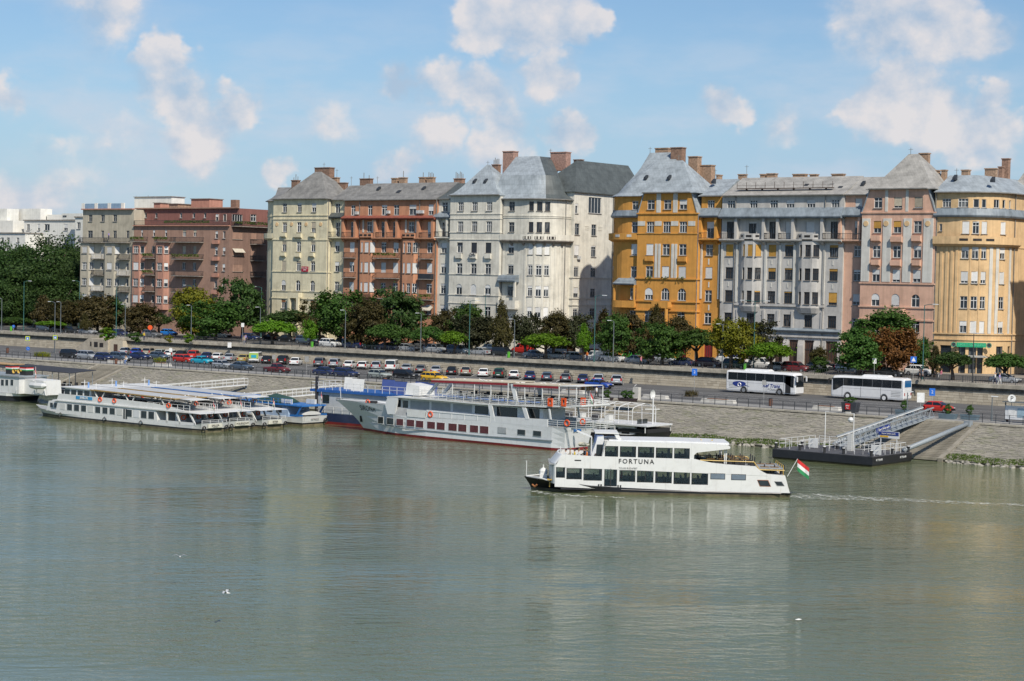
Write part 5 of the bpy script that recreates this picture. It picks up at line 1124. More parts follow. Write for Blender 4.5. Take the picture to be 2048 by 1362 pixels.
# ---- white houses far left behind the trees
def far_house(label, c, Y, a, b, yt, yb_rows, cols, mat, extra=()):
 xa, xb = onY(*CA(a, yt), Y)[0], onY(*CA(b, yt), Y)[0]; zt = onY(*CA((a + b) / 2, yt), Y)[2]
 h = House('far_house', label, CA, (xa + xb) / 2, Y + 4); f = h.face([(xa, Y), (xb, Y), (xb, Y + 9)], ZS, zt, mat, back=[(xa, Y + 9)])
 for ya, yb in yb_rows:
  for cx, ww in cols: f.win(f.U(cx, (ya + yb) / 2), f.Zat(cx, yb), f.Zat(cx, ya), ww, 'S', sh=RW.choice((0, 0, .6)))
 h.part(h.mb().box(xa - .2, Y - .25, zt, xb + .2, Y + 9.2, zt + .3), 'roof', m_slab)
 for (p, q, t, bt, Y2) in extra:
  A, B = h.P(p, t, Y2), h.P(q, t, Y2); h.part(h.mb().box(A[0], Y2, zt, B[0], Y2 + 4, A[2]), 'roof_storey', mat); h.part(h.mb().box(A[0] + .5, Y2 - .04, zt + .6, A[0] + 2.0, Y2 + .02, A[2] - .5), 'roof_window', m_pane)
 for fc in h.faces: fc.finish()
far_house('white far house with stepped balconies above the dark trees', 0, 330, -150, 214, 370, ((405, 445), (470, 520), (560, 610)), ((20, 1.2), (70, 1.2), (152, 1.1)), p_farw, ((-80, 110, 260, 370, 334), (-60, 60, 160, 370, 337)))
far_house('plain white far house with long roof edge above the dark trees', 0, 336, 205, 640, 262, ((290, 345), (400, 460)), ((240, 1.3), (400, 2.2), (330, 1.1), (560, 1.6)), p_farw, ((110, 345, 160, 262, 342), (360, 560, 210, 262, 344)))
far_house('narrow far house with pink roof storey tucked beside the beige flats', 0, 318, 640, 720, 235, ((275, 332), (390, 440)), ((670, 1.4),), p_farw, ((525, 700, 200, 235, 330),))
# ---- the next block, across the side street: its shade falls on the yellow corner
def next_house():
 h = House('street_house', 'ochre house across the side street from the yellow corner house', CG, -103, 292); f = h.face([(-114.5, 300), (-114.5, 290.5), (-111, 287), (-88, 287), (-88, 300)], ZS, 35.5, p_yellow, back=[(-88, 304), (-114.5, 304)])
 for i in range(6):
  for j in range(8): f.win(f.us[2] + 1.6 + j * 2.8, ZS + 5.0 + i * 3.95, ZS + 7.1 + i * 3.95, 1.35, 'T', sh=RW.choice((0, 0, .4, .9)))
 f.band(0, f.L, ZS + 3.9, ZS + 4.3, .2, p_yellow, 'string_course'); gutter(f, 35.5); hip(h, -114.5, -88, 287, 304, 35.5, -108, -94, 295, 41.0, m_zinc)
 for fc in h.faces: fc.finish()
next_house()
# ---------------------------------------------------------------- trees, shrubs
RT = random.Random(77)
def crown_mesh(seed, n_cl, per, shape='round', leaf=0.30):
 """leaf-sized faces gathered in clumps through an uneven crown; unit size: radius 1 wide, 1 high, centre at z = 0"""
 r = np.random.default_rng(seed); V = []; F = []
 lob = r.normal(size=(7, 3)); lob /= np.linalg.norm(lob, axis=1)[:, None]; la = r.uniform(0.10, 0.38, 7) * r.choice([1, 1, -0.7], 7)
 for c in range(n_cl):
  d = r.normal(size=3); d /= np.linalg.norm(d)
  if shape == 'flat': d[2] = abs(d[2]) * 0.8 - 0.15
  rad = r.uniform(0.25, 1.0) ** 0.45
  rad *= 0.85 + float(np.sum(la * np.maximum(0, lob @ d) ** 4))
  ctr = d * rad * np.array([1, 1, 1.0 if shape != 'tall' else 1.0])
  if shape == 'cone': ctr[:2] *= max(0.25, 0.75 - 0.55 * ctr[2])
  cs = r.uniform(0.13, 0.26)
  P = r.normal(size=(per, 3)) * cs * np.array([0.62, 0.62, 0.42]) + ctr
  A = r.normal(size=(per, 3)); A /= np.linalg.norm(A, axis=1)[:, None]; nrm = d * 0.6 + np.array([0, 0, .5]) + r.normal(size=(per, 3)) * .55
  A = A - nrm * (np.sum(A * nrm, 1) / np.sum(nrm * nrm, 1))[:, None]; A /= np.linalg.norm(A, axis=1)[:, None]
  B = np.cross(nrm, A); B /= np.linalg.norm(B, axis=1)[:, None]; s = (leaf * r.uniform(.6, 1.25, per))[:, None]
  q = np.stack([P - A * s * .5, P + B * s * .32, P + A * s * .5, P - B * s * .32], 1).reshape(-1, 3); n0 = len(V) and sum(len(x) for x in V)
  V.append(q)
 V = np.concatenate(V); n = len(V) // 4; me = bpy.data.meshes.new('crown')
 me.vertices.add(len(V)); me.vertices.foreach_set('co', V.astype(np.float32).ravel()); me.loops.add(n * 4); me.loops.foreach_set('vertex_index', np.arange(n * 4, dtype=np.int32))
 me.polygons.add(n); me.polygons.foreach_set('loop_start', np.arange(0, n * 4, 4, dtype=np.int32)); me.polygons.foreach_set('loop_total', np.full(n, 4, dtype=np.int32)); me.update(calc_edges=True); return me
def trunk_mesh(seed, h, cr, ch, r0=0.18):
 """trunk from the ground with limbs reaching into a crown of radius cr whose centre is at h"""
 r = random.Random(seed); mb = MB(); f = h - ch * 0.55
 lean = (r.uniform(-.25, .25), r.uniform(-.25, .25))
 mb.tube([(0, 0, -.15), (lean[0] * .3, lean[1] * .3, f * .5), (lean[0], lean[1], f), (lean[0] * 1.3, lean[1] * 1.3, h + ch * .35)], [r0 * 1.35, r0, r0 * .82, r0 * .2], 7)
 for i in range(7):
  a = i * 2.4 + r.uniform(-.4, .4); z = f * r.uniform(.85, 1.05); l = cr * r.uniform(.5, .85); zz = h + ch * r.uniform(-.25, .55)
  mb.tube([(lean[0], lean[1], z), (lean[0] + math.cos(a) * l * .45, lean[1] + math.sin(a) * l * .45, z + (zz - z) * .55), (lean[0] + math.cos(a) * l, lean[1] + math.sin(a) * l, zz)], [r0 * .55, r0 * .35, r0 * .12], 5)
 return mb.mesh('trunk', smooth=True)
m_bark = M('bark', (0.085, 0.065, 0.05), 0.95, var=0.3, scale=4, bump=.6)
CROWNS = {'round': [crown_mesh(s, 95, 85, 'round', .125) for s in (1, 2, 3, 4)], 'flat': [crown_mesh(s, 80, 85, 'flat', .13) for s in (11, 12, 13)], 'cone': [crown_mesh(s, 80, 80, 'cone', .12) for s in (21, 22)], 'big': [crown_mesh(s, 190, 110, 'round', .075) for s in (31, 32, 33)]}
LEAF = {'green': leafmat('green_leaves', (0.028, 0.074, 0.015), (0.09, 0.17, 0.03)), 'dark': leafmat('dark_green_leaves', (0.020, 0.052, 0.014), (0.075, 0.130, 0.030)), 'lime': leafmat('lime_leaves', (0.055, 0.14, 0.008), (0.17, 0.30, 0.02)),
  'yellow': leafmat('yellowing_leaves', (0.09, 0.13, 0.012), (0.30, 0.29, 0.025)), 'brown': leafmat('russet_leaves', (0.030, 0.032, 0.012), (0.10, 0.072, 0.022), .2), 'olive': leafmat('olive_leaves', (0.030, 0.034, 0.012), (0.105, 0.085, 0.025)), 'maroon': leafmat('dull_maroon_leaves', (0.018, 0.028, 0.012), (0.062, 0.062, 0.025), .2), 'rust': leafmat('rust_leaves', (0.08, 0.035, 0.012), (0.22, 0.095, 0.025), .25)}
WORDS = {'green': 'mid-green', 'dark': 'dark green', 'lime': 'bright lime-green', 'yellow': 'yellowing green', 'brown': 'brownish', 'olive': 'olive-brown', 'maroon': 'dull dark', 'rust': 'rust-orange'}
SHW = {'round': 'rounded', 'flat': 'flat-topped umbrella-shaped', 'cone': 'tall tapering', 'big': 'towering'}
tree_n = 0
def tree(px, ytop, ybot, wpx, Y, col, shape, where, name='street_tree', zg=None, group=None):
 """a tree whose crown spans ytop..ybot and wpx in the photo, rooted on the street at distance Y"""
 global tree_n; tree_n += 1; zg = ZS + .1 if zg is None else zg
 ybot += 10 if shape != 'big' else 4; wpx *= 1.16; t, b = onY(px, ytop - 2, Y), onY(px, ybot, Y); s = FOC / proj(t)[2]; rad = wpx / s / 2; top, bot = t[2], max(b[2], zg + .5); ch = (top - bot) / 2; h = (top + bot) / 2 - zg
 o = thing(name, '%s %s tree %s' % (WORDS[col], SHW[shape], where), 'tree', ((t[0] + b[0]) / 2, Y, zg), group=group)
 c = obj('crown', RT.choice(CROWNS[shape]), LEAF[col], o, loc=(0, 0, h), rz=RT.uniform(0, 6.28)); c.scale = (rad, rad, ch)
 obj('trunk', trunk_mesh(tree_n, h, rad, ch, .16 + rad * .03 if shape != 'big' else .5), m_bark, o); return o
for a in ((100, 640, 672, 60, 266, 'lime', 'flat', 'on the verge in front of the dark park'), (30, 632, 672, 70, 268, 'green', 'flat', 'at the park end of the verge'),
   (85, 590, 660, 44, 276, 'brown', 'cone', 'between the lime tree and the park'), (130, 600, 668, 56, 274, 'olive', 'round', 'beside the lamp post near the park'), (195, 590, 665, 72, 276, 'brown', 'round', 'in front of the beige flats'), (172, 590, 640, 40, 279, 'olive', 'round', 'behind the russet tree at the beige flats'), (170, 630, 664, 26, 266, 'olive', 'cone', 'small, beside the railing at the beige flats'),
   (222, 595, 655, 60, 281, 'dark', 'round', 'behind the russet tree by the beige flats'), (278, 607, 665, 66, 276, 'brown', 'round', 'in front of the brown flats'), (318, 620, 660, 46, 280, 'dark', 'flat', 'beside the russet tree at the brown flats'),
   (385, 568, 664, 78, 274, 'yellow', 'round', 'beside the blue car at the brown flats'), (432, 603, 668, 92, 268, 'green', 'round', 'in front of the brown flats beside the lime tree'), (486, 555, 650, 78, 281, 'dark', 'round', 'at the side street between brown and cream houses'),
   (545, 634, 682, 82, 263, 'lime', 'flat', 'in front of the cream house'), (580, 612, 655, 92, 280, 'dark', 'flat', 'below the porch of the cream house'), (622, 640, 672, 26, 266, 'lime', 'round', 'small, beside the white pick-up'), (680, 580, 685, 96, 270, 'green', 'round', 'where the cream and terracotta houses meet'), (640, 600, 660, 60, 279, 'olive', 'round', 'behind the green tree at the cream house'),
   (735, 600, 690, 72, 268, 'olive', 'round', 'in front of the left bay of the terracotta house'), (800, 575, 690, 92, 277, 'dark', 'round', 'in the middle of the terracotta house'), (770, 640, 695, 74, 265, 'green', 'flat', 'beside the railing below the terracotta house'), (852, 645, 695, 60, 266, 'green', 'flat', 'at the right end of the terracotta house'), (908, 655, 695, 58, 264, 'lime', 'flat', 'small, in front of the white wing'),
   (890, 618, 680, 60, 280, 'olive', 'round', 'behind the small lime tree at the white house'), (938, 608, 670, 62, 281, 'green', 'round', 'below the arched windows of the white house'), (955, 630, 690, 70, 272, 'maroon', 'round', 'in front of the white house'), (1003, 605, 695, 46, 268, 'olive', 'cone', 'below the porch of the white house'), (1052, 628, 690, 60, 272, 'maroon', 'round', 'below the rounded corner of the white house'), (1108, 622, 680, 50, 276, 'olive', 'round', 'at the rounded corner of the white house'),
   (1092, 660, 700, 84, 263, 'lime', 'flat', 'in front of the rounded white corner'), (1150, 628, 690, 60, 281, 'maroon', 'round', 'at the mouth of the side street'), (1168, 650, 690, 34, 263, 'lime', 'cone', 'small, beside the white van at the side street'), (1208, 622, 690, 50, 278, 'olive', 'cone', 'at the corner of the orange house'),
   (1232, 628, 695, 56, 266, 'green', 'round', 'in front of the rounded orange corner'), (1268, 622, 705, 56, 274, 'brown', 'round', 'below the balcony of the orange house'), (1325, 645, 712, 82, 264, 'green', 'round', 'in front of the orange house, above the silver saloon'), (1312, 612, 655, 36, 282, 'olive', 'cone', 'against the porch of the orange house'), (1362, 632, 690, 52, 279, 'brown', 'round', 'behind the two green trees at the orange house'), (1395, 648, 708, 86, 268, 'green', 'flat', 'where the orange and grey houses meet'),
   (1463, 636, 712, 76, 264, 'yellow', 'round', 'in front of the parcel van'), (1512, 640, 715, 68, 272, 'maroon', 'round', 'behind the parcel van at the grey house'), (1543, 676, 725, 82, 263, 'lime', 'flat', 'in front of the small white van'), (1635, 695, 722, 32, 276, 'olive', 'round', 'small, at the columns of the grey house'),
   (1768, 618, 690, 104, 279, 'green', 'round', 'in front of the pink house'), (1718, 652, 742, 84, 265, 'green', 'round', 'above the blue estate by the pink house'), (1792, 655, 745, 80, 269, 'rust', 'round', 'in front of the pink house beside the white car'), (1838, 675, 735, 46, 277, 'green', 'round', 'at the corner of the pink and yellow houses'), (1870, 690, 740, 26, 272, 'olive', 'cone', 'small, left of the pub sign'),
   (1907, 696, 740, 68, 265, 'dark', 'flat', 'below the green pub sign'), (2010, 698, 752, 84, 268, 'green', 'flat', 'beside the silver car at the yellow corner')):
 tree(*a)
# the tall park trees behind the far end of the street
for i, (px, yt, yb, w, Y) in enumerate(((22, 480, 640, 110, 300), (108, 472, 600, 130, 302), (150, 500, 650, 70, 296), (60, 520, 660, 140, 292), (120, 545, 665, 120, 286), (10, 560, 665, 80, 284), (-40, 500, 660, 120, 298))):
 tree(px, yt, yb, w, Y, 'dark', 'big', ('with a broad crown, in the park beside the beige flats' if i % 2 == 0 else 'with deep shade under it, in the park beside the beige flats'), 'park_tree', group='park trees wide' if i % 2 == 0 else 'park trees shady')
# shrubs along the railing
SHRUB = crown_mesh(51, 30, 60, 'round', .2)
def shrub(px, py, Y, w, hgt, col, label, z=None):
 p = onZ(px, py, ZS + .12 if z is None else z); o = thing('shrub', label, 'shrub', tuple(p)); c = obj('foliage', SHRUB, LEAF[col], o, loc=(0, 0, hgt * .42), rz=RT.uniform(0, 6)); c.scale = (w / 2, w / 2 * .8, hgt * .55)
 MB().tube([(0, 0, -.05), (0.05, 0, hgt * .5)], [.06, .03], 5).build('stem', m_bark, o)
shrub(216, 678, 0, 4.2, 2.4, 'lime', 'bright green shrub behind the railing at the beige flats'); shrub(272, 681, 0, 3.4, 1.7, 'green', 'low green shrub beside the waste bin on the upper walk'); shrub(376, 684, 0, 2.6, 1.8, 'lime', 'round bright shrub beside the blue hatchback'); shrub(338, 683, 0, 2.0, 1.3, 'yellow', 'small yellowish shrub in front of the blue hatchback'); shrub(1640, 745, 0, 3.6, 2.6, 'green', 'leafy shrub before the columns of the grey house'); shrub(220, 662, 0, 4, 3.4, 'olive', 'pale flowering shrub behind the bright shrub')
# low planting beds on the quay
def bed(px0, px1, py, col, label, hgt=.7):
 a, b = onZ(px0, py, ZQ), onZ(px1, py, ZQ); cx = (a[0] + b[0]) / 2; Y = (a[1] + b[1]) / 2
 o = thing('planting_bed', label, 'planting bed', (cx, Y, ZQ + .0)); L = abs(b[0] - a[0])
 MB().box(-L / 2, -1.0, 0, L / 2, 1.0, .12).build('soil', M('soil', (.07, .055, .04), .95), o); pts = [(RT.uniform(-L / 2, L / 2), RT.uniform(-.9, .9), .1) for _ in range(int(L * 60))]
 blade_mesh(pts, RT, hgt).build('plants', LEAF[col], o, fix=False, kind='stuff')
bed(50, 118, 714, 'yellow', 'long bed of yellow-green grasses beside the quay road'); bed(300, 336, 725, 'yellow', 'short bed of ornamental grass beside the white bench'); bed(1160, 1190, 781, 'brown', 'dry brown planting beside the blue saloon'); bed(1368, 1395, 793, 'brown', 'dry brown planting beside the long white bench')
# ---------------------------------------------------------------- cars, vans, coaches
def paint(name, c, metal=0.0, rough=0.32): return M('paint_' + name, c, rough, metal, var=0.05, scale=1.0, coat=0.4, dirt=0.08)
PAINT = {n: paint(n, c, mt) for n, c, mt in (('white', (.70, .70, .68), 0), ('silver', (.42, .44, .46), .3), ('grey', (.17, .18, .19), .3), ('black', (.016, .017, .019), 0), ('navy', (.02, .035, .11), .1), ('blue', (.02, .07, .33), 0), ('bright blue', (.03, .22, .62), 0), ('slate blue', (.09, .13, .18), .2), ('red', (.50, .03, .02), 0), ('dark red', (.16, .02, .025), 0), ('yellow', (.72, .42, .02), 0), ('gold', (.44, .35, .12), .2), ('turquoise', (.02, .35, .48), 0), ('dark green', (.02, .07, .05), .1), ('green', (.06, .38, .04), 0), ('beige', (.36, .32, .25), .2), ('pale green', (.38, .42, .38), .2), ('maroon', (.045, .016, .025), .1), ('lime', (.36, .52, .10), 0))}
m_cglass = M('car_glass', (.012, .016, .02), .06, spec=.8, var=0); m_tyre = M('tyre', (.014, .014, .014), .85, var=.1); m_rim = M('wheel_rim', (.38, .38, .38), .4, .6, var=.1); m_lamp = M('headlamp', (.75, .75, .72), .15, var=0); m_tail = M('tail_lamp', (.35, .012, .01), .2, var=0); m_plate = M('number_plate', (.72, .72, .70), .5, var=0); m_trim = M('black_trim', (.025, .025, .026), .6, var=.05)
KIND = {  # length, width, height, cowl, roof front, roof rear, rear base, belt, hood, glazed sides
 'hatchback': (4.0, 1.72, 1.48, .88, .15, -1.40, -1.88, .93, .90, 1), 'saloon': (4.5, 1.77, 1.45, .95, .2, -.95, -1.62, .92, .90, 1), 'estate': (4.6, 1.78, 1.50, .98, .25, -1.95, -2.2, .93, .90, 1),
 'suv': (4.5, 1.86, 1.70, .95, .30, -1.65, -2.1, 1.08, 1.05, 1), 'people carrier': (4.5, 1.82, 1.68, 1.15, .45, -1.9, -2.15, 1.03, .98, 1), 'small van': (4.3, 1.80, 1.86, 1.15, .55, -2.06, -2.12, 1.1, 1.02, 2), 'minibus': (5.0, 1.95, 2.02, 1.72, 1.15, -2.4, -2.46, 1.18, 1.05, 1), 'parcel van': (6.0, 2.05, 2.65, 2.25, 1.55, -2.94, -2.98, 1.3, 1.2, 2), 'pick-up': (4.9, 1.8, 1.65, 1.0, .35, -.45, -.75, 1.0, .98, 1)}
CARM = {}
def car_meshes(kind):
 if kind in CARM: return CARM[kind]
 L, W, H, xc, xf, xr, xb, zb, zh, gl = KIND[kind]; w = W / 2; h = L / 2
 def sec(x, z0, zt, ww, wt): return [(x, -ww * .93, z0), (x, -ww, z0 + .22), (x, -ww, zt - .14), (x, -wt, zt), (x, wt, zt), (x, ww, zt - .14), (x, ww, z0 + .22), (x, ww * .93, z0)]
 deck = zb if kind != 'pick-up' else zb - .1
 st = [sec(-h, .42, deck - .16, w * .86, w * .74), sec(-h + .06, .30, deck - .06, w * .94, w * .80), sec(-h + .3, .24, deck + .02, w, w * .9), sec(xb, .22, zb, w, w * .92), sec((xb + xc) / 2, .20, zb, w, w * .93), sec(xc, .22, zb, w, w * .92), sec(xc + (h - xc) * .5, .22, (zb + zh) / 2 - .02, w, w * .86), sec(h - .3, .24, zh - .12, w * .97, w * .8), sec(h - .05, .30, zh - .28, w * .9, w * .72), sec(h, .40, zh - .36, w * .8, w * .6)]
 body = MB().ring_loft(st); wb, wt = w * .92, w * .74 if gl != 2 and kind != 'minibus' else w * .86
 def ring(z, t, ins=0): return [(xb + (xr - xb) * t + ins, -(wb + (wt - wb) * t) + ins * .6, z), (xc + (xf - xc) * t - ins, -(wb + (wt - wb) * t) + ins * .6, z), (xc + (xf - xc) * t - ins, (wb + (wt - wb) * t) - ins * .6, z), (xb + (xr - xb) * t + ins, (wb + (wt - wb) * t) - ins * .6, z)]
 body.ring_loft([ring(zb - .06, 0), ring(zb, 0), ring(H - .10, .96), ring(H - .03, 1.0, .08), ring(H, 1.0, .30)])
 parts = [('body', body.mesh('body'), None)]
 def pane(p):      # quad lifted outward a little and thin
  c = sum((Vector(q) for q in p), Vector()) / 4; n = (Vector(p[1]) - Vector(p[0])).cross(Vector(p[3]) - Vector(p[0])).normalized()
  if n.dot(c - Vector((0, 0, .6))) < 0: n = -n
  q = [c + (Vector(v) - c) * .90 for v in p]; return MB().hexa([v - n * .02 for v in q] + [v + n * .018 for v in q]).mesh('pane')
 r0, r1 = ring(zb + .02, 0), ring(H - .12, .95)
 parts.append(('windscreen', pane([r0[1], r0[2], r1[2], r1[1]]), m_cglass))
 if kind != 'parcel van': parts.append(('rear_window', pane([(r0[0][0], r0[0][1], r0[0][2] + (.1 if gl == 2 else 0)), (r0[3][0], r0[3][1], r0[3][2] + (.1 if gl == 2 else 0)), r1[3], r1[0]]), m_cglass))
 def lerp(a, b, t): return tuple(a[i] + (b[i] - a[i]) * t for i in range(3))
 sp = [(0, .30), (.30, .64), (.64, 1)] if gl == 1 else [(.72, 1)]
 if kind in ('hatchback', 'saloon', 'pick-up'): sp = [(0.0, .46), (.46, 1)]
 for i, j in ((0, 1), (3, 2)):
  for a, b in sp: parts.append(('side_window', pane([lerp(r0[i], r0[j], a), lerp(r0[i], r0[j], b), lerp(r1[i], r1[j], b), lerp(r1[i], r1[j], a)]), m_cglass))
 R = .31 if kind not in ('suv', 'parcel van', 'minibus', 'pick-up') else .36
 tyre = MB().ring_loft([[(r * math.cos(t), y, r * math.sin(t)) for t in (2 * math.pi * k / 14 for k in range(14))] for r, y in ((R * .7, -.11), (R * .96, -.11), (R, -.07), (R, .07), (R * .96, .11), (R * .7, .11))]).mesh('wheel'); rim = MB().ring_loft([[(r * math.cos(t), y, r * math.sin(t)) for t in (2 * math.pi * k / 10 for k in range(10))] for r, y in ((R * .66, -.122), (R * .66, .122))]).mesh('rim')
 wheels = [(sx, sy, R) for sx in (h - .82, -h + .80) for sy in (-(w - .085), w - .085)]
 for sy in (-1, 1):
  parts.append(('headlight', MB().box(h - .24, sy * w * .66 - .17, zh - .34, h - .045, sy * w * .66 + .17, zh - .20).mesh('headlight'), m_lamp)); zt = zb - .20 if gl == 1 and kind != 'minibus' else zb - .25
  parts.append(('tail_light', MB().box(-h - .005, sy * w * .76 - .13, zt - .16, -h + .2, sy * w * .76 + .13, zt + (.08 if kind in ('hatchback', 'saloon', 'pick-up') else .28)).mesh('tail_light'), m_tail)); parts.append(('mirror', MB().box(xc - .12, sy * (w + .06) - .08, zb + .02, xc + .06, sy * (w + .06) + .08, zb + .18).mesh('mirror'), m_trim))
 parts.append(('rear_bumper', MB().box(-h - .03, -w * .86, .34, -h + .15, w * .86, .50).mesh('rear_bumper'), m_trim if kind != 'saloon' else None)); parts.append(('front_bumper', MB().box(h - .2, -w * .8, .30, h + .02, w * .8, .48).mesh('front_bumper'), m_trim))
 parts.append(('number_plate', MB().box(-h - .045, -.26, .54, -h + .06, .26, .66).mesh('number_plate'), m_plate)); CARM[kind] = (parts, tyre, rim, wheels); return CARM[kind]
def car(kind, col, loc, rz, label, group=None, extra=None):
 parts, tyre, rim, wheels = car_meshes(kind); o = thing('parked_car' if 'van' not in kind and kind != 'minibus' else 'parked_van', label, 'van' if 'van' in kind or kind == 'minibus' else 'car', loc, rz, group)
 for n, me, mt in parts: obj(n, me, mt or PAINT[col], o)
 for (x, y, z) in wheels: t = obj('wheel', tyre, m_tyre, o, loc=(x, y, z)); obj('rim', rim, m_rim, t)
 if extra: extra(o)
 return o
RC = random.Random(8)
def art(s): return s
ROWA = [(245, 713, 'silver', 'saloon'), (268, 713, 'blue', 'hatchback'), (291, 714, 'beige', 'suv'), (315, 716, 'pale green', 'hatchback'), (336, 717, 'white', 'estate'), (358, 718, 'black', 'hatchback'), (383, 719, 'red', 'people carrier'), (408, 721, 'navy', 'saloon'), (431, 723, 'white', 'hatchback'), (455, 724, 'silver', 'saloon'), (482, 724, 'gold', 'saloon'), (507, 727, 'white', 'minibus'), (531, 730, 'black', 'hatchback'), (562, 733, 'black', 'suv'), (587, 732, 'white', 'saloon'), (636, 734, 'grey', 'suv'), (666, 736, 'silver', 'people carrier'), (695, 738, 'white', 'hatchback'), (723, 740, 'white', 'estate'), (751, 741, 'silver', 'people carrier'), (780, 743, 'white', 'minibus'), (810, 742, 'silver', 'saloon'),
  (840, 747, 'grey', 'hatchback'), (870, 750, 'silver', 'saloon'), (902, 751, 'black', 'hatchback'), (931, 754, 'beige', 'people carrier'), (965, 755, 'white', 'saloon'), (996, 757, 'dark green', 'people carrier'), (1027, 759, 'white', 'hatchback'), (1059, 762, 'navy', 'saloon'), (1093, 764, 'slate blue', 'estate'), (1130, 766, 'grey', 'estate'), (1165, 768, 'navy', 'hatchback'), (1196, 769, 'silver', 'people carrier'), (1233, 771, 'silver', 'suv')]
def roofbox(o): MB().ring_loft([[(-1.0, -.35, 1.55), (-1.0, .35, 1.55), (-1.0, .3, 1.62), (-1.0, -.3, 1.62)], [(-.85, -.42, 1.53), (-.85, .42, 1.53), (-.85, .36, 1.86), (-.85, -.36, 1.86)], [(.5, -.42, 1.53), (.5, .42, 1.53), (.5, .36, 1.86), (.5, -.36, 1.86)], [(.8, -.3, 1.55), (.8, .3, 1.55), (.8, .25, 1.65), (.8, -.25, 1.65)]]).build('roof_box', m_trim, o)
def advert(o): MB().box(-2.53, -.85, .85, -2.50, .85, 1.85).build('rear_advert', PAINT['lime'], o); MB().box(-2.56, -.5, 1.0, -2.52, .45, 1.5).build('advert_panel', PAINT['turquoise'], o)
def neighbours(row, i):
 l = row[i - 1] if i else None; r = row[i + 1] if i + 1 < len(row) else None; f = lambda q: q[2] + ' ' + q[3].replace('people carrier', 'mpv')
 return ('between the %s and the %s' % (f(l), f(r))) if l and r else ('at row end, by the ' + f(l or r))
for i, (x, y, c, kd) in enumerate(ROWA):
 p = onY(x, y, 250.4 + RC.uniform(-.25, .25)); L = KIND[kd][0]; ex = roofbox if x == 1130 else (advert if x == 507 else None)
 hd = math.radians(122 + RC.uniform(-3, 3)); car(kd, c, (p[0] + math.cos(hd) * L / 2, p[1] + math.sin(hd) * L / 2, ZQ), hd, '%s %s nosed to the wall %s' % (c, kd.replace('people carrier', 'mpv'), neighbours(ROWA, i)), 'cars nosed to the quay wall', ex)
ROWB = [(135, 716, 'black', 'people carrier'), (169, 719, 'silver', 'people carrier'), (202, 721, 'navy', 'hatchback'), (234, 722, 'slate blue', 'people carrier'), (273, 719, 'navy', 'saloon'), (312, 719, 'slate blue', 'hatchback'), (362, 725, 'red', 'estate'), (398, 728, 'turquoise', 'saloon'), (439, 737, 'silver', 'hatchback'), (477, 740, 'slate blue', 'saloon'), (547, 746, 'dark red', 'pick-up'), (644, 751, 'navy', 'saloon'), (686, 754, 'navy', 'estate'), (753, 757, 'pale green', 'hatchback'), (806, 757, 'black', 'estate')]
for i, (x, y, c, kd) in enumerate(ROWB):
 p = onZ(x, y, ZQ); car(kd, c, (p[0], p[1] + .8, ZQ), RC.uniform(-.04, .04), '%s %s along the quay fence %s' % (c, kd.replace('people carrier', 'mpv'), neighbours(ROWB, i)), 'cars parked along the quay fence')
def taxi(o): MB().box(-.25, -.3, 1.5, 0, .3, 1.64).build('roof_sign', PAINT['yellow'], o)
p = onZ(863, 763, ZQ); car('estate', 'yellow', (p[0], p[1] + .8, ZQ), 0.0, 'yellow taxi driving along the quay road behind the white passenger ship', extra=taxi)
p = onZ(1192, 777, ZQ); car('saloon', 'blue', (p[0], p[1] + .8, ZQ), 0.0, 'bright blue saloon on the quay road beside the dry planting bed')
p = onZ(1873, 825, ZQ); car('hatchback', 'red', (p[0], p[1] + .8, ZQ), 0.0, 'red hatchback on the quay road behind the steel gangway')
UP = [(90, 662, 'slate blue', 'suv'), (121, 665, 'black', 'saloon'), (147, 667, 'black', 'estate'), (176, 671, 'silver', 'saloon'), (240, 673, 'navy', 'hatchback'), (303, 677, 'grey', 'suv'), (338, 672, 'bright blue', 'hatchback'), (412, 675, 'slate blue', 'saloon'), (444, 674, 'white', 'saloon'), (502, 681, 'navy', 'estate'), (541, 681, 'black', 'hatchback'), (640, 686, 'white', 'pick-up'), (660, 696, 'white', 'suv'), (708, 699, 'navy', 'suv'), (689, 692, 'silver', 'hatchback'), (726, 687, 'white', 'estate'), (747, 699, 'dark green', 'hatchback'), (777, 701, 'navy', 'saloon'), (818, 705, 'silver', 'hatchback'), (870, 707, 'silver', 'people carrier'), (917, 709, 'slate blue', 'people carrier'), (959, 713, 'silver', 'saloon'), (1007, 716, 'black', 'people carrier'), (1045, 707, 'red', 'small van'), (1070, 717, 'slate blue', 'saloon'), (1117, 719, 'silver', 'saloon'), (1157, 722, 'slate blue', 'estate'), (1191, 726, 'white', 'small van'), (1225, 727, 'white', 'suv'), (1268, 718, 'green', 'small van'), (1276, 731, 'silver', 'saloon'), (1312, 723, 'black', 'suv'), (1364, 734, 'navy', 'saloon'), (1332, 726, 'silver', 'hatchback'), (1420, 737, 'maroon', 'suv'), (1465, 729, 'white', 'parcel van'), (1473, 739, 'dark green', 'people carrier'), (1524, 738, 'white', 'small van'), (1561, 745, 'silver', 'hatchback'), (1592, 745, 'dark red', 'people carrier'), (1638, 741, 'grey', 'hatchback'), (1699, 746, 'slate blue', 'estate'), (1739, 748, 'dark red', 'suv'), (1780, 754, 'black', 'saloon'), (1839, 752, 'white', 'suv'), (2010, 768, 'silver', 'saloon'), (1118, 702, 'white', 'minibus'), (840, 695, 'grey', 'saloon'), (800, 690, 'dark red', 'hatchback'), (985, 700, 'slate blue', 'hatchback'), (895, 697, 'white', 'saloon'), (575, 684, 'black', 'saloon'), (612, 688, 'slate blue', 'suv'), (1190, 712, 'dark red', 'estate'), (1655, 734, 'black', 'saloon'), (1730, 737, 'silver', 'hatchback')]
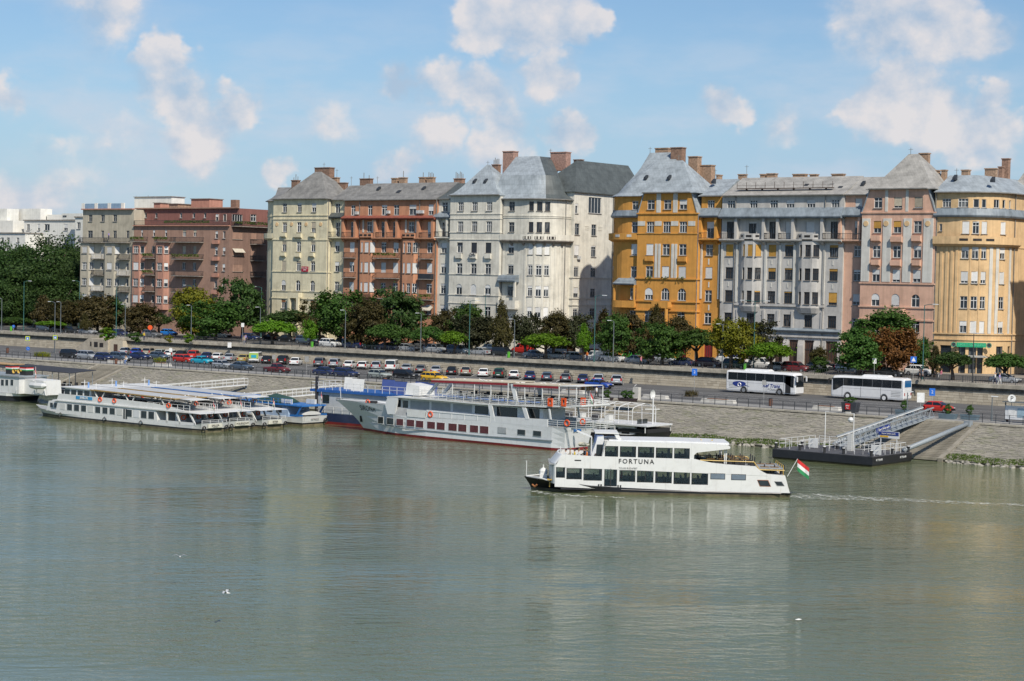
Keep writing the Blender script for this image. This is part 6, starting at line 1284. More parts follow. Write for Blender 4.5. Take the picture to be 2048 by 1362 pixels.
FRONT = lambda X: 'the far park' if X < -347 else 'the beige flats' if X < -329 else 'the brown flats' if X < -292 else 'the cream house' if X < -266 else 'the terracotta house' if X < -241 else 'the white house' if X < -207 else 'the orange house' if X < -177 else 'the grey house' if X < -152 else 'the pink house' if X < -137 else 'the yellow corner house'
def gls(o):
 for sy in (-1, 1):
  lettering('GLS', 1.15, M('gls_blue', (.02, .03, .16), .5), o, (-1.4, sy * 1.03, 1.75), rz=0 if sy < 0 else math.pi, bold=.03); a = [(.2, 1.35), (1.1, 1.35), (1.0, 1.05), (1.75, 1.75), (1.0, 2.3), (1.05, 2.0), (.75, 1.65), (.3, 1.62)]; MB().prism([(x - .45, sy * 1.027, z) for x, z in a], (0, sy * .02, 0)).build('arrow_emblem', PAINT['yellow'], o)
seen = {}
for (x, y, c, kd) in UP:
 Yg = onZ(x, y, ZS)[1]; p = onZ(x, y, ZS); yy = min(max(p[1] + .8, 266.6), 281.0); X = onY(x, y, yy)[0]; where = FRONT(X); k2 = kd.replace('people carrier', 'mpv'); lb = '%s %s on the upper street before %s' % (c, k2, where)
 if lb in seen: lb = 'second %s %s on the upper street before %s' % (c, k2, where)
 seen[lb] = 1; car(kd, c, (X, yy, ZS), (0 if RC.random() < .8 else math.pi) if kd not in ('parcel van', 'minibus') else math.pi, lb, 'cars along the upper street', gls if kd == 'parcel van' else None)
# coaches
m_cw = M('coach_white', (.74, .74, .73), .3, coat=.4, var=.04, dirt=.06); m_navyp = M('coach_navy', (.02, .04, .22), .4, var=.05)
def coach(label, loc, rz, logo, L=12.0):
 o = thing('coach', label, 'bus', loc, rz); h = L / 2; w = 1.275
 def sec(x, z0, zt, ww): return [(x, -ww * .96, z0), (x, -ww, z0 + .25), (x, -ww, zt - .35), (x, -ww * .88, zt - .06), (x, -ww * .6, zt), (x, ww * .6, zt), (x, ww * .88, zt - .06), (x, ww, zt - .35), (x, ww, z0 + .25), (x, ww * .96, z0)]
 MB().ring_loft([sec(-h, .55, 3.2, w * .93), sec(-h + .1, .38, 3.38, w), sec(-h + .5, .32, 3.46, w), sec(h - 1.2, .32, 3.46, w), sec(h - .45, .32, 3.40, w), sec(h - .12, .34, 3.05, w * .97), sec(h, .42, 1.4, w * .9)]).build('body', m_cw, o)
 MB().ring_loft([[(-3.2, -.75, 3.45), (1.2, -.75, 3.45), (1.2, .75, 3.45), (-3.2, .75, 3.45)], [(-2.9, -.65, 3.72), (.8, -.65, 3.72), (.8, .65, 3.72), (-2.9, .65, 3.72)]]).build('roof_unit', m_cw, o)
 for sy in (-1, 1):
  xs = [-h + .35 + i * (L - 2.4) / 6 for i in range(7)]
  for a, b in zip(xs, xs[1:]): MB().box(a + .015, sy * (w - .02), 1.98, b - .015, sy * (w + .012), 3.12).build('side_window', m_cglass, o)
  MB().prism([(h - 2.03, sy * (w - .02), 1.98), (h - .75, sy * (w - .02), 1.30), (h - .35, sy * (w - .02), 1.25), (h - .30, sy * (w - .02), 3.0), (h - 2.03, sy * (w - .02), 3.12)], (0, sy * .034, 0)).build('cab_window', m_cglass, o)
  for x in (h - 2.75, -h + 3.1):
   t = MB().ring_loft([[(x + r * math.cos(t), y, .5 + r * math.sin(t)) for t in (2 * math.pi * k / 18 for k in range(18))] for r, y in ((.3, sy * 1.0), (.5, sy * 1.0), (.5, sy * 1.27), (.46, sy * 1.295), (.3, sy * 1.295))]).build('wheel', m_tyre, o); MB().ring_loft([[(x + r * math.cos(t), y, .5 + r * math.sin(t)) for t in (2 * math.pi * k / 14 for k in range(14))] for r, y in ((.3, sy * 1.1), (.3, sy * 1.302))]).build('rim', m_rim if logo else m_cw, t)
   MB().torus((x, sy * (w + .002), .5), .56, .035, 'y', 18, 4).build('wheel_arch', m_trim, o)
  MB().prism([(h - .3, sy * 1.2, 2.95), (h + .35, sy * 1.35, 2.85), (h + .35, sy * 1.45, 2.8), (h - .3, sy * 1.3, 2.9)], (0, 0, .08)).build('mirror_arm', m_cw if logo else m_trim, o); MB().box(h + .25, sy * 1.4 - .12, 2.15, h + .38, sy * 1.4 + .12, 2.85).build('mirror', m_cw if logo else m_trim, o)
  MB().box(h - .25, sy * .95 - .2, .7, h - .03, sy * .95 + .2, .95).build('headlight', m_lamp, o); MB().box(-h - .02, sy * 1.0 - .12, .95, -h + .1, sy * 1.0 + .12, 1.35).build('tail_light', m_tail, o)
  for x in (-2.2, 1.0, 4.0): MB().box(x - .02, sy * (w - .01), .45, x + .02, sy * (w + .008), 1.9).build('panel_joint', m_trim, o)
  MB().box(-h + .2, sy * (w - .01), 1.62, h - 1.0, sy * (w + .006), 1.65).build('moulding', m_gframe, o)
  for k in range(4): MB().box(-h + .5, sy * (w - .01), .75 + k * .22, -h + 2.0, sy * (w + .012), .83 + k * .22).build('vent', m_gframe, o)
 MB().hexa([(h - .14, -1.15, 1.35), (h + .03, -1.1, 1.35), (h + .03, 1.1, 1.35), (h - .14, 1.15, 1.35), (h - .35, -1.15, 3.1), (h - .10, -1.1, 3.05), (h - .10, 1.1, 3.05), (h - .35, 1.15, 3.1)]).build('windscreen', m_cglass, o)
 MB().box(-h - .03, -1.0, 2.15, -h + .2, 1.0, 3.1).build('rear_window', M('blue_glass', (.02, .12, .28), .1, var=0), o); MB().box(-h - .03, -.26, .9, -h + .1, .26, 1.03).build('number_plate', m_plate, o); lettering('KTP-077', .13, m_trim, o, (-h - .035, 0, .965), rz=-math.pi / 2)
 if logo:
  s = -1
  MB().box(h - 1.75, s * (w + .014), .42, h - .85, s * (w - .02), 2.9).build('open_door', m_trim, o)
  lettering('Ref Trans', .75, m_navyp, o, (h - 4.15, s * (w + .01), 1.35), shear=.25, bold=.01); lettering("P'Classic", .42, m_gframe, o, (h - 4.0, s * (w + .01), .82))
  pts = [(-1.15 * math.cos(t) - .1 * math.sin(2 * t), .42 * math.sin(t)) for t in (2 * math.pi * k / 20 for k in range(20))]; e = MB().prism([(-h + 2.3 + x, s * (w + .004), 1.38 + z) for x, z in pts], (0, s * .012, 0)).build('eye_emblem', m_navyp, o)
  MB().torus((-h + 2.35, s * (w + .018), 1.28), .26, .06, 'y', 16, 4).build('emblem_ring', m_cw, e); MB().prism([(-h + 2.8, s * (w + .004), 1.5), (-h + 4.1, s * (w + .004), 1.05), (-h + 2.6, s * (w + .004), 1.25)], (0, s * .014, 0)).build('emblem_tail', m_navyp, e)
 return o
p = onZ(1525, 791, ZQ); coach('white coach with blue eye emblem and lettering on the quay road', (p[0] - 1.8, 252.2, ZQ), 0.0, True)
p = onZ(1745, 802, ZQ); coach('plain white coach seen from its tail on the quay road', (p[0] - 1.3, 253.4, ZQ), math.pi, False, 11.7)
# ---------------------------------------------------------------- boats
def boatpaint(name, c, rust=0.5):
 """painted plate: faint panel seams, grime and rust weeping down"""
 m, k = newmat(name); tc = k.n('ShaderNodeTexCoord').outputs['Object']; sep = k.n('ShaderNodeSeparateXYZ', {0: tc})
 st = k.noise(k.vm('MULTIPLY', tc, (2.6, 2.6, 0.28)), 1.0, 4.0, 0.65); bl = k.noise(tc, 0.5, 4.0, 0.6)
 f = k.math('MULTIPLY', k.ramp(st, 0.55, 0.80, 0.0, rust), k.ramp(bl, 0.40, 0.62)); col = k.mix(f, c, (0.34, 0.23, 0.13))
 col = k.mix(k.ramp(k.noise(tc, 1.6, 5.0, 0.65), 0.45, 0.75, 0.0, 0.28), col, tuple(v * 0.62 for v in c))
 seam = k.math('LESS_THAN', k.math('FRACT', k.math('MULTIPLY', sep.outputs[0], 0.41)), 0.012); col = k.mix(k.math('MULTIPLY', seam, 0.25), col, (0.2, 0.2, 0.2))
 b = k.n('ShaderNodeBsdfPrincipled', {'Base Color': col, 'Roughness': 0.42}); bn = k.n('ShaderNodeBump', {'Height': k.noise(tc, 1.1, 2.0), 'Strength': 0.25, 'Distance': 0.03}); k.t.links.new(bn.outputs[0], b.inputs['Normal']); finish(k, b); MATS[name] = m; return m
m_hw = boatpaint('boat_white', (.70, .70, .675), .5); m_hg = boatpaint('boat_pale_grey', (.68, .69, .69), .35); m_hk = M('hull_black', (.018, .018, .022), .35, var=.2, scale=.8, dirt=.2); m_hr = M('boot_red', (.22, .022, .025), .5, var=.25, scale=.8)
m_hn = M('hull_navy', (.02, .03, .07), .4, var=.25, scale=.5); m_hb = M('boat_blue', (.03, .16, .45), .4, var=.1); m_deck = M('boat_deck', (.30, .31, .31), .7, var=.15); m_rust = M('hull_scum', (.16, .135, .08), .7, var=.4, scale=.9); m_orange = M('lifebuoy_orange', (.75, .10, .02), .5, var=.05); m_gold = M('gold_rail', (.55, .36, .07), .4, var=.1); m_rail = M('white_rail', (.70, .70, .68), .5, var=.05); m_steel = M('grey_steel', (.26, .29, .31), .5, var=.12); m_curt = M('dark_red_curtain', (.10, .028, .032), .8, var=.25, scale=6); m_dwood = M('dark_seat', (.03, .03, .035), .7)
m_tarp = M('dark_green_tarp', (.02, .06, .05), .75, var=.15); m_bcan = M('blue_canvas', (.04, .07, .22), .8, var=.08); m_wcan = M('pale_canvas', (.58, .58, .55), .85, var=.06); m_yroof = M('ochre_awning', (.33, .22, .075), .7, var=.2, scale=.4); m_bglass = M('boat_glass', (.02, .026, .028), .05, spec=.8, var=.3, scale=.8)
m_fr, m_fw, m_fg = M('flag_red', (.60, .03, .03), .8, var=.04), M('flag_white', (.75, .75, .73), .8, var=.04), M('flag_green', (.03, .25, .09), .8, var=.04)
class Boat:
 def __init__(s, name, label, cat, O, rz, crop=None, group=None):
  s.O = np.array([O[0], O[1], 0.0]); s.rz = rz; s.d = np.array([math.cos(rz), math.sin(rz), 0]); s.n = np.array([-math.sin(rz), math.cos(rz), 0]); s.crop = crop
  s.o = thing(name, label, cat, (O[0], O[1], 0), rz, group)
 def q(s, cx, cy, yl):
  """crop pixel -> local (x, z) on the vertical plane y = yl"""
  px, py = s.crop(cx, cy) if s.crop else (cx, cy); d = ray(px, py); t = ((s.O - CAMP) @ s.n + yl) / (d @ s.n); P = CAMP + d * t; return ((P - s.O) @ s.d, P[2])
 def part(s, mb, name, mat, parent=None, smooth=False, kind=None): return mb.build(name, mat, parent or s.o, smooth, kind=kind)
 def slabp(s, pts, y0, y1, name, mat, parent=None):
  """profile in (x, z) extruded between y0 and y1"""
  return s.part(MB().prism([(x, y0, z) for x, z in pts], (0, y1 - y0, 0)), name, mat, parent)
 def pane(s, x0, x1, z0, z1, y, parent=None, fr=None, mat=None, name='window', sk=0.0, skb=None):
  """one window on the side y: frame with a pane in it; sk slants the two uprights"""
  sy = 1 if y > 0 else -1; skb = sk if skb is None else skb
  w = s.part(MB().prism([(x0, y - sy * .03, z0), (x1, y - sy * .03, z0), (x1 + skb, y - sy * .03, z1), (x0 + sk, y - sy * .03, z1)], (0, sy * .045, 0)), name, fr or m_trim, parent)
  t = .05; s.part(MB().prism([(x0 + t, y, z0 + t), (x1 - t, y, z0 + t), (x1 - t + skb, y, z1 - t), (x0 + t + sk, y, z1 - t)], (0, sy * .024, 0)), 'pane', mat or m_bglass, w); return w
 def pane_px(s, c, yl, **kw):
  x0, z0 = s.q(c[1], c[3], yl); x1, z1 = s.q(c[0], c[3], yl); zt = s.q((c[0] + c[1]) / 2, c[2], yl)[1]; zb = s.q((c[0] + c[1]) / 2, c[3], yl)[1]
  s.pane(x0, x1, zb, zt, yl, **kw); s.pane(x0, x1, zb, zt, -yl, **kw)
 def rail(s, pts, h, name='railing', mat=None, rows=(1.0, .5), gap=1.4, r=.035):
  mb = MB(); L = 0
  for p, q in zip(pts, pts[1:]):
   p, q = Vector(p), Vector(q); l = (q - p).length; n = max(1, round(l / gap))
   for f in rows: mb.bar(p + Vector((0, 0, h * f)), q + Vector((0, 0, h * f)), r * 1.4)
   for i in range(n + 1): a = p + (q - p) * (i / n); mb.bar(a, a + Vector((0, 0, h)), r * 1.4)
  return s.part(mb, name, mat or m_rail)
 def buoy(s, x, y, z, R=.34, axis='y'):
  b = s.part(MB().torus((x, y, z), R, .085, axis, 16, 6), 'lifebuoy', m_orange); return b
 def flag(s, x, y, z, h, size=1.0, dirx=-1.0, lean=0.0, droop=.5):
  f = s.part(MB().tube([(x, y, z), (x + lean * h, y, z + h)], .03, 5), 'flagstaff', m_rail); top = Vector((x + lean * h, y, z + h))
  for i, m in enumerate((m_fr, m_fw, m_fg)):
   vs = []; fs = []; n = 6; a = size * .24
   for j in range(n + 1):
    u = j / n * size; yy = math.sin(j * 1.3) * .07 * size; dz = -u * droop
    for k in (i, i + 1): vs.append((top.x + dirx * u * (1 - droop * .35), y + yy, top.z + dz - k * a * (1 + .2 * droop)))
   for j in range(n): fs.append((2 * j, 2 * j + 2, 2 * j + 3, 2 * j + 1))
   nb = MB().add(vs, fs); nb.add([(p[0], p[1] + .015, p[2]) for p in vs], [tuple(reversed(q)) for q in fs]); s.part(nb, 'flag_stripe', m, f)
def hull(b, sts, bands, deckmat=None, name='hull'):
 """sts stern->bow: (x waterline, x deck, half beam waterline, half beam deck, z deck); bands: (name, mat, lower, upper) with numbers = height, 'deck' = rail"""
 Z0 = -.7
 def ring(zf):
  out = []
  for sgn, seq in ((1, sts), (-1, reversed(sts))):
   for (xw, xd, ww, wd, zd) in seq:
    z = zd if zf == 'deck' else min(zf, zd); f = max(0, (z - 0.0) / zd) if zd > 0 else 0; g = f ** 1.35
    out.append((xw + (xd - xw) * g, sgn * max(.012, (ww + (wd - ww) * g) * (1 if z >= 0 else (1 + z * .18))), z))
  return out
 for nm, mt, lo, hi in bands:
  if hi == 'deck':
   levels = []; n = 4
   lo_r = ring(lo); hi_r = ring('deck'); rings = []
   for i in range(n + 1):
    t = i / n; rr = []
    for sgn, seq in ((1, sts), (-1, list(reversed(sts)))):
     for (xw, xd, ww, wd, zd) in seq:
      z = min(lo, zd) + (zd - min(lo, zd)) * t; f = max(0, z / zd); g = f ** 1.35; rr.append((xw + (xd - xw) * g, sgn * max(.012, ww + (wd - ww) * g), z))
    rings.append(rr)
  else: rings = [ring(lo + (hi - lo) * i / 2) for i in range(3)]
  mb = MB().ring_loft(rings, lo <= Z0 + .01, hi == 'deck' and deckmat is None); b.part(mb, nm, mt, smooth=False)
 if deckmat:
  r = ring('deck'); b.part(MB().add([(x, y, z - .05) for x, y, z in r], [tuple(range(len(r)))]), 'deck', deckmat)
m_see, k = newmat('clear_boat_glass'); gl = k.n('ShaderNodeBsdfGlossy', {'Color': (.9, .95, 1, 1), 'Roughness': .03}); tr = k.n('ShaderNodeBsdfTransparent', {'Color': (.84, .88, .86, 1)}); fr_ = k.n('ShaderNodeFresnel', {'IOR': 1.5}); mx = k.n('ShaderNodeMixShader', {0: fr_.outputs[0], 1: tr.outputs[0], 2: gl.outputs[0]}); finish(k, mx)
def side_wall(b, prof_b, prof_t, wins, y, th, name, mat):
 """boat side between a lower and an upper line, with real window openings (x0, x1, z0, z1)"""
 def at(pr, x):
  for (xa, za), (xb, zb) in zip(pr, pr[1:]):
   if xa - 1e-6 <= x <= xb + 1e-6: return za + (zb - za) * ((x - xa) / (xb - xa) if xb > xa else 0)
  return pr[0][1] if x < pr[0][0] else pr[-1][1]
 xs = sorted(set([p[0] for p in prof_b + prof_t] + [v for w in wins for v in w[:2]])); lo, hi = max(prof_b[0][0], prof_t[0][0]), min(prof_b[-1][0], prof_t[-1][0]); xs = [x for x in xs if lo - 1e-6 <= x <= hi + 1e-6]; mb = MB(); s = 1 if y > 0 else -1
 def col(xa, xb, za0, zb0, za1, zb1): mb.hexa([(xa, y, za0), (xb, y, zb0), (xb, y - s * th, zb0), (xa, y - s * th, za0), (xa, y, za1), (xb, y, zb1), (xb, y - s * th, zb1), (xa, y - s * th, za1)])
 for xa, xb in zip(xs, xs[1:]):
  if xb - xa < 1e-4: continue
  w = [q for q in wins if q[0] - 1e-6 <= xa and xb <= q[1] + 1e-6]; a0, b0, a1, b1 = at(prof_b, xa), at(prof_b, xb), at(prof_t, xa), at(prof_t, xb)
  if w: col(xa, xb, a0, b0, w[0][2], w[0][2]); col(xa, xb, w[0][3], w[0][3], a1, b1)
  else: col(xa, xb, a0, b0, a1, b1)
 return b.part(mb, name, mat)
def glazed(b, q, y, sy, name='window', th=.12):
 """clear pane with a dark frame set in an opening"""
 x0, x1, z0, z1 = q; t = .055; yy = sy * (y - .05); f = MB()
 for a in ((x0, x0 + t, z0, z1), (x1 - t, x1, z0, z1), (x0 + t, x1 - t, z0, z0 + t), (x0 + t, x1 - t, z1 - t, z1)): f.box(a[0], yy - .045, a[2], a[1], yy + .045, a[3])
 o = b.part(f, name, m_trim); b.part(MB().box(x0 + t, yy - .006, z0 + t, x1 - t, yy + .006, z1 - t), 'pane', m_see, o); return o
# ---- the black and white passenger boat under way
CP, CQ = Crop(1030, 850, 6.827), Crop(1310, 850, 6.206)
def black_white_boat():
 P0 = onZ(1583, 996, 0); dirb = np.array([-_a, -_c, 0]); nrm = np.array([_c, -_a, 0])     # side on to the view
 hb = 2.9; O = P0 - nrm * hb; b = Boat('passenger_boat', 'white two-deck passenger boat with black hull under way on the river', 'boat', (O[0], O[1]), math.atan2(dirb[1], dirb[0]), CP)
 q5 = lambda x, y, yl=hb: (setattr(b, 'crop', CP), b.q(x, y, yl))[1]; q6 = lambda x, y, yl=hb: (setattr(b, 'crop', CQ), b.q(x, y, yl))[1]
 tip = q5(125, 700, 0); foot = q5(225, 880, 0)[0]; zs = q6(1600, 848)[1]
 sts = [(.15, -.05, 2.35, 2.6, zs), (2.0, 1.9, 2.75, 2.9, zs), (9, 9, 2.9, 2.9, zs + .02), (16, 16, 2.9, 2.9, q5(1200, 850)[1])]
 sts += [(19.2, 19.5, 2.6, 2.9, q5(780, 822)[1]), (21.4, 22.3, 1.8, 2.6, q5(480, 768, 2.4)[1]), (23.4, 24.6, .75, 1.4, q5(300, 728, 1.3)[1]), (foot, tip[0], .02, .06, tip[1])]
 hull(b, sts, [('bottom', m_rust, -.7, .22), ('hull', m_hk, .22, 'deck')], m_deck)
 # rubbing strake and low bulwark
 xf = q5(545, 700)[0]; xa = q6(1688, 832)[0]; zl = zs + .02; W = 2.78
 zU = q5(800, 430)[1]                                         # top of the upper bulwark
 # lower deckhouse
 front = [(q5(545, 725)[0], q5(545, 725)[1] - .3), (q5(548, 560)[0], q5(548, 560)[1])]
 zm = front[1][1]
 low = [(.15, zl), (16, zl), (19.2, q5(780, 820)[1] - .06), (front[0][0], front[0][1]), (front[1][0], zm), (q6(1400, 612)[0], q6(1400, 612)[1]), (q6(1618, 632)[0], q6(1618, 632)[1])]
 def rect(cr, c): b.crop = cr; x0, zb0 = b.q(c[1], c[3], W); x1, _ = b.q(c[0], c[3], W); return (x0, x1, b.q((c[0] + c[1]) / 2, c[3], W)[1], b.q((c[0] + c[1]) / 2, c[2], W)[1])
 lw = [rect(CP, c) for c in ((700, 912, 590, 742), (932, 1187, 598, 760), (1422, 1642, 618, 775), (1662, 1890, 624, 785))] + [rect(CQ, c) for c in ((-124, -22, 566, 712), (0, 208, 573, 722), (228, 433, 581, 735), (450, 657, 588, 742))]; lw.append(rect(CP, (557, 682, 566, 720)))
 door = rect(CP, (1215, 1390, 592, 838)); lt = [(q6(1618, 632)[0], q6(1618, 632)[1]), (q6(1400, 612)[0], q6(1400, 612)[1]), (front[1][0], zm)]; lb = [(.15, zl), (16, zl - .1), (19.2, q5(780, 820)[1] - .3), (front[1][0], front[0][1] - .55)]
 xm = q6(690, 600)[0]; lb2 = [(xm, zl)] + lb[1:]; zc_ = lambda x: lt[1][1] + (zm - lt[1][1]) * max(0, (x - lt[1][0]) / (lt[2][0] - lt[1][0])); lt2 = [(xm, zc_(xm)), (front[1][0], zm)]
 b.slabp([(.15, zl), (xm, zl), (xm, zc_(xm)), lt[1], lt[0]], -W, W, 'aft_deckhouse', m_hw)
 for sy in (-1, 1):
  side_wall(b, lb2, lt2, lw + [door], sy * W, .12, 'lower_side', m_hw)
  for q_ in lw: glazed(b, q_, W, sy)
  glazed(b, door, W, sy, 'door'); dm = (door[0] + door[1]) / 2; b.part(MB().box(dm - .04, sy * W - .09, door[2], dm + .04, sy * W + .02 * sy, door[3]), 'door_bar', m_trim)
 b.part(MB().prism([(xm, -W + .12, zc_(xm) - .12), (front[1][0], -W + .12, zm - .12), (front[1][0], -W + .12, zm - .02), (xm, -W + .12, zc_(xm) - .02)], (0, 2 * W - .24, 0)), 'lower_ceiling', m_hg); b.part(MB().box(xm, -W + .1, zl - .1, front[1][0] - .6, W - .1, zl + .06), 'lower_floor', m_dwood)
 for i in range(9):
  for y in (-1.7, 1.7):
   x = xm + 1.0 + i * 1.72
   if door[0] - .6 < x < door[1] + .6: continue
   b.part(MB().box(x - .3, y - .75, zl + .06, x + .3, y + .75, zl + .5).box(x - .3, y - .75, zl + .5, x - .2, y + .75, zl + 1.05), 'bench_seat', M('brown_seat', (.06, .04, .03), .7)); b.part(MB().box(x + .5, y - .6, zl + .72, x + 1.0, y + .6, zl + .77).bar((x + .75, y, zl), (x + .75, y, zl + .72), .1), 'cabin_table', m_gold)
 # rounded stem of the deckhouse
 rings = []
 for z in (front[0][1] - .25, zm): rings.append([(front[0][0] + (front[1][0] - front[0][0]) * (1 if z == zm else 0) + math.cos(t) * .62 - .08, math.sin(t) * W, z) for t in (math.pi * (-.5 + k / 10) for k in range(11))])
 b.part(MB().ring_loft(rings), 'deckhouse_front', m_hw)
 # upper bulwark over it
 up = [(q6(1400, 612)[0], zm - .55), (front[1][0] + .0, zm - .10), (q5(640, 400)[0], q5(640, 400)[1]), (q5(1010, 425)[0], q5(1010, 425)[1]), (q6(500, 425)[0], q6(500, 425)[1]), (q6(560, 440)[0], q6(560, 440)[1]), (q6(700, 470)[0], q6(700, 470)[1]), (q6(900, 492)[0], q6(900, 492)[1]), (q6(1250, 515)[0], q6(1250, 515)[1]), (q6(1300, 560)[0], q6(1300, 560)[1]), (q6(1390, 608)[0], q6(1390, 608)[1])]
 for sy in (-1, 1): b.slabp(up, sy * (W + .02), sy * (W - .16), 'bulwark', m_hw)
 rings = [[(x + math.cos(t) * rr, math.sin(t) * (W + .02), z) for t in (math.pi * (-.5 + k / 10) for k in range(11))] for x, rr, z in ((front[1][0] - .12, .55, zm - .08), (front[1][0] - .10, .57, zm + .25), (q5(640, 400)[0] - .1, .5, q5(640, 400)[1]))]
 rin = [[(x - .15, y * .93, z) for x, y, z in r] for r in reversed(rings)]
 b.part(MB().ring_loft(rings + rin[:2], False, False, closed=False), 'bow_bulwark', m_hg)
 b.part(MB().box(q6(1600, 632)[0], -W + .1, zm + .12, front[1][0] + .6, W - .1, zm + .2), 'upper_deck', m_deck)
 # upper cabin with its swept roof
 xc0 = q5(1195, 440)[0]; zr = q6(300, 235)[1]; ztop = q5(1230, 285)[1] + .1; zb = q5(1230, 440)[1] - .05
 cab = [(q6(485, 440)[0], zb - .3), (xc0, zb - .3), (q5(1240, 240)[0], ztop + .05), (q5(1260, 215)[0], zr + .12), (q6(300, 232)[0], zr + .08), (q6(890, 250)[0], q6(890, 250)[1] + .02), (q6(940, 262)[0], q6(940, 262)[1] - .1), (q6(930, 298)[0], q6(930, 298)[1]), (q6(650, 330)[0], q6(650, 330)[1]), (q6(520, 345)[0], q6(520, 345)[1]), (q6(487, 375)[0], q6(487, 375)[1])]
 uw = [rect(CP, c) for c in ((1225, 1408, 287, 442), (1430, 1652, 292, 452), (1675, 1900, 298, 465))] + [rect(CQ, c) for c in ((8, 217, 282, 430), (235, 430, 288, 438))]
 xu = q6(440, 400)[0]; b.slabp([cab[0], (xu, zb - .3), (xu, zr + .08), (q6(890, 250)[0], q6(890, 250)[1] + .02)] + cab[6:], -W + .02, W - .02, 'upper_cabin_aft', m_hw)
 xk = q5(1222, 440)[0]
 for sy in (-1, 1):
  side_wall(b, [(xu, zb - .3), (xk, zb - .3)], [(xu, zr + .08), (xk, zr + .12)], uw, sy * (W - .02), .12, 'upper_side', m_hw)
  for q_ in uw: glazed(b, q_, W - .02, sy)
 b.part(MB().prism([(xu, -W + .14, zr - .02), (xk, -W + .14, zr + .02), (xk, -W + .14, zr + .12), (xu, -W + .14, zr + .08)], (0, 2 * W - .28, 0)), 'upper_ceiling', m_hg)
 b.slabp([(xk, zb - .3), (xc0 + .15, zb - .3), (q5(1240, 240)[0] + .1, ztop), (q5(1260, 215)[0], zr + .12), (xk, zr + .12)], -W + .02, W - .02, 'upper_cabin_front', m_hw)
 for i in range(6):
  for y in (-1.7, 1.7): x = xu + .9 + i * 1.7; z_ = zm + .2; b.part(MB().box(x - .3, y - .7, z_, x + .3, y + .7, z_ + .45).box(x - .3, y - .7, z_ + .45, x - .2, y + .7, z_ + 1.0), 'bench_seat', M('brown_seat', (.06, .04, .03), .7))
 b.slabp([(q6(930, 255)[0], q6(900, 245)[1] + .12), (q6(300, 205)[0], zr + .22), (q5(1290, 205)[0], zr + .2), (q5(1290, 205)[0], zr + .05), (q6(300, 210)[0], zr + .05), (q6(930, 255)[0], q6(930, 255)[1])], -W + .5, W - .5, 'roof', m_hg)
 # wheelhouse
 wh = [(xc0 - .1, zb - .2), (q5(1040, 420)[0], q5(1040, 420)[1] - .2), (q5(1110, 265)[0], q5(1110, 265)[1]), (q5(1140, 150)[0], q5(1140, 150)[1]), (q5(1215, 150)[0], q5(1215, 150)[1]), (q5(1235, 240)[0], ztop)]
 b.slabp(wh, -1.7, 1.7, 'wheelhouse', m_hg); b.slabp([(q5(1430, 135)[0], q5(1430, 135)[1]), (q5(1100, 128)[0], q5(1100, 128)[1]), (q5(1100, 112)[0], q5(1100, 112)[1]), (q5(1420, 118)[0], q5(1420, 118)[1])], -1.9, 1.9, 'wheelhouse_roof', m_hw)
 for sy in (-1.72, 1.72):
  b.part(MB().prism([(q5(1195, 420)[0], sy, zb - .05), (q5(1110, 420)[0], sy, zb - .05), (q5(1125, 280)[0], sy, q5(1125, 280)[1]), (q5(1205, 280)[0], sy, q5(1205, 280)[1])], (0, .03 * (1 if sy > 0 else -1), 0)), 'wheelhouse_door', m_bglass)
  b.part(MB().bar((q5(1450, 220)[0], sy, q5(1450, 220)[1]), (q5(1380, 130)[0], sy, q5(1380, 130)[1]), .16, .3), 'roof_brace', m_hw)
 b.part(MB().hexa([(q5(1195, 258)[0], -1.5, q5(1195, 258)[1]), (q5(1098, 262)[0], -1.5, q5(1098, 262)[1]), (q5(1098, 262)[0], 1.5, q5(1098, 262)[1]), (q5(1195, 258)[0], 1.5, q5(1195, 258)[1]), (q5(1210, 150)[0], -1.74, q5(1210, 150)[1]), (q5(1122, 155)[0], -1.74, q5(1122, 155)[1]), (q5(1122, 155)[0], 1.74, q5(1122, 155)[1]), (q5(1210, 150)[0], 1.74, q5(1210, 150)[1])]), 'windscreen_blind', M('blue_blind', (.20, .27, .50), .6))
 # windows
 b.crop = CQ
 for c in ((687, 870, 600, 674), (945, 1128, 610, 684)): b.pane_px(c, W + .005, mat=M('pale_pane', (.16, .20, .24), .1))
 for c, m_ in (((1268, 1440, 680, 765), m_orange), ((1480, 1610, 697, 760), m_gframe)):
  x0, z0 = b.q(c[1], c[3], W); x1, _z = b.q(c[0], c[3], W); z1 = b.q(c[0], c[2], W)[1]
  for y in (-W - .005, W + .005): b.pane(x0, x1 - .25, z0, z1, y, fr=m_ if m_ is m_gframe else M('rust_frame', (.30, .11, .04), .7), sk=.28)
 # curtains gathered beside the upper windows
 b.crop = CP
 for cx in (1232, 1395, 1440, 1640, 1935, 1690):
  x, z = b.q(cx, 360, W); bb = MB().hexa([(x - .03, W - .2, z - .40), (x + .03, W - .2, z - .40), (x + .03, W - .15, z - .40), (x - .03, W - .15, z - .40), (x - .08, W - .2, z + .42), (x + .08, W - .2, z + .42), (x + .08, W - .15, z + .42), (x - .08, W - .15, z + .42)]); b.part(bb, 'curtain', M('amber_curtain', (.40, .22, .09), .8))
 # lettering
 lx, lz = b.q(1655, 500, W); lettering('FORTUNA', .62, m_trim, b.o, (lx, W + .035, lz), rz=math.pi, spacing=1.3, bold=.008)
 lx, lz = b.q(1545, 590, W); lettering('TOURS BUDAPEST', .22, m_gframe, b.o, (lx, W + .035, lz), rz=math.pi)
 x, z = b.q(858, 483, W); b.part(MB().box(x - .32, W, z - .06, x + .32, W + .03, z + .06), 'vent_slot', m_trim)
 # aft decks: rails, tables and chairs, posts
 b.crop = CQ; z1 = zm + .2
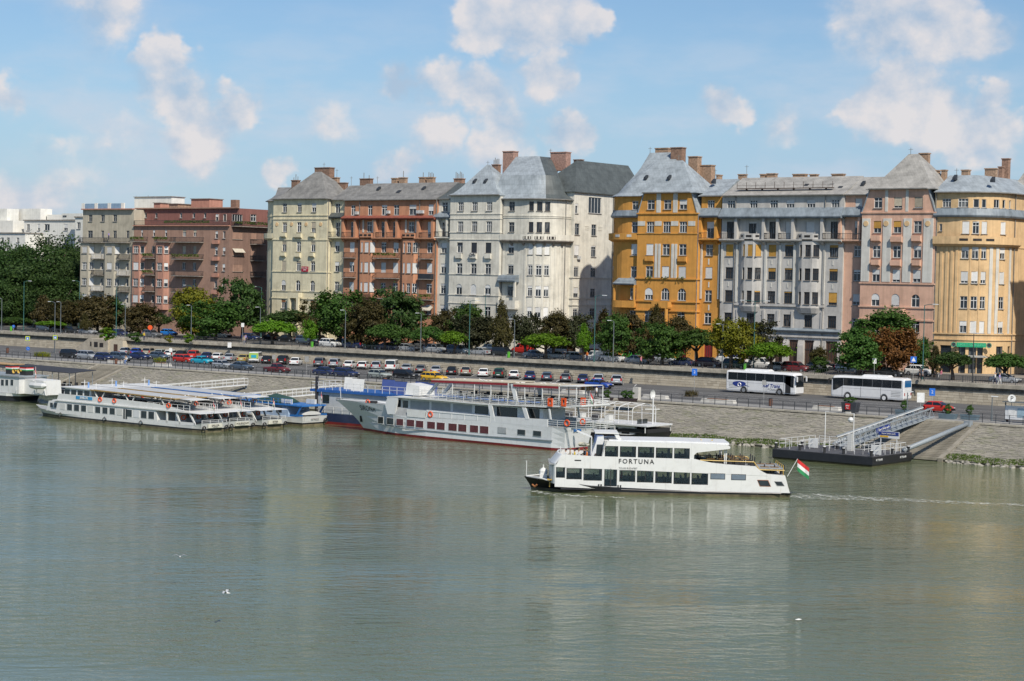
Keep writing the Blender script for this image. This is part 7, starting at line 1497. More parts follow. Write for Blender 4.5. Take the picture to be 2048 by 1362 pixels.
 for sy in (-1, 1):
  b.part(MB().tube([b.q(560, 437, W)[0:1] + (sy * (W - .1),) + b.q(560, 437, W)[1:], b.q(1230, 460, W)[0:1] + (sy * (W - .1),) + b.q(1230, 460, W)[1:]], .05, 6), 'gold_rail', m_gold); b.part(MB().tube([(b.q(1290, 556, W)[0], sy * (W - .1), b.q(1290, 556, W)[1]), (b.q(1610, 566, W)[0], sy * (W - .1), b.q(1610, 566, W)[1])], .05, 6), 'gold_rail', m_gold)
  b.part(MB().tube([(b.q(1230, 460, W)[0], sy * (W - .1), b.q(1230, 460, W)[1]), (b.q(1290, 545, W)[0], sy * (W - .1), b.q(1290, 545, W)[1])], .05, 6), 'gold_rail', m_gold)
  for cx in (870, 890): x, z = b.q(cx, 440, W); b.part(MB().tube([(x, sy * 2.3, z1), (x, sy * 2.3, b.q(cx, 305, W)[1])], .06, 6), 'post', m_rail)
 x0, x1 = b.q(1600, 600, W)[0], b.q(1300, 600, W)[0]; b.part(MB().box(x0, -W + .12, b.q(1600, 634, W)[1] - .02, x1, W - .12, b.q(1600, 634, W)[1] + .03), 'aft_deck', m_deck)
 b.rail([(x0 + .05, W - .1, b.q(1600, 634, W)[1]), (x0 + .05, -W + .1, b.q(1600, 634, W)[1])], 1.0, mat=m_gold, name='stern_rail')
 def table(x, y, z):
  t = b.part(MB().box(x - .4, y - .4, z + .70, x + .4, y + .4, z + .74), 'table', M('table_wood', (.20, .12, .04), .5)); b.part(MB().bar((x, y, z), (x, y, z + .7), .1), 'table_leg', m_trim, t)
  for sx in (-.75, .75):
   c = b.part(MB().box(x + sx - .22, y - .22, z + .40, x + sx + .22, y + .22, z + .46).box(x + sx * 1.28 - .03, y - .22, z + .46, x + sx * 1.28 + .03, y + .22, z + .95), 'chair', m_dwood)
   b.part(MB().box(x + sx - .2, y - .2, z, x + sx + .2, y + .2, z + .4), 'chair_base', m_trim, c)
 for cx in (700, 850, 1000, 1130):
  for y in (-1.6, 0.0, 1.7): x = b.q(cx, 450, W)[0]; table(x, y, z1 + .02)
 for cx in (1380, 1500):
  for y in (-1.6, 1.6): x = b.q(cx, 600, W)[0]; table(x, y, b.q(1600, 634, W)[1] + .03)
 xs, zs2 = b.q(1618, 600, 0); b.flag(xs - .2, 0.0, zs2 - .3, 1.75, 1.45, -1.0, -.55, .6)
 for cx, cy in ((1160, 828), (1425, 840)): x, z = (setattr(b, 'crop', CP), b.q(cx, cy, W))[1]; b.part(MB().lathe((x - .12, W + .06, z - .1), [(.06, 0), (.06, .22), (.08, .24)], 7).lathe((x + .12, W + .06, z - .1), [(.06, 0), (.06, .22), (.08, .24)], 7), 'bollard', m_trim)
 x, z = b.q(265, 830, 1.6); b.part(MB().tube([(x - .25, 1.35, z + .1), (x - .05, 1.25, z - .12), (x + .2, 1.0, z + .05)], .1, 6), 'anchor', M('rust', (.28, .11, .04), .8, var=.3))
 b.part(MB().tube([(1.0, W + .06, zs - .05), (9, W + .16, zs - .03), (16.5, W + .16, zs + .02)], .06, 6), 'rubbing_strake', m_hk)
 # foredeck: jackstaff, windlass, mast light, anchor rust
 b.crop = CP; x, z = b.q(155, 680, 0); b.part(MB().tube([(x, 0, z - .1), (x, 0, b.q(165, 485, 0)[1])], .035, 5), 'jackstaff', m_rail); x, z = b.q(385, 725, 0)
 b.part(MB().box(x - .35, -.6, z - .1, x + .35, .6, z + .45).lathe((x, 0, z + .45), [(.42, 0), (.42, .3), (.25, .5), (.06, .6), (.05, .9)], 8), 'windlass', m_hw)
 for sy in (-1, 1): b.part(MB().tube([(q5(470, 765, 2.2)[0], sy * 2.1, q5(470, 765, 2.2)[1] + .02), (q5(330, 720, 1.4)[0], sy * 1.4, q5(330, 718, 1.4)[1]), (tip[0] - .25, sy * .15, tip[1] + .03)], .07, 5), 'bow_rail', m_hw)
 x, z = b.q(700, 330, W); b.part(MB().tube([(b.q(628, 390, W)[0], .5, zU), (b.q(628, 390, W)[0], .5, b.q(628, 315, W)[1])], .04, 5), 'mast', m_rail)
 x, z = b.q(1045, 160, 1.0); b.part(MB().tube([(x, 1.2, zU - .4), (x, 1.2, z)], .07, 6).bar((x, 1.2, z), (b.q(845, 75, 1)[0], 1.2, b.q(845, 75, 1)[1]), .16), 'davit', m_hg)
 b.crop = CQ; x, z = b.q(640, 225, 0)
 for s_ in (-1, 1): b.part(MB().ring_loft([[(x + s_ * .2 + u * .4 * s_, .06 * math.cos(t) * (1 + u * 2), z + .12 + .1 * u + .06 * math.sin(t) * (1 + u * 2)) for t in (2 * math.pi * k / 8 for k in range(8))] for u in (0, .5, 1)]), 'horn', m_gold)
 return b, z1, CP
FORT, FZ, _cp = black_white_boat()
# foam at the bow and wake astern
m_foam, k = newmat('foam'); pos = k.n('ShaderNodeNewGeometry').outputs['Position']; al = k.ramp(k.noise(pos, 1.3, 5.0, .7), .42, .72, 0, .75)
fb = k.n('ShaderNodeBsdfPrincipled', {'Base Color': (.62, .63, .58, 1), 'Roughness': .9}); tb = k.n('ShaderNodeBsdfTransparent'); mx = k.n('ShaderNodeMixShader', {0: al, 1: tb.outputs[0], 2: fb.outputs[0]}); finish(k, mx)
def foam(pts, name='wake_foam', jag=.16):
 rr = random.Random(4); mb = MB(); L = [];
 for (x, y, w_) in pts: L.append(onZ(x, y, .03))
 dens = []
 for (p, q, a, b2) in zip(L, L[1:], pts, pts[1:]):
  n = max(2, int(np.linalg.norm(q - p) / .35))
  for i in range(n): t = i / n; dens.append((p + (q - p) * t, a[2] + (b2[2] - a[2]) * t))
 up_ = np.array([-_c, _a, 0])
 for (p, w1), (q, w2) in zip(dens, dens[1:]):
  j1, j2 = rr.uniform(.6, 1.2), rr.uniform(.6, 1.2); mb.add([p - up_ * w1 * j1, q - up_ * w2 * j2, q + up_ * w2 * j1 + np.array([0, 0, .05]), p + up_ * w1 * j2 + np.array([0, 0, .05])], [(0, 1, 2, 3)])
 o = mb.build(name, m_foam, fix=False, kind='stuff'); o['label'] = 'white foam trailing from the passenger boat'; o['category'] = 'foam'
foam([(1056, 981, .3), (1072, 984, 1.0), (1090, 987, 1.2), (1120, 990, .7), (1180, 993, .5), (1260, 996, .3)]); foam([(1580, 994, .3), (1600, 993, 2.2), (1650, 994, 2.4), (1720, 997, 1.9), (1820, 1001, 1.2), (1960, 1007, .8), (2060, 1011, .5)])
# ---- the grey-white passenger ship moored behind
CS, CT = Crop(660, 720, 6.024), Crop(960, 720, 5.389)
def grey_white_ship():
 hb = 2.9; A = onZ(1128, 903, 0); O = (A[0], A[1] + hb); rz = math.pi - .035
 b = Boat('passenger_ship', 'pale grey passenger ship with red waterline and open top deck moored at the quay', 'boat', O, rz, CS)
 q5 = lambda x, y, yl=hb: (setattr(b, 'crop', CS), b.q(x, y, yl))[1]; q6 = lambda x, y, yl=hb: (setattr(b, 'crop', CT), b.q(x, y, yl))[1]
 tip = q5(68, 468, 0); foot = q5(415, 835, 0)[0]; zs = q6(800, 725)[1]; zd = lambda x: q5(x, 0)[1]
 xs = [0.0, 1.5, 12, 20]
 sts = [(.3, -.05, 2.3, 2.75, zs), (2.0, 1.8, 2.8, 2.9, zs), (12, 12, 2.9, 2.9, zs + .05), (q5(1150, 900)[0], q5(1150, 900)[0], 2.9, 2.9, q5(1150, 690)[1]), (q5(760, 880)[0], q5(760, 660)[0], 2.5, 2.9, q5(760, 660)[1])]
 xb_, zb_ = q5(665, 545, 2.2); sts += [(q5(600, 868, 1.6)[0], xb_, 1.5, 2.3, zb_ + .1), (q5(480, 850, .8)[0], q5(330, 500, 1.3)[0], .55, 1.5, q5(330, 500, 1.3)[1]), (foot, tip[0], .02, .08, tip[1])]
 hull(b, sts, [('boot_topping', m_hr, -.7, .30), ('hull', m_hg, .30, 'deck')], m_deck)
 # main deck house, upper deck, awning deck
 W = 2.86; zA = q6(400, 500)[1]; zM = q6(600, 720)[1]; xaft = q6(640, 600)[0]; xfw = q5(770, 640)[0]
 b.slabp([(xaft, zM - .2), (q5(760, 655)[0], q5(760, 655)[1] - .3), (q5(790, 455)[0], q5(790, 455)[1]), (xaft, zA - .15)], -W + .7, W - .7, 'deckhouse', m_hg)
 deck_l = [(q6(1090, 505)[0], q6(1090, 505)[1]), (q6(700, 512)[0], q6(700, 512)[1]), (q6(0, 480)[0], q6(0, 480)[1]), (q5(1300, 490)[0], q5(1300, 490)[1]), (q5(770, 450)[0], q5(770, 450)[1]), (q5(680, 455)[0], q5(680, 455)[1])]
 pr = deck_l + [(x, z + .16) for x, z in reversed(deck_l)]; b.slabp(pr, -W, W, 'awning_deck', m_hw); zt = deck_l[1][1] + .16
 # bulwark of the main deck with pillars
 bw = [(q6(725, 722)[0], q6(725, 722)[1]), (q6(120, 690)[0], q6(120, 690)[1]), (q5(1160, 690)[0], q5(1160, 690)[1]), (q5(1160, 600)[0], q5(1160, 600)[1]), (q6(120, 605)[0], q6(120, 605)[1]), (q6(725, 640)[0], q6(725, 640)[1])]
 for sy in (-1, 1):
  b.slabp(bw, sy * W, sy * (W - .1), 'bulwark', m_hg)
  for a, c_, w_ in (((85, 485), (125, 690), 55), ((450, 510), (490, 640), 50), ((735, 525), (750, 640), 18)):
   x0, z0 = q6(*c_); x1, z1 = q6(*a); dx = w_ / 5.389 / 16.5; b.slabp([(x0, z0), (x0 - dx, z0), (x1 - dx, z1), (x1, z1)], sy * (W + .02), sy * (W - .12), 'pillar', m_hg)
  x0, z0 = q5(770, 650); x1, z1 = q5(800, 455); b.slabp([(x0 + 1.2, z0 - .1), (x0 - .1, z0), (x1 - .2, z1), (q5(690, 470)[0], z1 + .1), (q5(660, 540)[0], q5(660, 540)[1])], sy * (W - .02), sy * (W - .25), 'wing_wall', m_hg)
 for cs in ((790, 852, 480, 565), (878, 938, 490, 575)): b.crop = CS; b.pane_px(cs, W - .69)
 b.crop = CS; mb_ = M('grey_blind', (.33, .35, .36), .7, var=.08)
 for cs in ((965, 1200, 490, 600), (1220, 1455, 508, 615), (1478, 1715, 530, 632)): b.pane_px(cs, W - .69, mat=mb_, fr=m_hw)
 b.pane_px((1745, 1905, 555, 650), W - .69); b.crop = CT; b.pane_px((180, 400, 510, 610), W - .69); b.pane_px((520, 640, 525, 630), W - .69)
 # hull windows with dark red blinds
 b.crop = CS
 for i, cs in enumerate(((575, 645, 680, 768), (683, 768, 695, 780), (798, 885, 705, 792), (922, 1018, 715, 803), (1033, 1128, 728, 817), (1168, 1268, 740, 832), (1283, 1385, 750, 845), (1424, 1530, 762, 857), (1543, 1647, 772, 867), (1683, 1788, 783, 877), (1803, 1912, 793, 890))): b.pane_px(cs, hb + .01, mat=m_curt if i > 1 else m_bglass, fr=m_hw)
 b.crop = CT
 for cs, m_ in (((190, 282, 725, 793), mb_), ((403, 488, 748, 807), m_bglass), ((572, 660, 762, 822), m_bglass)): b.pane_px(cs, hb + .01, mat=m_, fr=m_gframe)
 for sy in (-1, 1): b.part(MB().tube([(q6(780, 870)[0], sy * (hb + .04), q6(780, 868)[1]), (q6(0, 815)[0], sy * (hb + .05), q6(0, 815)[1]), (q5(900, 825)[0], sy * (hb + .04), q5(900, 822)[1]), (q5(510, 755, 2.2)[0], sy * 2.25, q5(510, 752, 2.2)[1])], .07, 5), 'rubbing_strake', m_steel)
 # rails
 z0 = zt; xr0 = q6(1085, 490)[0]; xr1 = q5(1000, 440)[0]
 for sy in (-1, 1): b.rail([(xr0, sy * (W - .08), z0), (q6(0, 470)[0], sy * (W - .08), deck_l[2][1] + .16), (xr1, sy * (W - .08), deck_l[4][1] + .16)], 1.05, rows=(1, .8, .6, .4, .2), gap=1.5)
 b.rail([(xr0, W - .08, z0), (xr0, -W + .08, z0)], 1.05, rows=(1, .8, .6, .4, .2))
 for sy in (-1, 1): b.rail([(q6(1135, 712)[0], sy * (W - .08), zM), (q6(725, 715)[0], sy * (W - .08), zM)], 1.0, rows=(1, .75, .5, .25)); b.rail([(q5(1930, 755)[0], sy * (W + .02), q5(1930, 755)[1]), (q5(1160, 690)[0], sy * (W + .02), q5(1160, 690)[1])], .75, rows=(1,), gap=2.0)
 b.rail([(q6(1135, 712)[0], W - .08, zM), (q6(1135, 712)[0], -W + .08, zM)], 1.0, rows=(1, .75, .5, .25))
 for cx in (757, 902, 1035):
  x, z = q6(cx, 455); y = W + .05 if cx < 1000 else 1.5; ring = MB(); s_ = .36
  ring.box(x - s_, y - .07, z - .5, x - s_ + .2, y + .07, z + .5).box(x + s_ - .2, y - .07, z - .5, x + s_, y + .07, z + .5).box(x - s_ + .2, y - .07, z - .5, x + s_ - .2, y + .07, z - .28).box(x - s_ + .2, y - .07, z + .28, x + s_ - .2, y + .07, z + .5); b.part(ring, 'life_float', m_orange)
 for cx, cy in ((935, 680), (1045, 672)): x, z = q6(cx, cy); b.buoy(x, W + .0 if cx < 1000 else 1.8, z, .34)
 x, z = q5(1210, 655); b.buoy(x, W + .05, z, .33)
 # awning on posts, red valance
 az = q6(500, 265)[1]; a0, a1 = q6(1030, 290)[0], q5(1205, 245)[0]
 for c0, c1, s_ in ((q6(830, 290)[0], q6(345, 265)[0], 'CT'), (q6(285, 255)[0], a1, 'CS')):
  pr = [(c0, q6(830, 285)[1] if s_ == 'CT' else q6(285, 250)[1]), (c1, q6(345, 262)[1] if s_ == 'CT' else q5(1205, 242)[1])]
  b.slabp([(pr[0][0], pr[0][1]), (pr[1][0], pr[1][1]), (pr[1][0], pr[1][1] + .1), (pr[0][0], pr[0][1] + .1)], -W + .2, W - .2, 'awning', M('sand_awning', (.50, .44, .33), .85, var=.1))
  for sy in (-1, 1): b.slabp([(pr[0][0], pr[0][1] - .28), (pr[1][0], pr[1][1] - .28), (pr[1][0], pr[1][1]), (pr[0][0], pr[0][1])], sy * (W - .18), sy * (W - .22), 'valance', M('red_valance', (.26, .02, .03), .8))
 b.slabp([(a0, q6(1030, 290)[1]), (q6(840, 285)[0], q6(840, 285)[1]), (q6(840, 285)[0], q6(840, 285)[1] + .08), (a0, q6(1030, 290)[1] + .08)], -W + .3, W - .3, 'awning_frame', m_rail)
 for cx in (100, 285, 465, 655, 835, 1022):
  for sy in (-1, 1): x = q6(cx, 400)[0]; b.part(MB().bar((x, sy * (W - .25), z0), (x, sy * (W - .25), az), .09), 'awning_post', m_rail)
 for cx in (1455, 1720):
  for sy in (-1, 1): x = q5(cx, 400)[0]; b.part(MB().bar((x, sy * (W - .25), z0 + .1), (x, sy * (W - .25), az), .09), 'awning_post', m_rail)
 for cx, cc in ((330, 'CT'),):
  for sy in (-1, 1): x0, zz0 = q6(375, 490); x1, zz1 = q6(330, 262); b.slabp([(x0 - .25, zz0), (x0 + .25, zz0), (x1 + .3, zz1), (x1 - .3, zz1)], sy * (W - .3), sy * (W - .5), 'funnel_leg', m_hg)
 for sy in (-1, 1): x0, zz0 = q5(1090, 420); x1, zz1 = q5(1230, 260); b.slabp([(x0 - .25, zz0), (x0 + .25, zz0), (x1 + .3, zz1), (x1 - .2, zz1)], sy * 1.6, sy * 1.3, 'mast_leg', m_hg)
 b.part(MB().ring_loft([[(q5(815, 380)[0], -1.5, z0), (q5(815, 380)[0], 1.5, z0), (q5(985, 390)[0], 1.5, z0), (q5(985, 390)[0], -1.5, z0)], [(q5(825, 285)[0], -1.3, q5(825, 285)[1]), (q5(825, 285)[0], 1.3, q5(825, 285)[1]), (q5(975, 320)[0], 1.3, q5(975, 320)[1]), (q5(975, 320)[0], -1.3, q5(975, 320)[1])]]), 'covered_console', m_hw)
 for i in range(9):
  for y in (-1.5, 1.5):
   x = xr0 + 2.5 + i * 2.1; z_ = z0 + .02 + (i * .0); t = b.part(MB().box(x - .4, y - .4, z_ + .7, x + .4, y + .4, z_ + .75), 'table', m_dwood); b.part(MB().bar((x, y, z_), (x, y, z_ + .7), .1), 'table_leg', m_trim, t)
   for sx in (-.75, .75): b.part(MB().box(x + sx - .2, y - .22, z_ + .38, x + sx + .2, y + .22, z_ + .45).box(x + sx * 1.27 - .03, y - .22, z_ + .45, x + sx * 1.27 + .03, y + .22, z_ + .95), 'chair', m_dwood)
 b.part(MB().box(q5(1150, 690)[0], W + .04, q5(1035, 690)[1], q5(930, 690)[0], W + .10, q5(1035, 600)[1]), 'gangway_panel', m_hw)
 # stern boat, names, flag
 b.part(MB().ring_loft([[(x, math.cos(t) * r, 0.75 + math.sin(t) * r * .6) for t in (2 * math.pi * k_ / 10 for k_ in range(10))] for x, r in ((-1.6, .05), (-1.5, .3), (-.9, .42), (-.3, .42))][::-1]), 'dinghy', M('cream_dinghy', (.52, .50, .40), .6))
 x, z = q5(440, 588, 1.75); me_ = text_mesh('SIRONA', .95, depth=.004, bold=.006)
 for v in me_.vertices: tx, ty, tz = v.co; v.co = (x - tx, b_y(sts, x - tx, z + ty) + .035 + tz, z + ty)
 obj('lettering', me_, m_trim, b.o)
 lettering('SIRONA', .42, m_hb, b.o, (-.06, 0.3, zs - .42), rz=-math.pi / 2, depth=.05)
 x, z = q6(1030, 470); b.flag(x - .1, 0.4, z - .4, 1.9, 1.1, -1.0, -.1, 1.3); x, z = q5(130, 465, 0); b.part(MB().tube([(x, 0, z), (x + .1, 0, z + 1.6)], .04, 5), 'jackstaff', m_rail)
 x, z = q5(445, 520, 1.0); b.part(MB().box(x - .5, -.5, z - .2, x + .5, .5, z + .25), 'windlass', m_trim); b.buoy(x + .1, .75, z + .1, .33)
 x, z = q5(335, 700, 1.2); b.part(MB().bar((x, b_y(sts, x, z) + .06, z + .3), (x + .1, b_y(sts, x, z - .5) + .06, z - .5), .3), 'anchor', m_trim)
def b_y(sts, x, z):
 """half beam of the hull at local x and height z"""
 best = None
 for a, c in zip(sts, sts[1:]):
  def at(s): g = max(0, z / s[4]) ** 1.35; return s[0] + (s[1] - s[0]) * g, s[2] + (s[3] - s[2]) * g
  (xa, ya), (xb, yb) = at(a), at(c)
  if min(xa, xb) - .01 <= x <= max(xa, xb) + .01: best = ya + (yb - ya) * ((x - xa) / (xb - xa) if xb != xa else 0)
 return best if best is not None else sts[2][3]
grey_white_ship()
# ---- the row of white excursion boats
CX = Crop(0, 660, 4.267)
def excursion_boat(label, O, rz, namebd, roof, detail=True, blue=False):
 b = Boat('excursion_boat', label, 'boat', O, rz, CX, 'white excursion boats moored side by side'); b.o.scale = (1, 1, .80); hb = 2.45; wm = m_hw
 sts = [(.1, -.25, 2.0, 2.35, 1.55), (1.5, 1.5, 2.35, 2.45, 1.15), (6, 6, 2.45, 2.45, .95), (24, 24, 2.45, 2.45, 1.0), (30, 30.2, 2.0, 2.3, 1.15), (33.5, 34.3, 1.0, 1.5, 1.4), (35.6, 37.2, .02, .06, 1.75)]
 hull(b, sts, [('bottom', m_rust, -.7, .38), ('fender_band', m_hk, .38, .62), ('hull', wm if not blue else m_hb, .62, 'deck')], m_deck); W = 2.38
 # main deck: saloon with a long row of windows, open stern under a canopy
 b.slabp([(8.2, .9), (29.8, .95), (29.2, 3.1), (8.6, 3.05)], -W, W, 'saloon', wm)
 b.slabp([(-.1, 3.02), (30.4, 3.08), (30.2, 3.26), (8, 3.24), (2.0, 3.16), (.2, 3.08)], -W - .12, W + .12, 'saloon_roof', wm if not blue else m_hb)
 for sy in (-1, 1):
  b.slabp([(8.2, .9), (.9, 1.1), (.9, 1.55), (8.2, 1.5)], sy * W, sy * (W - .08), 'stern_bulwark', wm)
  for x0, x1 in ((.6, 2.2), (3.6, 4.8), (6.2, 6.6)): b.slabp([(x0 + .1, 1.1), (x0 + .35, 1.1), (x1, 3.05), (x1 - .3, 3.05)], sy * W, sy * (W - .12), 'stern_pillar', wm)
  n = 9
  for i in range(n): x = 15.4 + i * 1.52; b.pane(x, x + 1.15, 1.62, 2.75, sy * (W + .01), fr=m_wframe, mat=m_bglass if (i + int(O[1])) % 4 else m_wcan)
  for i in range(4): x = 8.9 + i * 1.5; b.pane(x, x + 1.2, 1.5, 2.75, sy * (W + .01), fr=m_wframe, mat=m_bglass if i != 2 else m_hg)
  b.pane(14.35, 14.75, 1.1, 2.8, sy * (W + .01), fr=m_gframe); b.pane(14.85, 15.2, 1.1, 2.8, sy * (W + .01), fr=m_gframe)
  for x in (11.5, 19.0, 28.5): b.part(MB().torus((x, sy * (W + .12), .75), .38, .06, 'y', 4, 4), 'tyre_fender', m_trim)
 # bow house
 b.slabp([(29.8, .98), (32.4, 1.15), (31.9, 2.9), (29.8, 2.95)], -1.9, 1.9, 'bow_cabin', wm)
 for sy in (-1, 1): [b.pane(x, x + .7, 1.75, 2.65, sy * 1.91, fr=m_wframe) for x in (30.0, 30.9)]
 b.part(MB().box(32.2, -1.5, 1.75, 32.27, 1.5, 2.65), 'bow_window', m_bglass)
 # upper deck: parapet, wheelhouse, awning on V struts
 for sy in (-1, 1):
  b.slabp([(2.5, 3.24), (29.6, 3.26), (29.2, 4.35), (17.0, 4.3), (9.0, 4.1), (4.5, 3.55)], sy * (W - .1), sy * (W - .2), 'parapet', wm)
  b.rail([(2.2, sy * (W - .2), 3.2), (10.5, sy * (W - .2), 3.25)], 1.0, rows=(1, .5), gap=1.2)
  for x in (7.0, 14.2, 20.6): b.part(MB().bar((x, sy * (W - .3), 3.3), (x + 1.1, sy * (W - .3), 5.3), .14).bar((x, sy * (W - .3), 3.3), (x - 1.1, sy * (W - .3), 5.25), .14), 'awning_strut', wm)
  if detail:
   for x in (20.2, 17.2, 6.2): b.buoy(x, sy * (W - .05), 3.95, .33)
 b.slabp([(22.6, 3.3), (28.9, 3.3), (28.2, 5.45), (22.6, 5.35)], -W + .45, W - .45, 'wheelhouse', wm); b.slabp([(22.0, 5.35), (28.9, 5.45), (28.9, 5.6), (22.0, 5.5)], -W + .2, W - .2, 'wheelhouse_roof', wm)
 for sy in (-1, 1):
  for i in range(4): x = 22.9 + i * 1.42; b.pane(x, x + 1.2, 4.15, 5.2, sy * (W - .44), fr=m_wframe)
 b.part(MB().hexa([(28.75, -1.7, 4.1), (28.8, -1.7, 4.1), (28.8, 1.7, 4.1), (28.75, 1.7, 4.1), (28.36, -1.7, 5.2), (28.41, -1.7, 5.2), (28.41, 1.7, 5.2), (28.36, 1.7, 5.2)]), 'windscreen', m_bglass)
 b.slabp([(5.0, 5.02), (22.4, 5.35), (22.4, 5.5), (5.0, 5.14)], -W + .05, W - .05, 'awning', roof); b.slabp([(5.3, 5.15), (22.1, 5.5), (22.1, 5.56), (5.3, 5.21)], -W + .75, W - .4, 'awning_top', M('awning_grey', (.46, .47, .47), .6, var=.12))
 b.slabp([(2.6, 4.95), (8.2, 5.15), (8.2, 5.25), (2.6, 5.03)], -1.5, 1.5, 'stern_canopy', wm)
 for i in range(6):
  for y in (-1.2, 1.2): x = 9.5 + i * 2.2; b.part(MB().box(x - .8, y - .4, 3.3, x + .8, y + .4, 3.95), 'bench', m_dwood)
 # stern bulkhead with lifebuoy, name board, flag, tables
 b.part(MB().box(4.6, -1.9, 1.1, 4.75, -.6, 3.05), 'bulkhead', m_hg); b.part(MB().box(5.0, .3, 1.1, 5.15, 2.0, 3.05), 'bulkhead', m_hg); b.buoy(4.5, 1.2, 2.1, .36, 'x'); b.buoy(4.3, -1.2, 2.1, .3, 'x')
 nb = b.part(MB().box(-.32, -1.2, .75, -.22, 1.2, 1.35), 'name_board', M('cream_board', (.60, .58, .48), .6)); lettering(namebd, .40, m_trim, nb, (-.33, 0, 1.1), rz=-math.pi / 2); lettering('BUDAPEST', .16, m_gframe, nb, (-.33, 0, .86), rz=-math.pi / 2)
 for y in (-1.9, 1.9): b.part(MB().torus((-.3, y, .75), .28, .1, 'x', 8, 5), 'tyre_fender', m_trim)
 b.rail([(-.1, 2.1, 1.5), (-.1, -2.1, 1.5)], .5, name='stern_rail'); b.flag(.1, .2, 2.6, 2.4, .9, -.4, -.1, 1.5)
 for x, y in ((2.0, -1), (2.4, 1.0), (3.6, 0)): b.part(MB().box(x - .35, y - .35, 1.75, x + .35, y + .35, 1.8).bar((x, y, 1.0), (x, y, 1.75), .08), 'table', m_wframe)
 if detail:
  s = 1; b.part(MB().box(21.9, W - .1, 3.68, 25.4, W - .06, 4.2), 'name_panel', M('name_blue', (.05, .28, .52), .5)); lettering(namebd, .52, m_wframe, b.o, (23.65, W - .05, 3.94), rz=math.pi, bold=.015)
  for x, h_ in ((26.5, 1.3), (24.0, .9)): b.part(MB().tube([(x, 0, 5.5), (x, 0, 5.5 + h_)], .04, 5).bar((x, -.6, 5.6 + h_ * .6), (x, .6, 5.6 + h_ * .6), .06), 'mast', m_rail)
  b.part(MB().ring_loft([[(25.0 + .12 * math.cos(t), .5 + .12 * math.sin(t), z) for t in (2 * math.pi * k_ / 7 for k_ in range(7))] for z in (5.5, 6.5)]), 'furled_flag', M('pale_blue_cloth', (.16, .30, .58), .8))
 return b
a0 = onZ(396, 866, 0); rzx = math.pi - .03
excursion_boat('white excursion boat with ochre awning and the name on a blue panel', (a0[0] + .3, a0[1] + 2.45), rzx, 'SAILOR', m_yroof)
excursion_boat('white excursion boat with ochre awning in the middle of the moored row', (a0[0] - .2, a0[1] + 7.75), rzx, 'AQUINCUM', m_yroof)
excursion_boat('white excursion boat with bright blue awning in the moored row', (a0[0] + .4, a0[1] + 13.2), rzx, 'ISTER', m_hb)
# smaller blue and white motor boat
def blue_boat():
 A = onZ(597, 853, 0); b = Boat('motor_boat', 'small blue and white motor boat with dark green tarpaulin beside the excursion boats', 'boat', (A[0] + .4, A[1] + 2.6), rzx, Crop(360, 680, 5.12)); W = 2.3; b.o.scale = (1, 1, .85)
 hull(b, [(.1, -.15, 2.1, 2.35, 1.6), (2, 2, 2.3, 2.4, 1.35), (10, 10, 2.3, 2.4, 1.3), (15, 15.5, 1.4, 1.8, 1.6), (17.5, 18.8, .02, .06, 2.0)], [('bottom', m_rust, -.7, .3), ('fender_band', m_hk, .3, .55), ('hull', m_hw, .55, 'deck')], m_deck)
 b.slabp([(2.8, 1.3), (14, 1.3), (13.5, 3.2), (3.2, 3.1)], -W + .25, W - .25, 'cabin', M('pale_blue_paint', (.34, .45, .60), .5)); b.slabp([(.0, 3.1), (14, 3.2), (14, 3.4), (.0, 3.3)], -W, W, 'cabin_roof', m_hb)
 for sy in (-1, 1):
  b.slabp([(1.2, 1.4), (1.5, 1.4), (.5, 3.1), (.2, 3.1)], sy * (W - .1), sy * (W - .25), 'pillar', m_hb); [b.pane(x, x + 1.1, 1.9, 2.8, sy * (W - .24)) for x in (4.2, 6.0, 7.8)]
  b.slabp([(-.1, 1.55), (2.4, 1.45), (2.4, 1.75), (-.1, 1.9)], sy * (W + .02), sy * (W - .06), 'blue_rail', m_hb)
 b.part(MB().ring_loft([[(x, math.cos(t) * w_, 1.75 + max(0, math.sin(t)) * .55) for t in (math.pi * k_ / 8 for k_ in range(9))] for x, w_ in ((.2, 1.5), (1.6, 1.5), (2.4, .7))], closed=True), 'hatch_cover', m_wcan)
 b.part(MB().ring_loft([[(x, y, 3.4) for y in (-1.7, -.8, .8, 1.7)] [:1] + [(x, -1.2, 3.4 + h_ * .75), (x, 0, 3.4 + h_), (x, 1.2, 3.4 + h_ * .75), (x, 1.7, 3.4)] for x, h_ in ((4.5, .2), (5.5, 1.0), (7.5, 1.35), (9.5, .7), (11, .3))]), 'tarpaulin', m_tarp)
 for x, y in ((3.4, 1.4), (4.4, 1.4), (2.2, -1.2), (1.4, -1.2)): b.part(MB().box(x - .42, y - .2, 3.36, x + .42, y + .2, 4.1), 'deck_locker', m_wcan)
 lettering('NATHALIE', .32, M('faded_lettering', (.40, .36, .36), .6), b.o, (-.17, 0, 1.15), rz=-math.pi / 2); b.flag(.3, -1.5, 3.2, 2.2, .9, -.4, -.05, 1.6); b.part(MB().torus((-.25, -1.95, .8), .3, .11, 'x', 8, 5), 'tyre_fender', m_trim)
 b.rail([(2.5, 1.9, 3.35), (13, 1.9, 3.4)], .8, mat=m_hb, rows=(1, .5))
blue_boat()
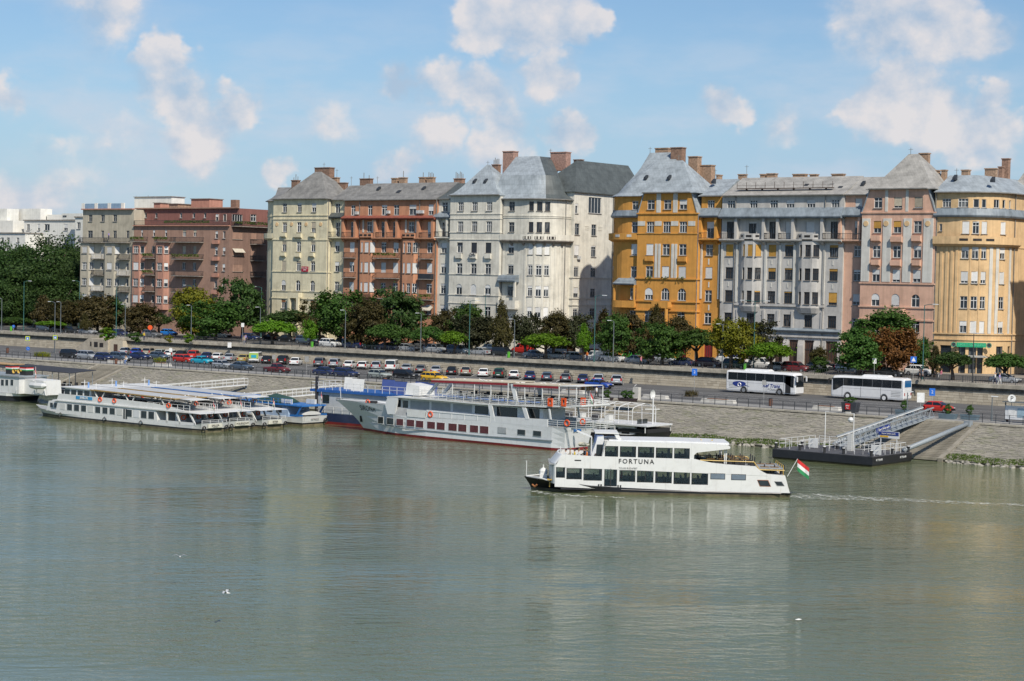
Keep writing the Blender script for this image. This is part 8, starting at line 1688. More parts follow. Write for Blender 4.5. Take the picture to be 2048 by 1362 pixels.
# pale barge with blue trim behind the ship
def pale_barge():
 A = onZ(668, 853, 0); x0 = A[0] - 5.8; Y0 = 194.2; b = Boat('moored_barge', 'pale grey house barge with blue deck edge and folded canvas panels', 'boat', (x0, Y0 + 3.1), 0.0, Crop(660, 720, 6.024)); L, W = 35.0, 3.1
 hull(b, [(0, -.3, 2.9, 3.1, 1.5), (2, 2, 3.1, 3.1, 1.45), (L - 2, L - 2, 3.1, 3.1, 1.45), (L, L + .3, 2.8, 3.0, 1.5)], [('boot_topping', m_hr, -.7, .35), ('hull', m_hn, .35, 'deck')], m_deck); zt = b.q(30, 385, -W)[1]
 b.part(MB().box(-.5, -W + .3, 1.45, L - 1, W - .3, zt - .1), 'house', M('barge_pale', (.46, .48, .49), .5, var=.05, streak=.08)); b.part(MB().box(-1.2, -W, zt - .1, L - .3, W, zt + .25), 'deck_edge', M('trim_blue', (.02, .10, .33), .5, var=.1))
 b.part(MB().box(1.0, -W + .25, zt - 1.6, 2.2, -W + .31, zt - .5), 'window', m_bglass); b.rail([(0, -W + .05, 1.5), (L - 1, -W + .05, 1.5)], .95, gap=1.6); b.rail([(-1, -W + .1, zt + .25), (L - .6, -W + .1, zt + .25)], 1.0, gap=1.3, rows=(1, .55)); b.rail([(-1, -W + .1, zt + .25), (-1, W - .1, zt + .25)], 1.0, gap=1.3, rows=(1, .55))
 lettering('ÉZTVP', .45, m_trim, b.o, (4.2, -W + .27, zt - 1.0))
 for i, (x, m_) in enumerate(((1.2, m_wcan), (4.4, m_wcan), (8.2, m_bcan), (12.2, m_bcan), (14.2, m_bcan), (17.5, m_bcan))):
  y = -1.6 if i % 2 else .4; z = zt + .25
  c = b.part(MB().hexa([(x + .7, y, z), (x + 2.9, y, z), (x + 2.9, y + .1, z), (x + .7, y + .1, z), (x, y + 1.0, z + 1.6), (x + 2.2, y + 1.0, z + 1.6), (x + 2.2, y + 1.1, z + 1.6), (x, y + 1.1, z + 1.6)]), 'folded_canvas', m_); b.part(MB().bar((x, y + 1.05, z + 1.62), (x + 2.2, y + 1.05, z + 1.62), .09), 'top_bar', m_trim, c)
  b.part(MB().bar((x + .2, y + 2.0, z), (x + .2, y + 1.05, z + 1.6), .06).bar((x + 2.0, y + 2.0, z), (x + 2.0, y + 1.05, z + 1.6), .06), 'support', m_steel, c)
 b.part(MB().box(-.2, -W - .02, 1.5, .1, -W + .3, zt + 2.0), 'mooring_post', m_dwood)
pale_barge()
# white house barge with hoop frame
def house_barge():
 C = Crop(960, 720, 5.389); Y0 = 203.6; X1 = onY(*C(1880, 830), Y0)[0] - 3.2; b = Boat('house_barge', 'white house barge with bare canopy hoops moored beneath the bank', 'boat', (X1, Y0 + 3.0), 0.0, C); W = 3.0; L = 22
 hull(b, [(-L, -L - .3, 2.8, 3.0, .9), (-L + 2, -L + 2, 3, 3, .9), (-1, -1, 3, 3, .9), (1.6, 2.0, 2.6, 2.9, 1.3)], [('hull', m_hk, -.7, 'deck')], m_deck); zt = b.q(1600, 700, -W)[1]
 b.part(MB().box(-L + .5, -W + .5, .9, -.2, W - .5, zt - .1), 'house', m_hw); b.part(MB().box(-L, -W, zt - .1, 2.0, W, zt + .08), 'house_roof', m_hg)
 for cx0, cx1, y0, y1 in ((1150, 1210, 715, 735), (1262, 1310, 715, 770), (1360, 1400, 720, 780), (1455, 1490, 725, 785), (1525, 1608, 735, 850)):
  xa, za = b.q(cx0, y1, -W + .5); xb_, _z = b.q(cx1, y1, -W + .5); z1 = b.q(cx0, y0, -W + .5)[1]; b.pane(min(xa, xb_), max(xa, xb_), max(za, 1.0), z1, -W + .49)
 x = -.2; b.part(MB().box(x - .02, -1.9, 1.6, x + .03, -.9, 2.9), 'window', m_bglass); b.part(MB().box(x - .02, -.7, 1.6, x + .03, .4, 2.9), 'window', m_bglass)
 for cx in (1190, 1350, 1450): xx = b.q(cx, 780, -W + .05)[0]; b.part(MB().bar((xx, -W + .1, .9), (xx, -W + .1, zt), .08), 'post', m_rail)
 for y in (-W + .1, W - .1): b.part(MB().bar((1.7, y, 1.3), (1.7, y, zt), .09), 'post', m_rail)
 b.part(MB().ring_loft([[(x_, -2.6, 1.2), (x_, 2.6, 1.2), (x_, 2.6, h_), (x_, -2.6, h_)] for x_, h_ in ((-4.5, 1.25), (-2.0, 1.7), (1.9, 1.75))]), 'bow_cover', m_trim)
 for i in range(8):
  x = -L + 6.5 + i * 2.15; mb = MB(); pts = [(x, -2.7, zt)] + [(x, -2.7 + .5 * (1 - math.cos(t)), zt + 1.7 + .6 * math.sin(t)) for t in (0, .5, 1.0, 1.57)] + [(x, 0, zt + 2.65)] + [(x, 2.7 - .5 * (1 - math.cos(t)), zt + 1.7 + .6 * math.sin(t)) for t in (1.57, 1.0, .5, 0)] + [(x, 2.7, zt)]
  mb.tube(pts, .05, 5); b.part(mb, 'canopy_hoop', m_rail)
 for y, z in ((-2.7, zt + 1.2), (0, zt + 2.65), (2.7, zt + 1.2), (-2.3, zt + 2.2), (2.3, zt + 2.2)): b.part(MB().tube([(-L + 6.5, y, z), (-L + 6.5 + 7 * 2.15, y, z)], .035, 4), 'canopy_bar', m_rail)
 b.rail([(-L + 4, -W + .1, zt + .08), (-4, -W + .1, zt + .08)], .9, gap=1.6, rows=(1, .5)); x = .9; b.part(MB().tube([(x, 0, zt), (x, 0, zt + 3.6)], .09, 7), 'mast', m_rail); dsh = b.part(MB().ring_loft([[(x - .3 + u, math.cos(t) * r, zt + 3.9 + math.sin(t) * r) for t in (2 * math.pi * k_ / 14 for k_ in range(14))] for u, r in ((.0, .05), (.05, .35), (.2, .6))], True, False), 'satellite_dish', m_hw); b.part(MB().bar((x - .7, -.8, zt + 2.0), (x + .5, .8, zt + 2.0), .1), 'crosstree', m_rail)
 for i in range(5): b.part(MB().box(-L + 7 + i * 2.2, -.6, zt + .1, -L + 7.7 + i * 2.2, .4, zt + .85), 'deck_seat', m_dwood if i % 2 else m_wcan)
house_barge()
# tug with striped funnels
def tug():
 C = Crop(0, 640, 7.877); A = onZ(86, 802, 0); b = Boat('tug_boat', 'white tug with two striped funnels and a lifeboat on its side', 'boat', (A[0] - .2, A[1] - 2.2), rzx, C); W = 3.2; q = lambda x, y, yl=W: b.q(x, y, yl)
 b.O = b.O; hull(b, [(.5, -.2, 1.6, 2.0, 1.5), (2.2, 2.2, 2.9, 3.0, 1.3), (6, 6, 3.2, 3.2, 1.25), (18, 18, 3.2, 3.2, 1.4), (25, 26.5, .05, .1, 2.4)], [('hull', m_hk, -.7, .85), ('bulwark_band', m_hw, .85, 'deck')], m_deck)
 x0 = q(245, 1150)[0]; zt = q(250, 905)[1]; b.slabp([(x0, 1.3), (24, 1.3), (24, zt), (x0, zt)], -W + .6, W - .6, 'wheelhouse', m_hw); xa = q(710, 1100, 1.5)[0]; b.slabp([(xa, 1.3), (x0, 1.3), (x0, zt - .25), (xa + .3, zt - .3)], -1.6, 1.6, 'engine_house', m_hw); b.slabp([(x0 - .3, zt), (24, zt), (24, zt + .2), (x0 - .3, zt + .2)], -W + .4, W - .4, 'wheelhouse_roof', m_steel)
 for cx in (40, 110, 190): x, z = q(cx, 990, W - .6); b.pane(x - .4, x + .4, z - .45, z + .55, W - .59, fr=m_wframe)
 for cx in (195, 420):
  x, z = q(cx, 870, 0); f = b.part(MB().box(x - .75, -.7, zt + .2, x + .75, .7, zt + 1.55), 'funnel', m_trim)
  for i, m_ in enumerate((m_fr, m_fw, m_fg)): b.part(MB().box(x - .78, -.73, zt + 1.05 + (2 - i) * .17 - .17, x + .78, .73, zt + 1.05 + (3 - i) * .17 - .17), 'stripe', m_, f)
 for cx in (265, 345): x, z = q(cx, 800, .6); b.part(MB().ring_loft([[(x + r * math.cos(t), .7 + u, z + r * math.sin(t)) for t in (2 * math.pi * k_ / 12 for k_ in range(12))] for u, r in ((0, .12), (.3, .2), (.5, .38))], True, False), 'searchlight', m_gold)
 x, z = q(560, 1040, W); bt = b.part(MB().ring_loft([[(x + u, W - .3 + math.cos(t) * r, z + .1 + min(.35, math.sin(t) * r)) for t in (2 * math.pi * k_ / 10 for k_ in range(10))] for u, r in ((-2.3, .06), (-1.6, .5), (0, .65), (1.4, .5), (2.1, .06))]), 'lifeboat', m_hw)
 for dx in (-1.2, 1.2): b.part(MB().tube([(x + dx, W - 1.2, 1.3), (x + dx, W - .9, z + .6), (x + dx, W - .3, z + .8)], .07, 5), 'davit', m_hw)
 x, z = q(740, 1110, .5); b.part(MB().hexa([(x - .6, .2, 1.4), (x + .6, .2, 1.4), (x + .6, 1.2, 1.4), (x - .6, 1.2, 1.4), (x - .1, .2, 2.6), (x + 1.1, .2, 2.6), (x + 1.1, 1.2, 2.6), (x - .1, 1.2, 2.6)]), 'red_engine_cover', M('faded_red', (.45, .09, .08), .7)); b.rail([(x0, W - .1, 1.3), (.5, 2.3, 1.45)], .9, rows=(1, .5)); b.flag(q(560, 935, 0)[0], 0, zt - .3, 1.9, 1.0, -.2, 0, 1.7)
tug()
# dark terrace boat with black canopy far left
def terrace():
 Y0 = 203.5; C = Crop(0, 640, 7.877); x0, x1 = onY(*C(-300, 760), Y0)[0], onY(*C(1130, 790), Y0)[0]; b = Boat('terrace_pontoon', 'floating terrace with dark canopy and rows of dark chairs behind the tug', 'boat', ((x0 + x1) / 2, Y0 + 2.5), 0.0); L = (x1 - x0) / 2; zc = onY(*C(700, 770), Y0)[2]
 hull(b, [(-L, -L, 2.6, 2.6, .9), (L - 1, L - 1, 2.6, 2.6, .9), (L, L, 2.5, 2.5, .9)], [('hull', m_hk, -.7, 'deck')], m_deck)
 b.part(MB().hexa([(-L + 1, -2.6, zc - .25), (L, -2.6, zc - .45), (L, 2.6, zc - .1), (-L + 1, 2.6, zc + .1), (-L + 1, -2.6, zc - .12), (L, -2.6, zc - .35), (L, 2.6, zc), (-L + 1, 2.6, zc + .25)]), 'canopy', M('charcoal_canvas', (.035, .037, .045), .8))
 for i in range(6):
  for y in (-2.4, 2.4): x = -L + 1.5 + i * (2 * L - 2.2) / 5; b.part(MB().bar((x, y, .9), (x, y, zc - .3), .09), 'canopy_post', m_steel)
 for i in range(14):
  for y in (-1.8, -.4, 1.0): x = -L + 3 + i * 1.5; b.part(MB().box(x - .25, y - .25, 1.3, x + .25, y + .25, 1.36).box(x - .28, y - .25, 1.36, x - .22, y + .25, 1.9), 'chair', m_dwood)
 b.rail([(-L, -2.5, .9), (L, -2.5, .9)], 1.0, rows=(1, .5)); ch = b.part(MB().box(-L - 3, -1, zc + .1, -L + 6, 2, zc + .25), 'wood_screen', M('pale_wood', (.42, .28, .14), .8))
terrace()
# ---- landing pontoon with gangway
def pontoon():
 x0, x1 = -114.2, -101.0; y0, y1 = 198.2, 207.8; b = Boat('landing_pontoon', 'black landing pontoon with white railings below the steel gangway', 'pontoon', ((x0 + x1) / 2, (y0 + y1) / 2), -.02); L, W = (x1 - x0) / 2, (y1 - y0) / 2
 b.part(MB().ring_loft([[(-L + i, -W + i, z), (L - i, -W + i, z), (L - i, W - i, z), (-L + i, W - i, z)] for i, z in ((.5, -.6), (.12, .05), (0, .25), (0, 1.15))]), 'hull', m_hk); b.part(MB().box(-L + .05, -W + .05, 1.15, L - .05, W - .05, 1.2), 'deck', M('dark_deck', (.075, .075, .08), .7, var=.2))
 b.part(MB().ring_loft([[(-L + i - .02, -W + i - .02, z), (L - i + .02, -W + i - .02, z), (L - i + .02, W - i + .02, z), (-L + i - .02, W - i + .02, z)] for i, z in ((.15, .02), (.1, .12))], False, False), 'waterline_stain', m_rust)
 for x, y in ((-L + .3, -W + .3), (0.2, -W + .3), (L - .3, -W + .3), (L - .3, W - .3), (L - .3, 0.5), (-L + .3, W - .3), (-3.2, -W + .5), (2.6, -W + .5), (-L + 1.2, 0), (4.2, 1.2), (-1.5, 1.5)): bo = b.part(MB().lathe((x, y, 1.2), [(.16, 0), (.16, .55), (.22, .56), (.22, .66), (.1, .68)], 9), 'bollard', m_trim); b.part(MB().lathe((x, y, 1.885), [(.18, 0), (.16, .05)], 9), 'bollard_cap', m_rail, bo)
 R = lambda p: b.rail([(x, y, 1.2) for x, y in p], 1.15, rows=(1, .55), gap=1.3, r=.032)
 R([(-L + .4, W - .3), (-L + .4, -W + .9), (-L + 1.8, -W + .9)]); R([(-3.6, -W + 1.2), (-3.6, 1.0), (-.8, 1.0)]); R([(-.6, -W + 1.4), (-.6, -.6), (2.0, -.6)]); R([(L - .4, -W + 1.2), (L - .4, W - .8), (L - 2.4, W - .8)]); R([(2.4, -W + 1.4), (4.6, -W + 1.4), (4.6, .6)]); R([(-L + 1, W - .4), (0, W - .4)]); R([(2.2, 1.4), (L - .6, 1.4)])
 for x in (-4.2, L - 1.4): b.part(MB().box(x, -.6 if x < 0 else -W + 2.2, 1.3, x + 1.3, -.55 if x < 0 else -W + 2.25, 2.4), 'white_panel', m_rail)
 b.part(MB().tube([(-2.5, 0.3, 1.2), (-2.5, .3, 5.6), (1.3, .3, 5.6), (1.3, .3, 1.2)], .06, 6), 'lamp_arch', m_rail); b.part(MB().lathe((.9, .3, 4.5), [(.02, 0), (.25, .12), (.34, .34), (.25, .56), (.02, .68)], 10), 'globe_lamp', m_hw); b.part(MB().box(.6, .1, 1.2, 1.2, .6, 3.2), 'ticket_post', m_wcan)
 sg = b.part(MB().box(2.7, W - 1.0, 2.7, 5.4, W - .92, 3.5), 'name_sign', m_rail); b.part(MB().box(2.75, W - 1.03, 3.05, 5.35, W - 1.0, 3.46), 'blue_panel', m_navyp, sg); lettering('Szent István park', .26, m_rail, sg, (4.05, W - 1.05, 3.25)); b.part(MB().box(2.9, W - 1.03, 2.8, 4.0, W - 1.0, 2.98), 'yellow_panel', PAINT['yellow'], sg)
 for x in (3.0, 5.1): b.part(MB().bar((x, W - .95, 1.2), (x, W - .95, 2.7), .08), 'sign_leg', m_rail, sg)
 lettering('ATTILA-III', .35, m_rail, b.o, (L + .01, -W + 1.6, .75), rz=math.pi / 2); lettering('ATTILA-III', .35, m_rail, b.o, (L + .01, W - 2.2, .75), rz=math.pi / 2)
 # gangway: a lattice bridge from the deck to the quay
 p0, p1 = Vector((-108.6, 205.0, 1.5)), Vector((-106.4, 223.4, 4.4)); g = thing('gangway', 'grey steel lattice gangway rising from the pontoon to the quay', 'gangway', tuple(p0)); d = (p1 - p0); ln = d.length; d.normalize(); side = Vector((0, 0, 1)).cross(d).normalized() * .8; up = d.cross(-side.normalized()).normalized(); up = up if up.z > 0 else -up
 for sgn in (-1, 1):
  a = side * sgn; n = 16; tr = MB(); tr.bar(a, a + d * ln, .12); tr.bar(a + up * 1.15, a + d * ln + up * 1.15, .14)
  for i in range(n): u0, u1 = ln * i / n, ln * (i + 1) / n; tr.bar(a + d * u0, a + d * ((u0 + u1) / 2) + up * 1.15, .07); tr.bar(a + d * ((u0 + u1) / 2) + up * 1.15, a + d * u1, .07)
  tr.build('lattice_side', m_steel, g); MB().bar(a * .86 + up * 1.05, a * .86 + d * ln + up * 1.05, .07).build('handrail', m_rail, g)
 MB().hexa([-side - up * .08, side - up * .08, side, -side] + [v + d * ln for v in (-side - up * .08, side - up * .08, side, -side)]).build('walkway', m_steel, g)
 c = side * 1.03 + d * ln * .40 + up * .75 if side.x > 0 else -side * 1.03 + d * ln * .40 + up * .75; sgx = MB(); hx = d * 1.5; sgx.hexa([c - hx - up * .3, c + hx - up * .3, c + hx - up * .3 + side.normalized() * .04, c - hx - up * .3 + side.normalized() * .04, c - hx + up * .3, c + hx + up * .3, c + hx + up * .3 + side.normalized() * .04, c - hx + up * .3 + side.normalized() * .04]).build('name_panel', m_navyp, g)
 me = text_mesh('Szent István park', .34); o = obj('lettering', me, m_rail, g); xax = d; zax = up; nrm_ = xax.cross(zax); sx = Vector((1, -.2, 0)); nrm2 = nrm_ if nrm_.dot(Vector((1, -1, 0))) > 0 else -nrm_
 xx = xax if xax.cross(zax).dot(nrm2) < 0 else xax; o.matrix_local = Matrix(((xx.x, zax.x, nrm2.x, 0), (xx.y, zax.y, nrm2.y, 0), (xx.z, zax.z, nrm2.z, 0), (0, 0, 0, 1))); o.location = c + nrm2 * .08
 # spud tubes holding the pontoon off the bank
 for i, (a, b_) in enumerate(((Vector((-110.6, 206.6, 1.5)), Vector((-110.2, 221.0, 4.1))), (Vector((-101.6, 206.8, 1.4)), Vector((-99.8, 220.6, 4.0))))):
  s = thing('mooring_boom', ('thick grey steel boom from the pontoon to the bank under the gangway', 'thick grey steel boom from the pontoon corner to the bank top')[i], 'boom', tuple(a)); MB().tube([(0, 0, 0), tuple(b_ - a)], .28, 10).build('tube', m_steel, s, smooth=True); MB().box(*(b_ - a - Vector((.4, .4, .5))), *(b_ - a + Vector((.4, .5, .35)))).build('anchor_block', m_steel, s)
pontoon()
# ---------------------------------------------------------------- fences, lamps, signs, benches, people, birds
m_fence = M('fence_steel', (.045, .05, .055), .5, var=.1); m_teal = M('teal_lamp_post', (.04, .13, .12), .5, var=.15); m_gpost = M('grey_lamp_post', (.13, .15, .16), .5, var=.15); m_lens = M('lamp_lens', (.62, .64, .64), .3); m_conc = M('bench_concrete', (.52, .50, .45), .85, var=.12); m_wood = M('bench_wood', (.20, .085, .035), .6, var=.2); m_bin = M('bin_brown', (.14, .06, .035), .6); m_bgreen = M('bin_green', (.10, .42, .03), .5); m_plant = M('planter_blue_grey', (.12, .17, .20), .6); m_sblue = M('sign_blue', (.02, .14, .55), .45); m_syel = M('sign_yellow_green', (.55, .62, .02), .5); m_swhite = M('sign_white', (.72, .72, .70), .5); m_sred = M('sign_red', (.50, .02, .02), .5)
def fence(label, name, X0, X1, Y, z, h, gap, pick, rails, gaps=()):
 o = thing(name, label, 'fence', ((X0 + X1) / 2, Y, z)); cx = (X0 + X1) / 2; pm = MB().box(-.035, -.035, 0, .035, .035, h + .04).mesh('post'); n = int((X1 - X0) / gap)
 for i in range(n + 1):
  x = X0 + i * gap
  if not any(a < x < b for a, b in gaps): obj('post', pm, m_fence, o, loc=(x - cx, 0, 0))
 segs = []; a = X0
 for g0, g1 in sorted(gaps): segs.append((a, g0)); a = g1
 segs.append((a, X1))
 for r in rails:
  for s0, s1 in segs: MB().box(s0 - cx, -.02, h * r - .02, s1 - cx, .02, h * r + .02).build('rail', m_fence, o)
 if pick:
  mb = MB()
  for s0, s1 in segs:
   x = s0
   while x < s1: mb.box(x - cx - .011, -.011, .05, x - cx + .011, .011, h); x += pick
  mb.build('pickets', m_fence, o, fix=False, kind='stuff')
fence('dark steel fence along the edge of the quay promenade', 'quay_fence', -300, -84, YE, ZQ + .10, 1.12, 1.75, 0, (1, .55, .1), ((-106.0, -101.5),))
fence('dark iron railing on top of the limestone retaining wall', 'wall_railing', -340, -84, YWALL + .55, ZS + .12, 1.05, 2.0, .33, (1, .08))
fence('low grey barrier rail beside the parked cars on the quay', 'barrier_rail', -258, -190, 228.6, ZQ + .02, .8, 2.6, 0, (1, .55))
def lamp(px, yb, yt, arm, label, col, z, Y=None, double=False, group=None):
 p = onZ(px, yb, z) if Y is None else onY(px, yb, Y); X, Yy = p[0], p[1]; h = onY(px, yt, Yy)[2] - z; o = thing('street_lamp', label, 'lamp post', (X, Yy, z), 0, group)
 MB().tube([(0, 0, 0), (0, 0, .9), (0, 0, .95), (0, 0, h)], [.13, .13, .085, .06], 7).build('pole', col, o)
 for s_ in ((1, -1) if double else (1,)):
  a = arm * s_
  if abs(a) > .1: MB().tube([(0, 0, h - .05), (a * .5, 0, h + .12), (a, 0, h + .15)], .045, 5).build('arm', col, o)
  x = a; MB().ring_loft([[(x - .1, -.12, h + .12), (x - .1, .12, h + .12), (x - .1, .1, h + .22), (x - .1, -.1, h + .22)], [(x + (.75 if a >= 0 else -.75), -.16, h + .10), (x + (.75 if a >= 0 else -.75), .16, h + .10), (x + (.75 if a >= 0 else -.75), .12, h + .2), (x + (.75 if a >= 0 else -.75), -.12, h + .2)]]).build('lamp_head', m_lens, o)
for a in ((47, 662, 563, 1.6, 'tall teal street lamp in front of the dark park', m_teal, 263), (158, 655, 563, -1.6, 'tall teal street lamp against the beige flats', m_teal, 283), (232, 676, 572, 1.4, 'tall teal street lamp before the join of beige and brown flats', m_teal, 263), (381, 660, 572, -1.6, 'tall teal street lamp against the brown flats', m_teal, 283), (522, 650, 575, -1.5, 'tall teal street lamp at the cream house corner', m_teal, 284), (938, 712, 602, 1.4, 'tall teal street lamp before the white house front', m_teal, 263), (969, 690, 590, 0.2, 'thin teal street lamp close to the white house', m_teal, 283), (1188, 724, 592, 1.5, 'tall teal street lamp at the side street mouth', m_teal, 262), (1845, 760, 610, 1.4, 'tall teal street lamp at the corner of pink and yellow houses', m_teal, 263)):
 lamp(a[0], a[1], a[2], a[3], a[4], a[5], ZS + .1, a[6])
lamp(1507, 735, 603, 1.9, 'tall double-armed street lamp before the grey house', m_teal, ZS + .1, 264, double=True)
for x, yb, yt in ((3, 662, 598), (121, 668, 605), (382, 685, 612), (520, 684, 616), (690, 697, 622), (841, 705, 628), (1028, 715, 640), (1226, 727, 643), (1444, 738, 650), (250, 676, 610)):
 X = onY(x, yb, 262)[0]; lamp(x, yb, yt, -.5, 'short grey promenade lamp before ' + FRONT(X), m_gpost, ZS + .1, 262, group='short promenade lamps')
lamp(1945, 764, 668, 0, 'black lamp post in front of the green pub sign', m_iron, ZS + .1, 261); lamp(109, 704, 605, -1.3, 'thick dark lamp column with a crossing sign beside the quay road', m_gpost, ZQ, 244)
lamp(1983, 846, 795, 0, 'short globe-topped lamp on the quay beside the bus shelter', m_gpost, ZQ, 226); lamp(1814, 830, 785, 0, 'short lamp on the quay left of the gangway', m_gpost, ZQ, 227)
def sign(px, yb, yt, z, shape, mat, label, sz=.7, border=None, Y=None, txt=None, face=-.66, ph=None):
 p = onZ(px, yb, z) if Y is None else onY(px, yb, Y); h = onY(px, yt, p[1])[2] - z; o = thing('road_sign', label, 'sign', (p[0], p[1], z), face * 0 + math.atan2(.6, .8) * .9)
 MB().tube([(0, 0, 0), (0, 0, h + sz * .4)], .04, 6).build('pole', m_gframe, o)
 if shape == 'round': f = MB().tube([(0, -.06, h), (0, -.03, h)], sz / 2, 18).build('face', mat, o)
 else: f = MB().box(-sz / 2, -.06, h - sz / 2 * (1.3 if shape == 'tall' else 1), sz / 2, -.03, h + sz / 2 * (1.3 if shape == 'tall' else 1)).build('face', mat, o)
 if border:
  MB().box(-sz * .72, -.028, h - sz * .72, sz * .72, -.01, h + sz * .72).build('border', border, o)
 if txt: lettering(txt, sz * .75, m_swhite if mat is not m_swhite else m_trim, f, (0, -.065, h))
 elif mat is m_sblue and shape != 'round': MB().prism([(0, -.07, h + sz * .38), (-sz * .36, -.07, h - sz * .3), (sz * .36, -.07, h - sz * .3)], (0, -.008, 0)).build('triangle', m_swhite, f)
 elif mat is m_sblue: MB().bar((-sz * .2, -.07, h + sz * .2), (sz * .2, -.07, h - sz * .2), .12, .02).build('arrow', m_swhite, f)
 return o
sign(55, 705, 677, ZQ, 'square', m_sblue, 'pedestrian crossing sign with yellow-green border on a thin post', .62, m_syel, Y=240); sign(56, 706, 697, ZQ, 'round', m_sblue, 'round blue arrow sign beside the quay road', .75, Y=239.5); sign(110, 704, 675, ZQ, 'square', m_sblue, 'pedestrian crossing sign with yellow-green border on the thick column', .62, m_syel, Y=243.6)
sign(1388, 790, 744, ZQ, 'tall', m_sblue, 'blue parking zone sign 2 standing before the wall beside the coach', .8, txt='2', Y=247); sign(1863, 835, 784, ZQ, 'tall', m_sblue, 'blue parking zone sign 2 standing before the wall by the red hatchback', .8, txt='2', Y=247); sign(2022, 850, 797, ZQ, 'round', m_swhite, 'round white sign with dark symbol beside the quay fence', 1.0, txt='P', Y=226)
sign(1826, 758, 719, ZS, 'square', m_sblue, 'blue pedestrian crossing sign before the pink house', .9, Y=263); sign(459, 705, 690, ZS, 'tall', m_swhite, 'white warning board on the retaining wall railing', .75, Y=257.2); sign(1748, 754, 722, ZS, 'tall', m_swhite, 'small white parking board before the pink house', .6, Y=264); sign(485, 683, 650, ZS, 'tall', m_swhite, 'white bus stop board before the cream house', .6, Y=268)
sign(300, 680, 655, ZS, 'round', m_orange, 'round orange sign before the brown flats', 1.0, Y=266); sign(27, 670, 653, ZS, 'round', m_sblue, 'round blue sign on the upper verge by the park', .7, Y=262)
sign(547, 757, 714, ZQ, 'tall', m_gframe, 'back of a grey road sign beside the dark red pick-up', .55, Y=229); sign(613, 756, 718, ZQ, 'tall', m_gframe, 'back of a grey road sign beside the navy saloon', .7, Y=230); sign(1527, 812, 765, ZQ, 'tall', m_gframe, 'back of a narrow grey sign in front of the lettered coach', .5, Y=228); sign(1840, 850, 795, ZQ, 'tall', m_swhite, 'tall white information panel at the top of the gangway', .95, Y=225.4)
sign(341, 738, 700, ZQ, 'tall', m_swhite, 'thin white sign post beside the white bench', .5, Y=226)
# benches, planters, bins on the promenade
def bench(px0, px1, py, label, wood=True):
 a, b = onZ(px0, py, ZQ), onZ(px1, py, ZQ); X = (a[0] + b[0]) / 2; L = abs(b[0] - a[0]) / 2 * 1.0; L = max(L, 2.0); o = thing('bench', label, 'bench', (X, 227.0 if wood else 227.2, ZQ + .10)); MB().hexa([(-L, -.5, 0), (L, -.5, 0), (L, .5, 0), (-L, .5, 0), (-L * .92, -.45, .45), (L * .92, -.45, .45), (L * .92, .45, .45), (-L * .92, .45, .45)]).build('base', m_conc, o)
 if wood:
  for k_ in range(4): MB().box(-L * .6, -.40 + k_ * .21, .46, L * .5, -.24 + k_ * .21, .52).build('slat', m_wood, o)
bench(245, 345, 725, 'long white concrete bench where two people sit'); bench(345, 420, 731, 'white concrete bench with wooden slats beside the turquoise saloon'); bench(1128, 1215, 786, 'white concrete bench behind the moored ship'); bench(1410, 1535, 804, 'long white concrete bench with wooden slats beside the coach'); bench(1675, 1748, 816, 'white concrete bench behind the black planter'); bench(1310, 1345, 797, 'short white concrete block on the promenade', False)
def planter(px, py, label, kind):
 p = onZ(px, py, ZQ + .1); o = thing('planter', label, 'planter', (p[0], p[1] + .4, ZQ + .10))
 if kind == 'ball':
  MB().hexa([(-1.2, -.4, 0), (1.2, -.4, 0), (1.2, .4, 0), (-1.2, .4, 0), (-1.4, -.45, .45), (1.4, -.45, .45), (1.4, .45, .45), (-1.4, .45, .45)]).build('trough', M('dark_trough', (.05, .035, .035), .7), o)
  for x in ((-.45, .45) if px > 1230 else (.6,)): c = obj('box_ball', SHRUB, LEAF['green'], o, loc=(x, 0, .95)); c.scale = (.6, .6, .6)
 elif kind == 'black':
  MB().hexa([(-.9, -.5, .2), (.9, -.5, .2), (.9, .5, .2), (-.9, .5, .2), (-1.1, -.6, 1.5), (1.1, -.6, 1.5), (1.1, .6, 1.5), (-1.1, .6, 1.5)]).build('tub', M('charcoal_tub', (.045, .05, .06), .6), o); MB().box(-.35, -.75, 0, .35, .3, .3).build('foot', m_conc, o); c = obj('foliage', SHRUB, LEAF['green'], o, loc=(0, 0, 1.75)); c.scale = (1.0, .6, .5); s = MB().box(-.45, -.66, .6, .25, -.62, 1.35).build('red_sign', m_sred, o); lettering('BKV', .28, m_swhite, s, (-.1, -.67, 1.05)); lettering('hajó', .2, m_swhite, s, (-.1, -.67, .78))
 else:
  MB().hexa([(-1.0, -.45, 0), (1.0, -.45, 0), (1.0, .45, 0), (-1.0, .45, 0), (-1.15, -.5, .65), (1.15, -.5, .65), (1.15, .5, .65), (-1.15, .5, .65)]).build('tub', m_plant, o); c = obj('foliage', SHRUB, LEAF['green'], o, loc=(0, 0, 1.15)); c.scale = (.5, .45, .8)
planter(1204, 801, 'dark trough with one clipped box ball at the top of the pale steps', 'ball'); planter(1252, 803, 'dark trough with two clipped box balls at the top of the pale steps', 'ball'); planter(1698, 828, 'tall black planter with a red sign at the quay fence', 'black'); planter(1806, 830, 'blue-grey planter left of the gangway head', 'low'); planter(1893, 838, 'blue-grey planter right of the gangway head', 'low'); planter(1937, 840, 'blue-grey planter beside the dark post on the quay', 'low')
def binn(px, py, label, mat, z, h=.95, Y=None):
 p = onZ(px, py, z) if Y is None else onY(px, py, Y); o = thing('waste_bin', label, 'bin', (p[0], p[1], z)); MB().lathe((0, 0, 0), [(.2, 0), (.25, .1), (.27, h * .8), (.24, h)], 9).build('drum', mat, o); MB().lathe((0, 0, h), [(.27, 0), (.27, .08), (.1, .12)], 9).build('lid', m_trim, o)
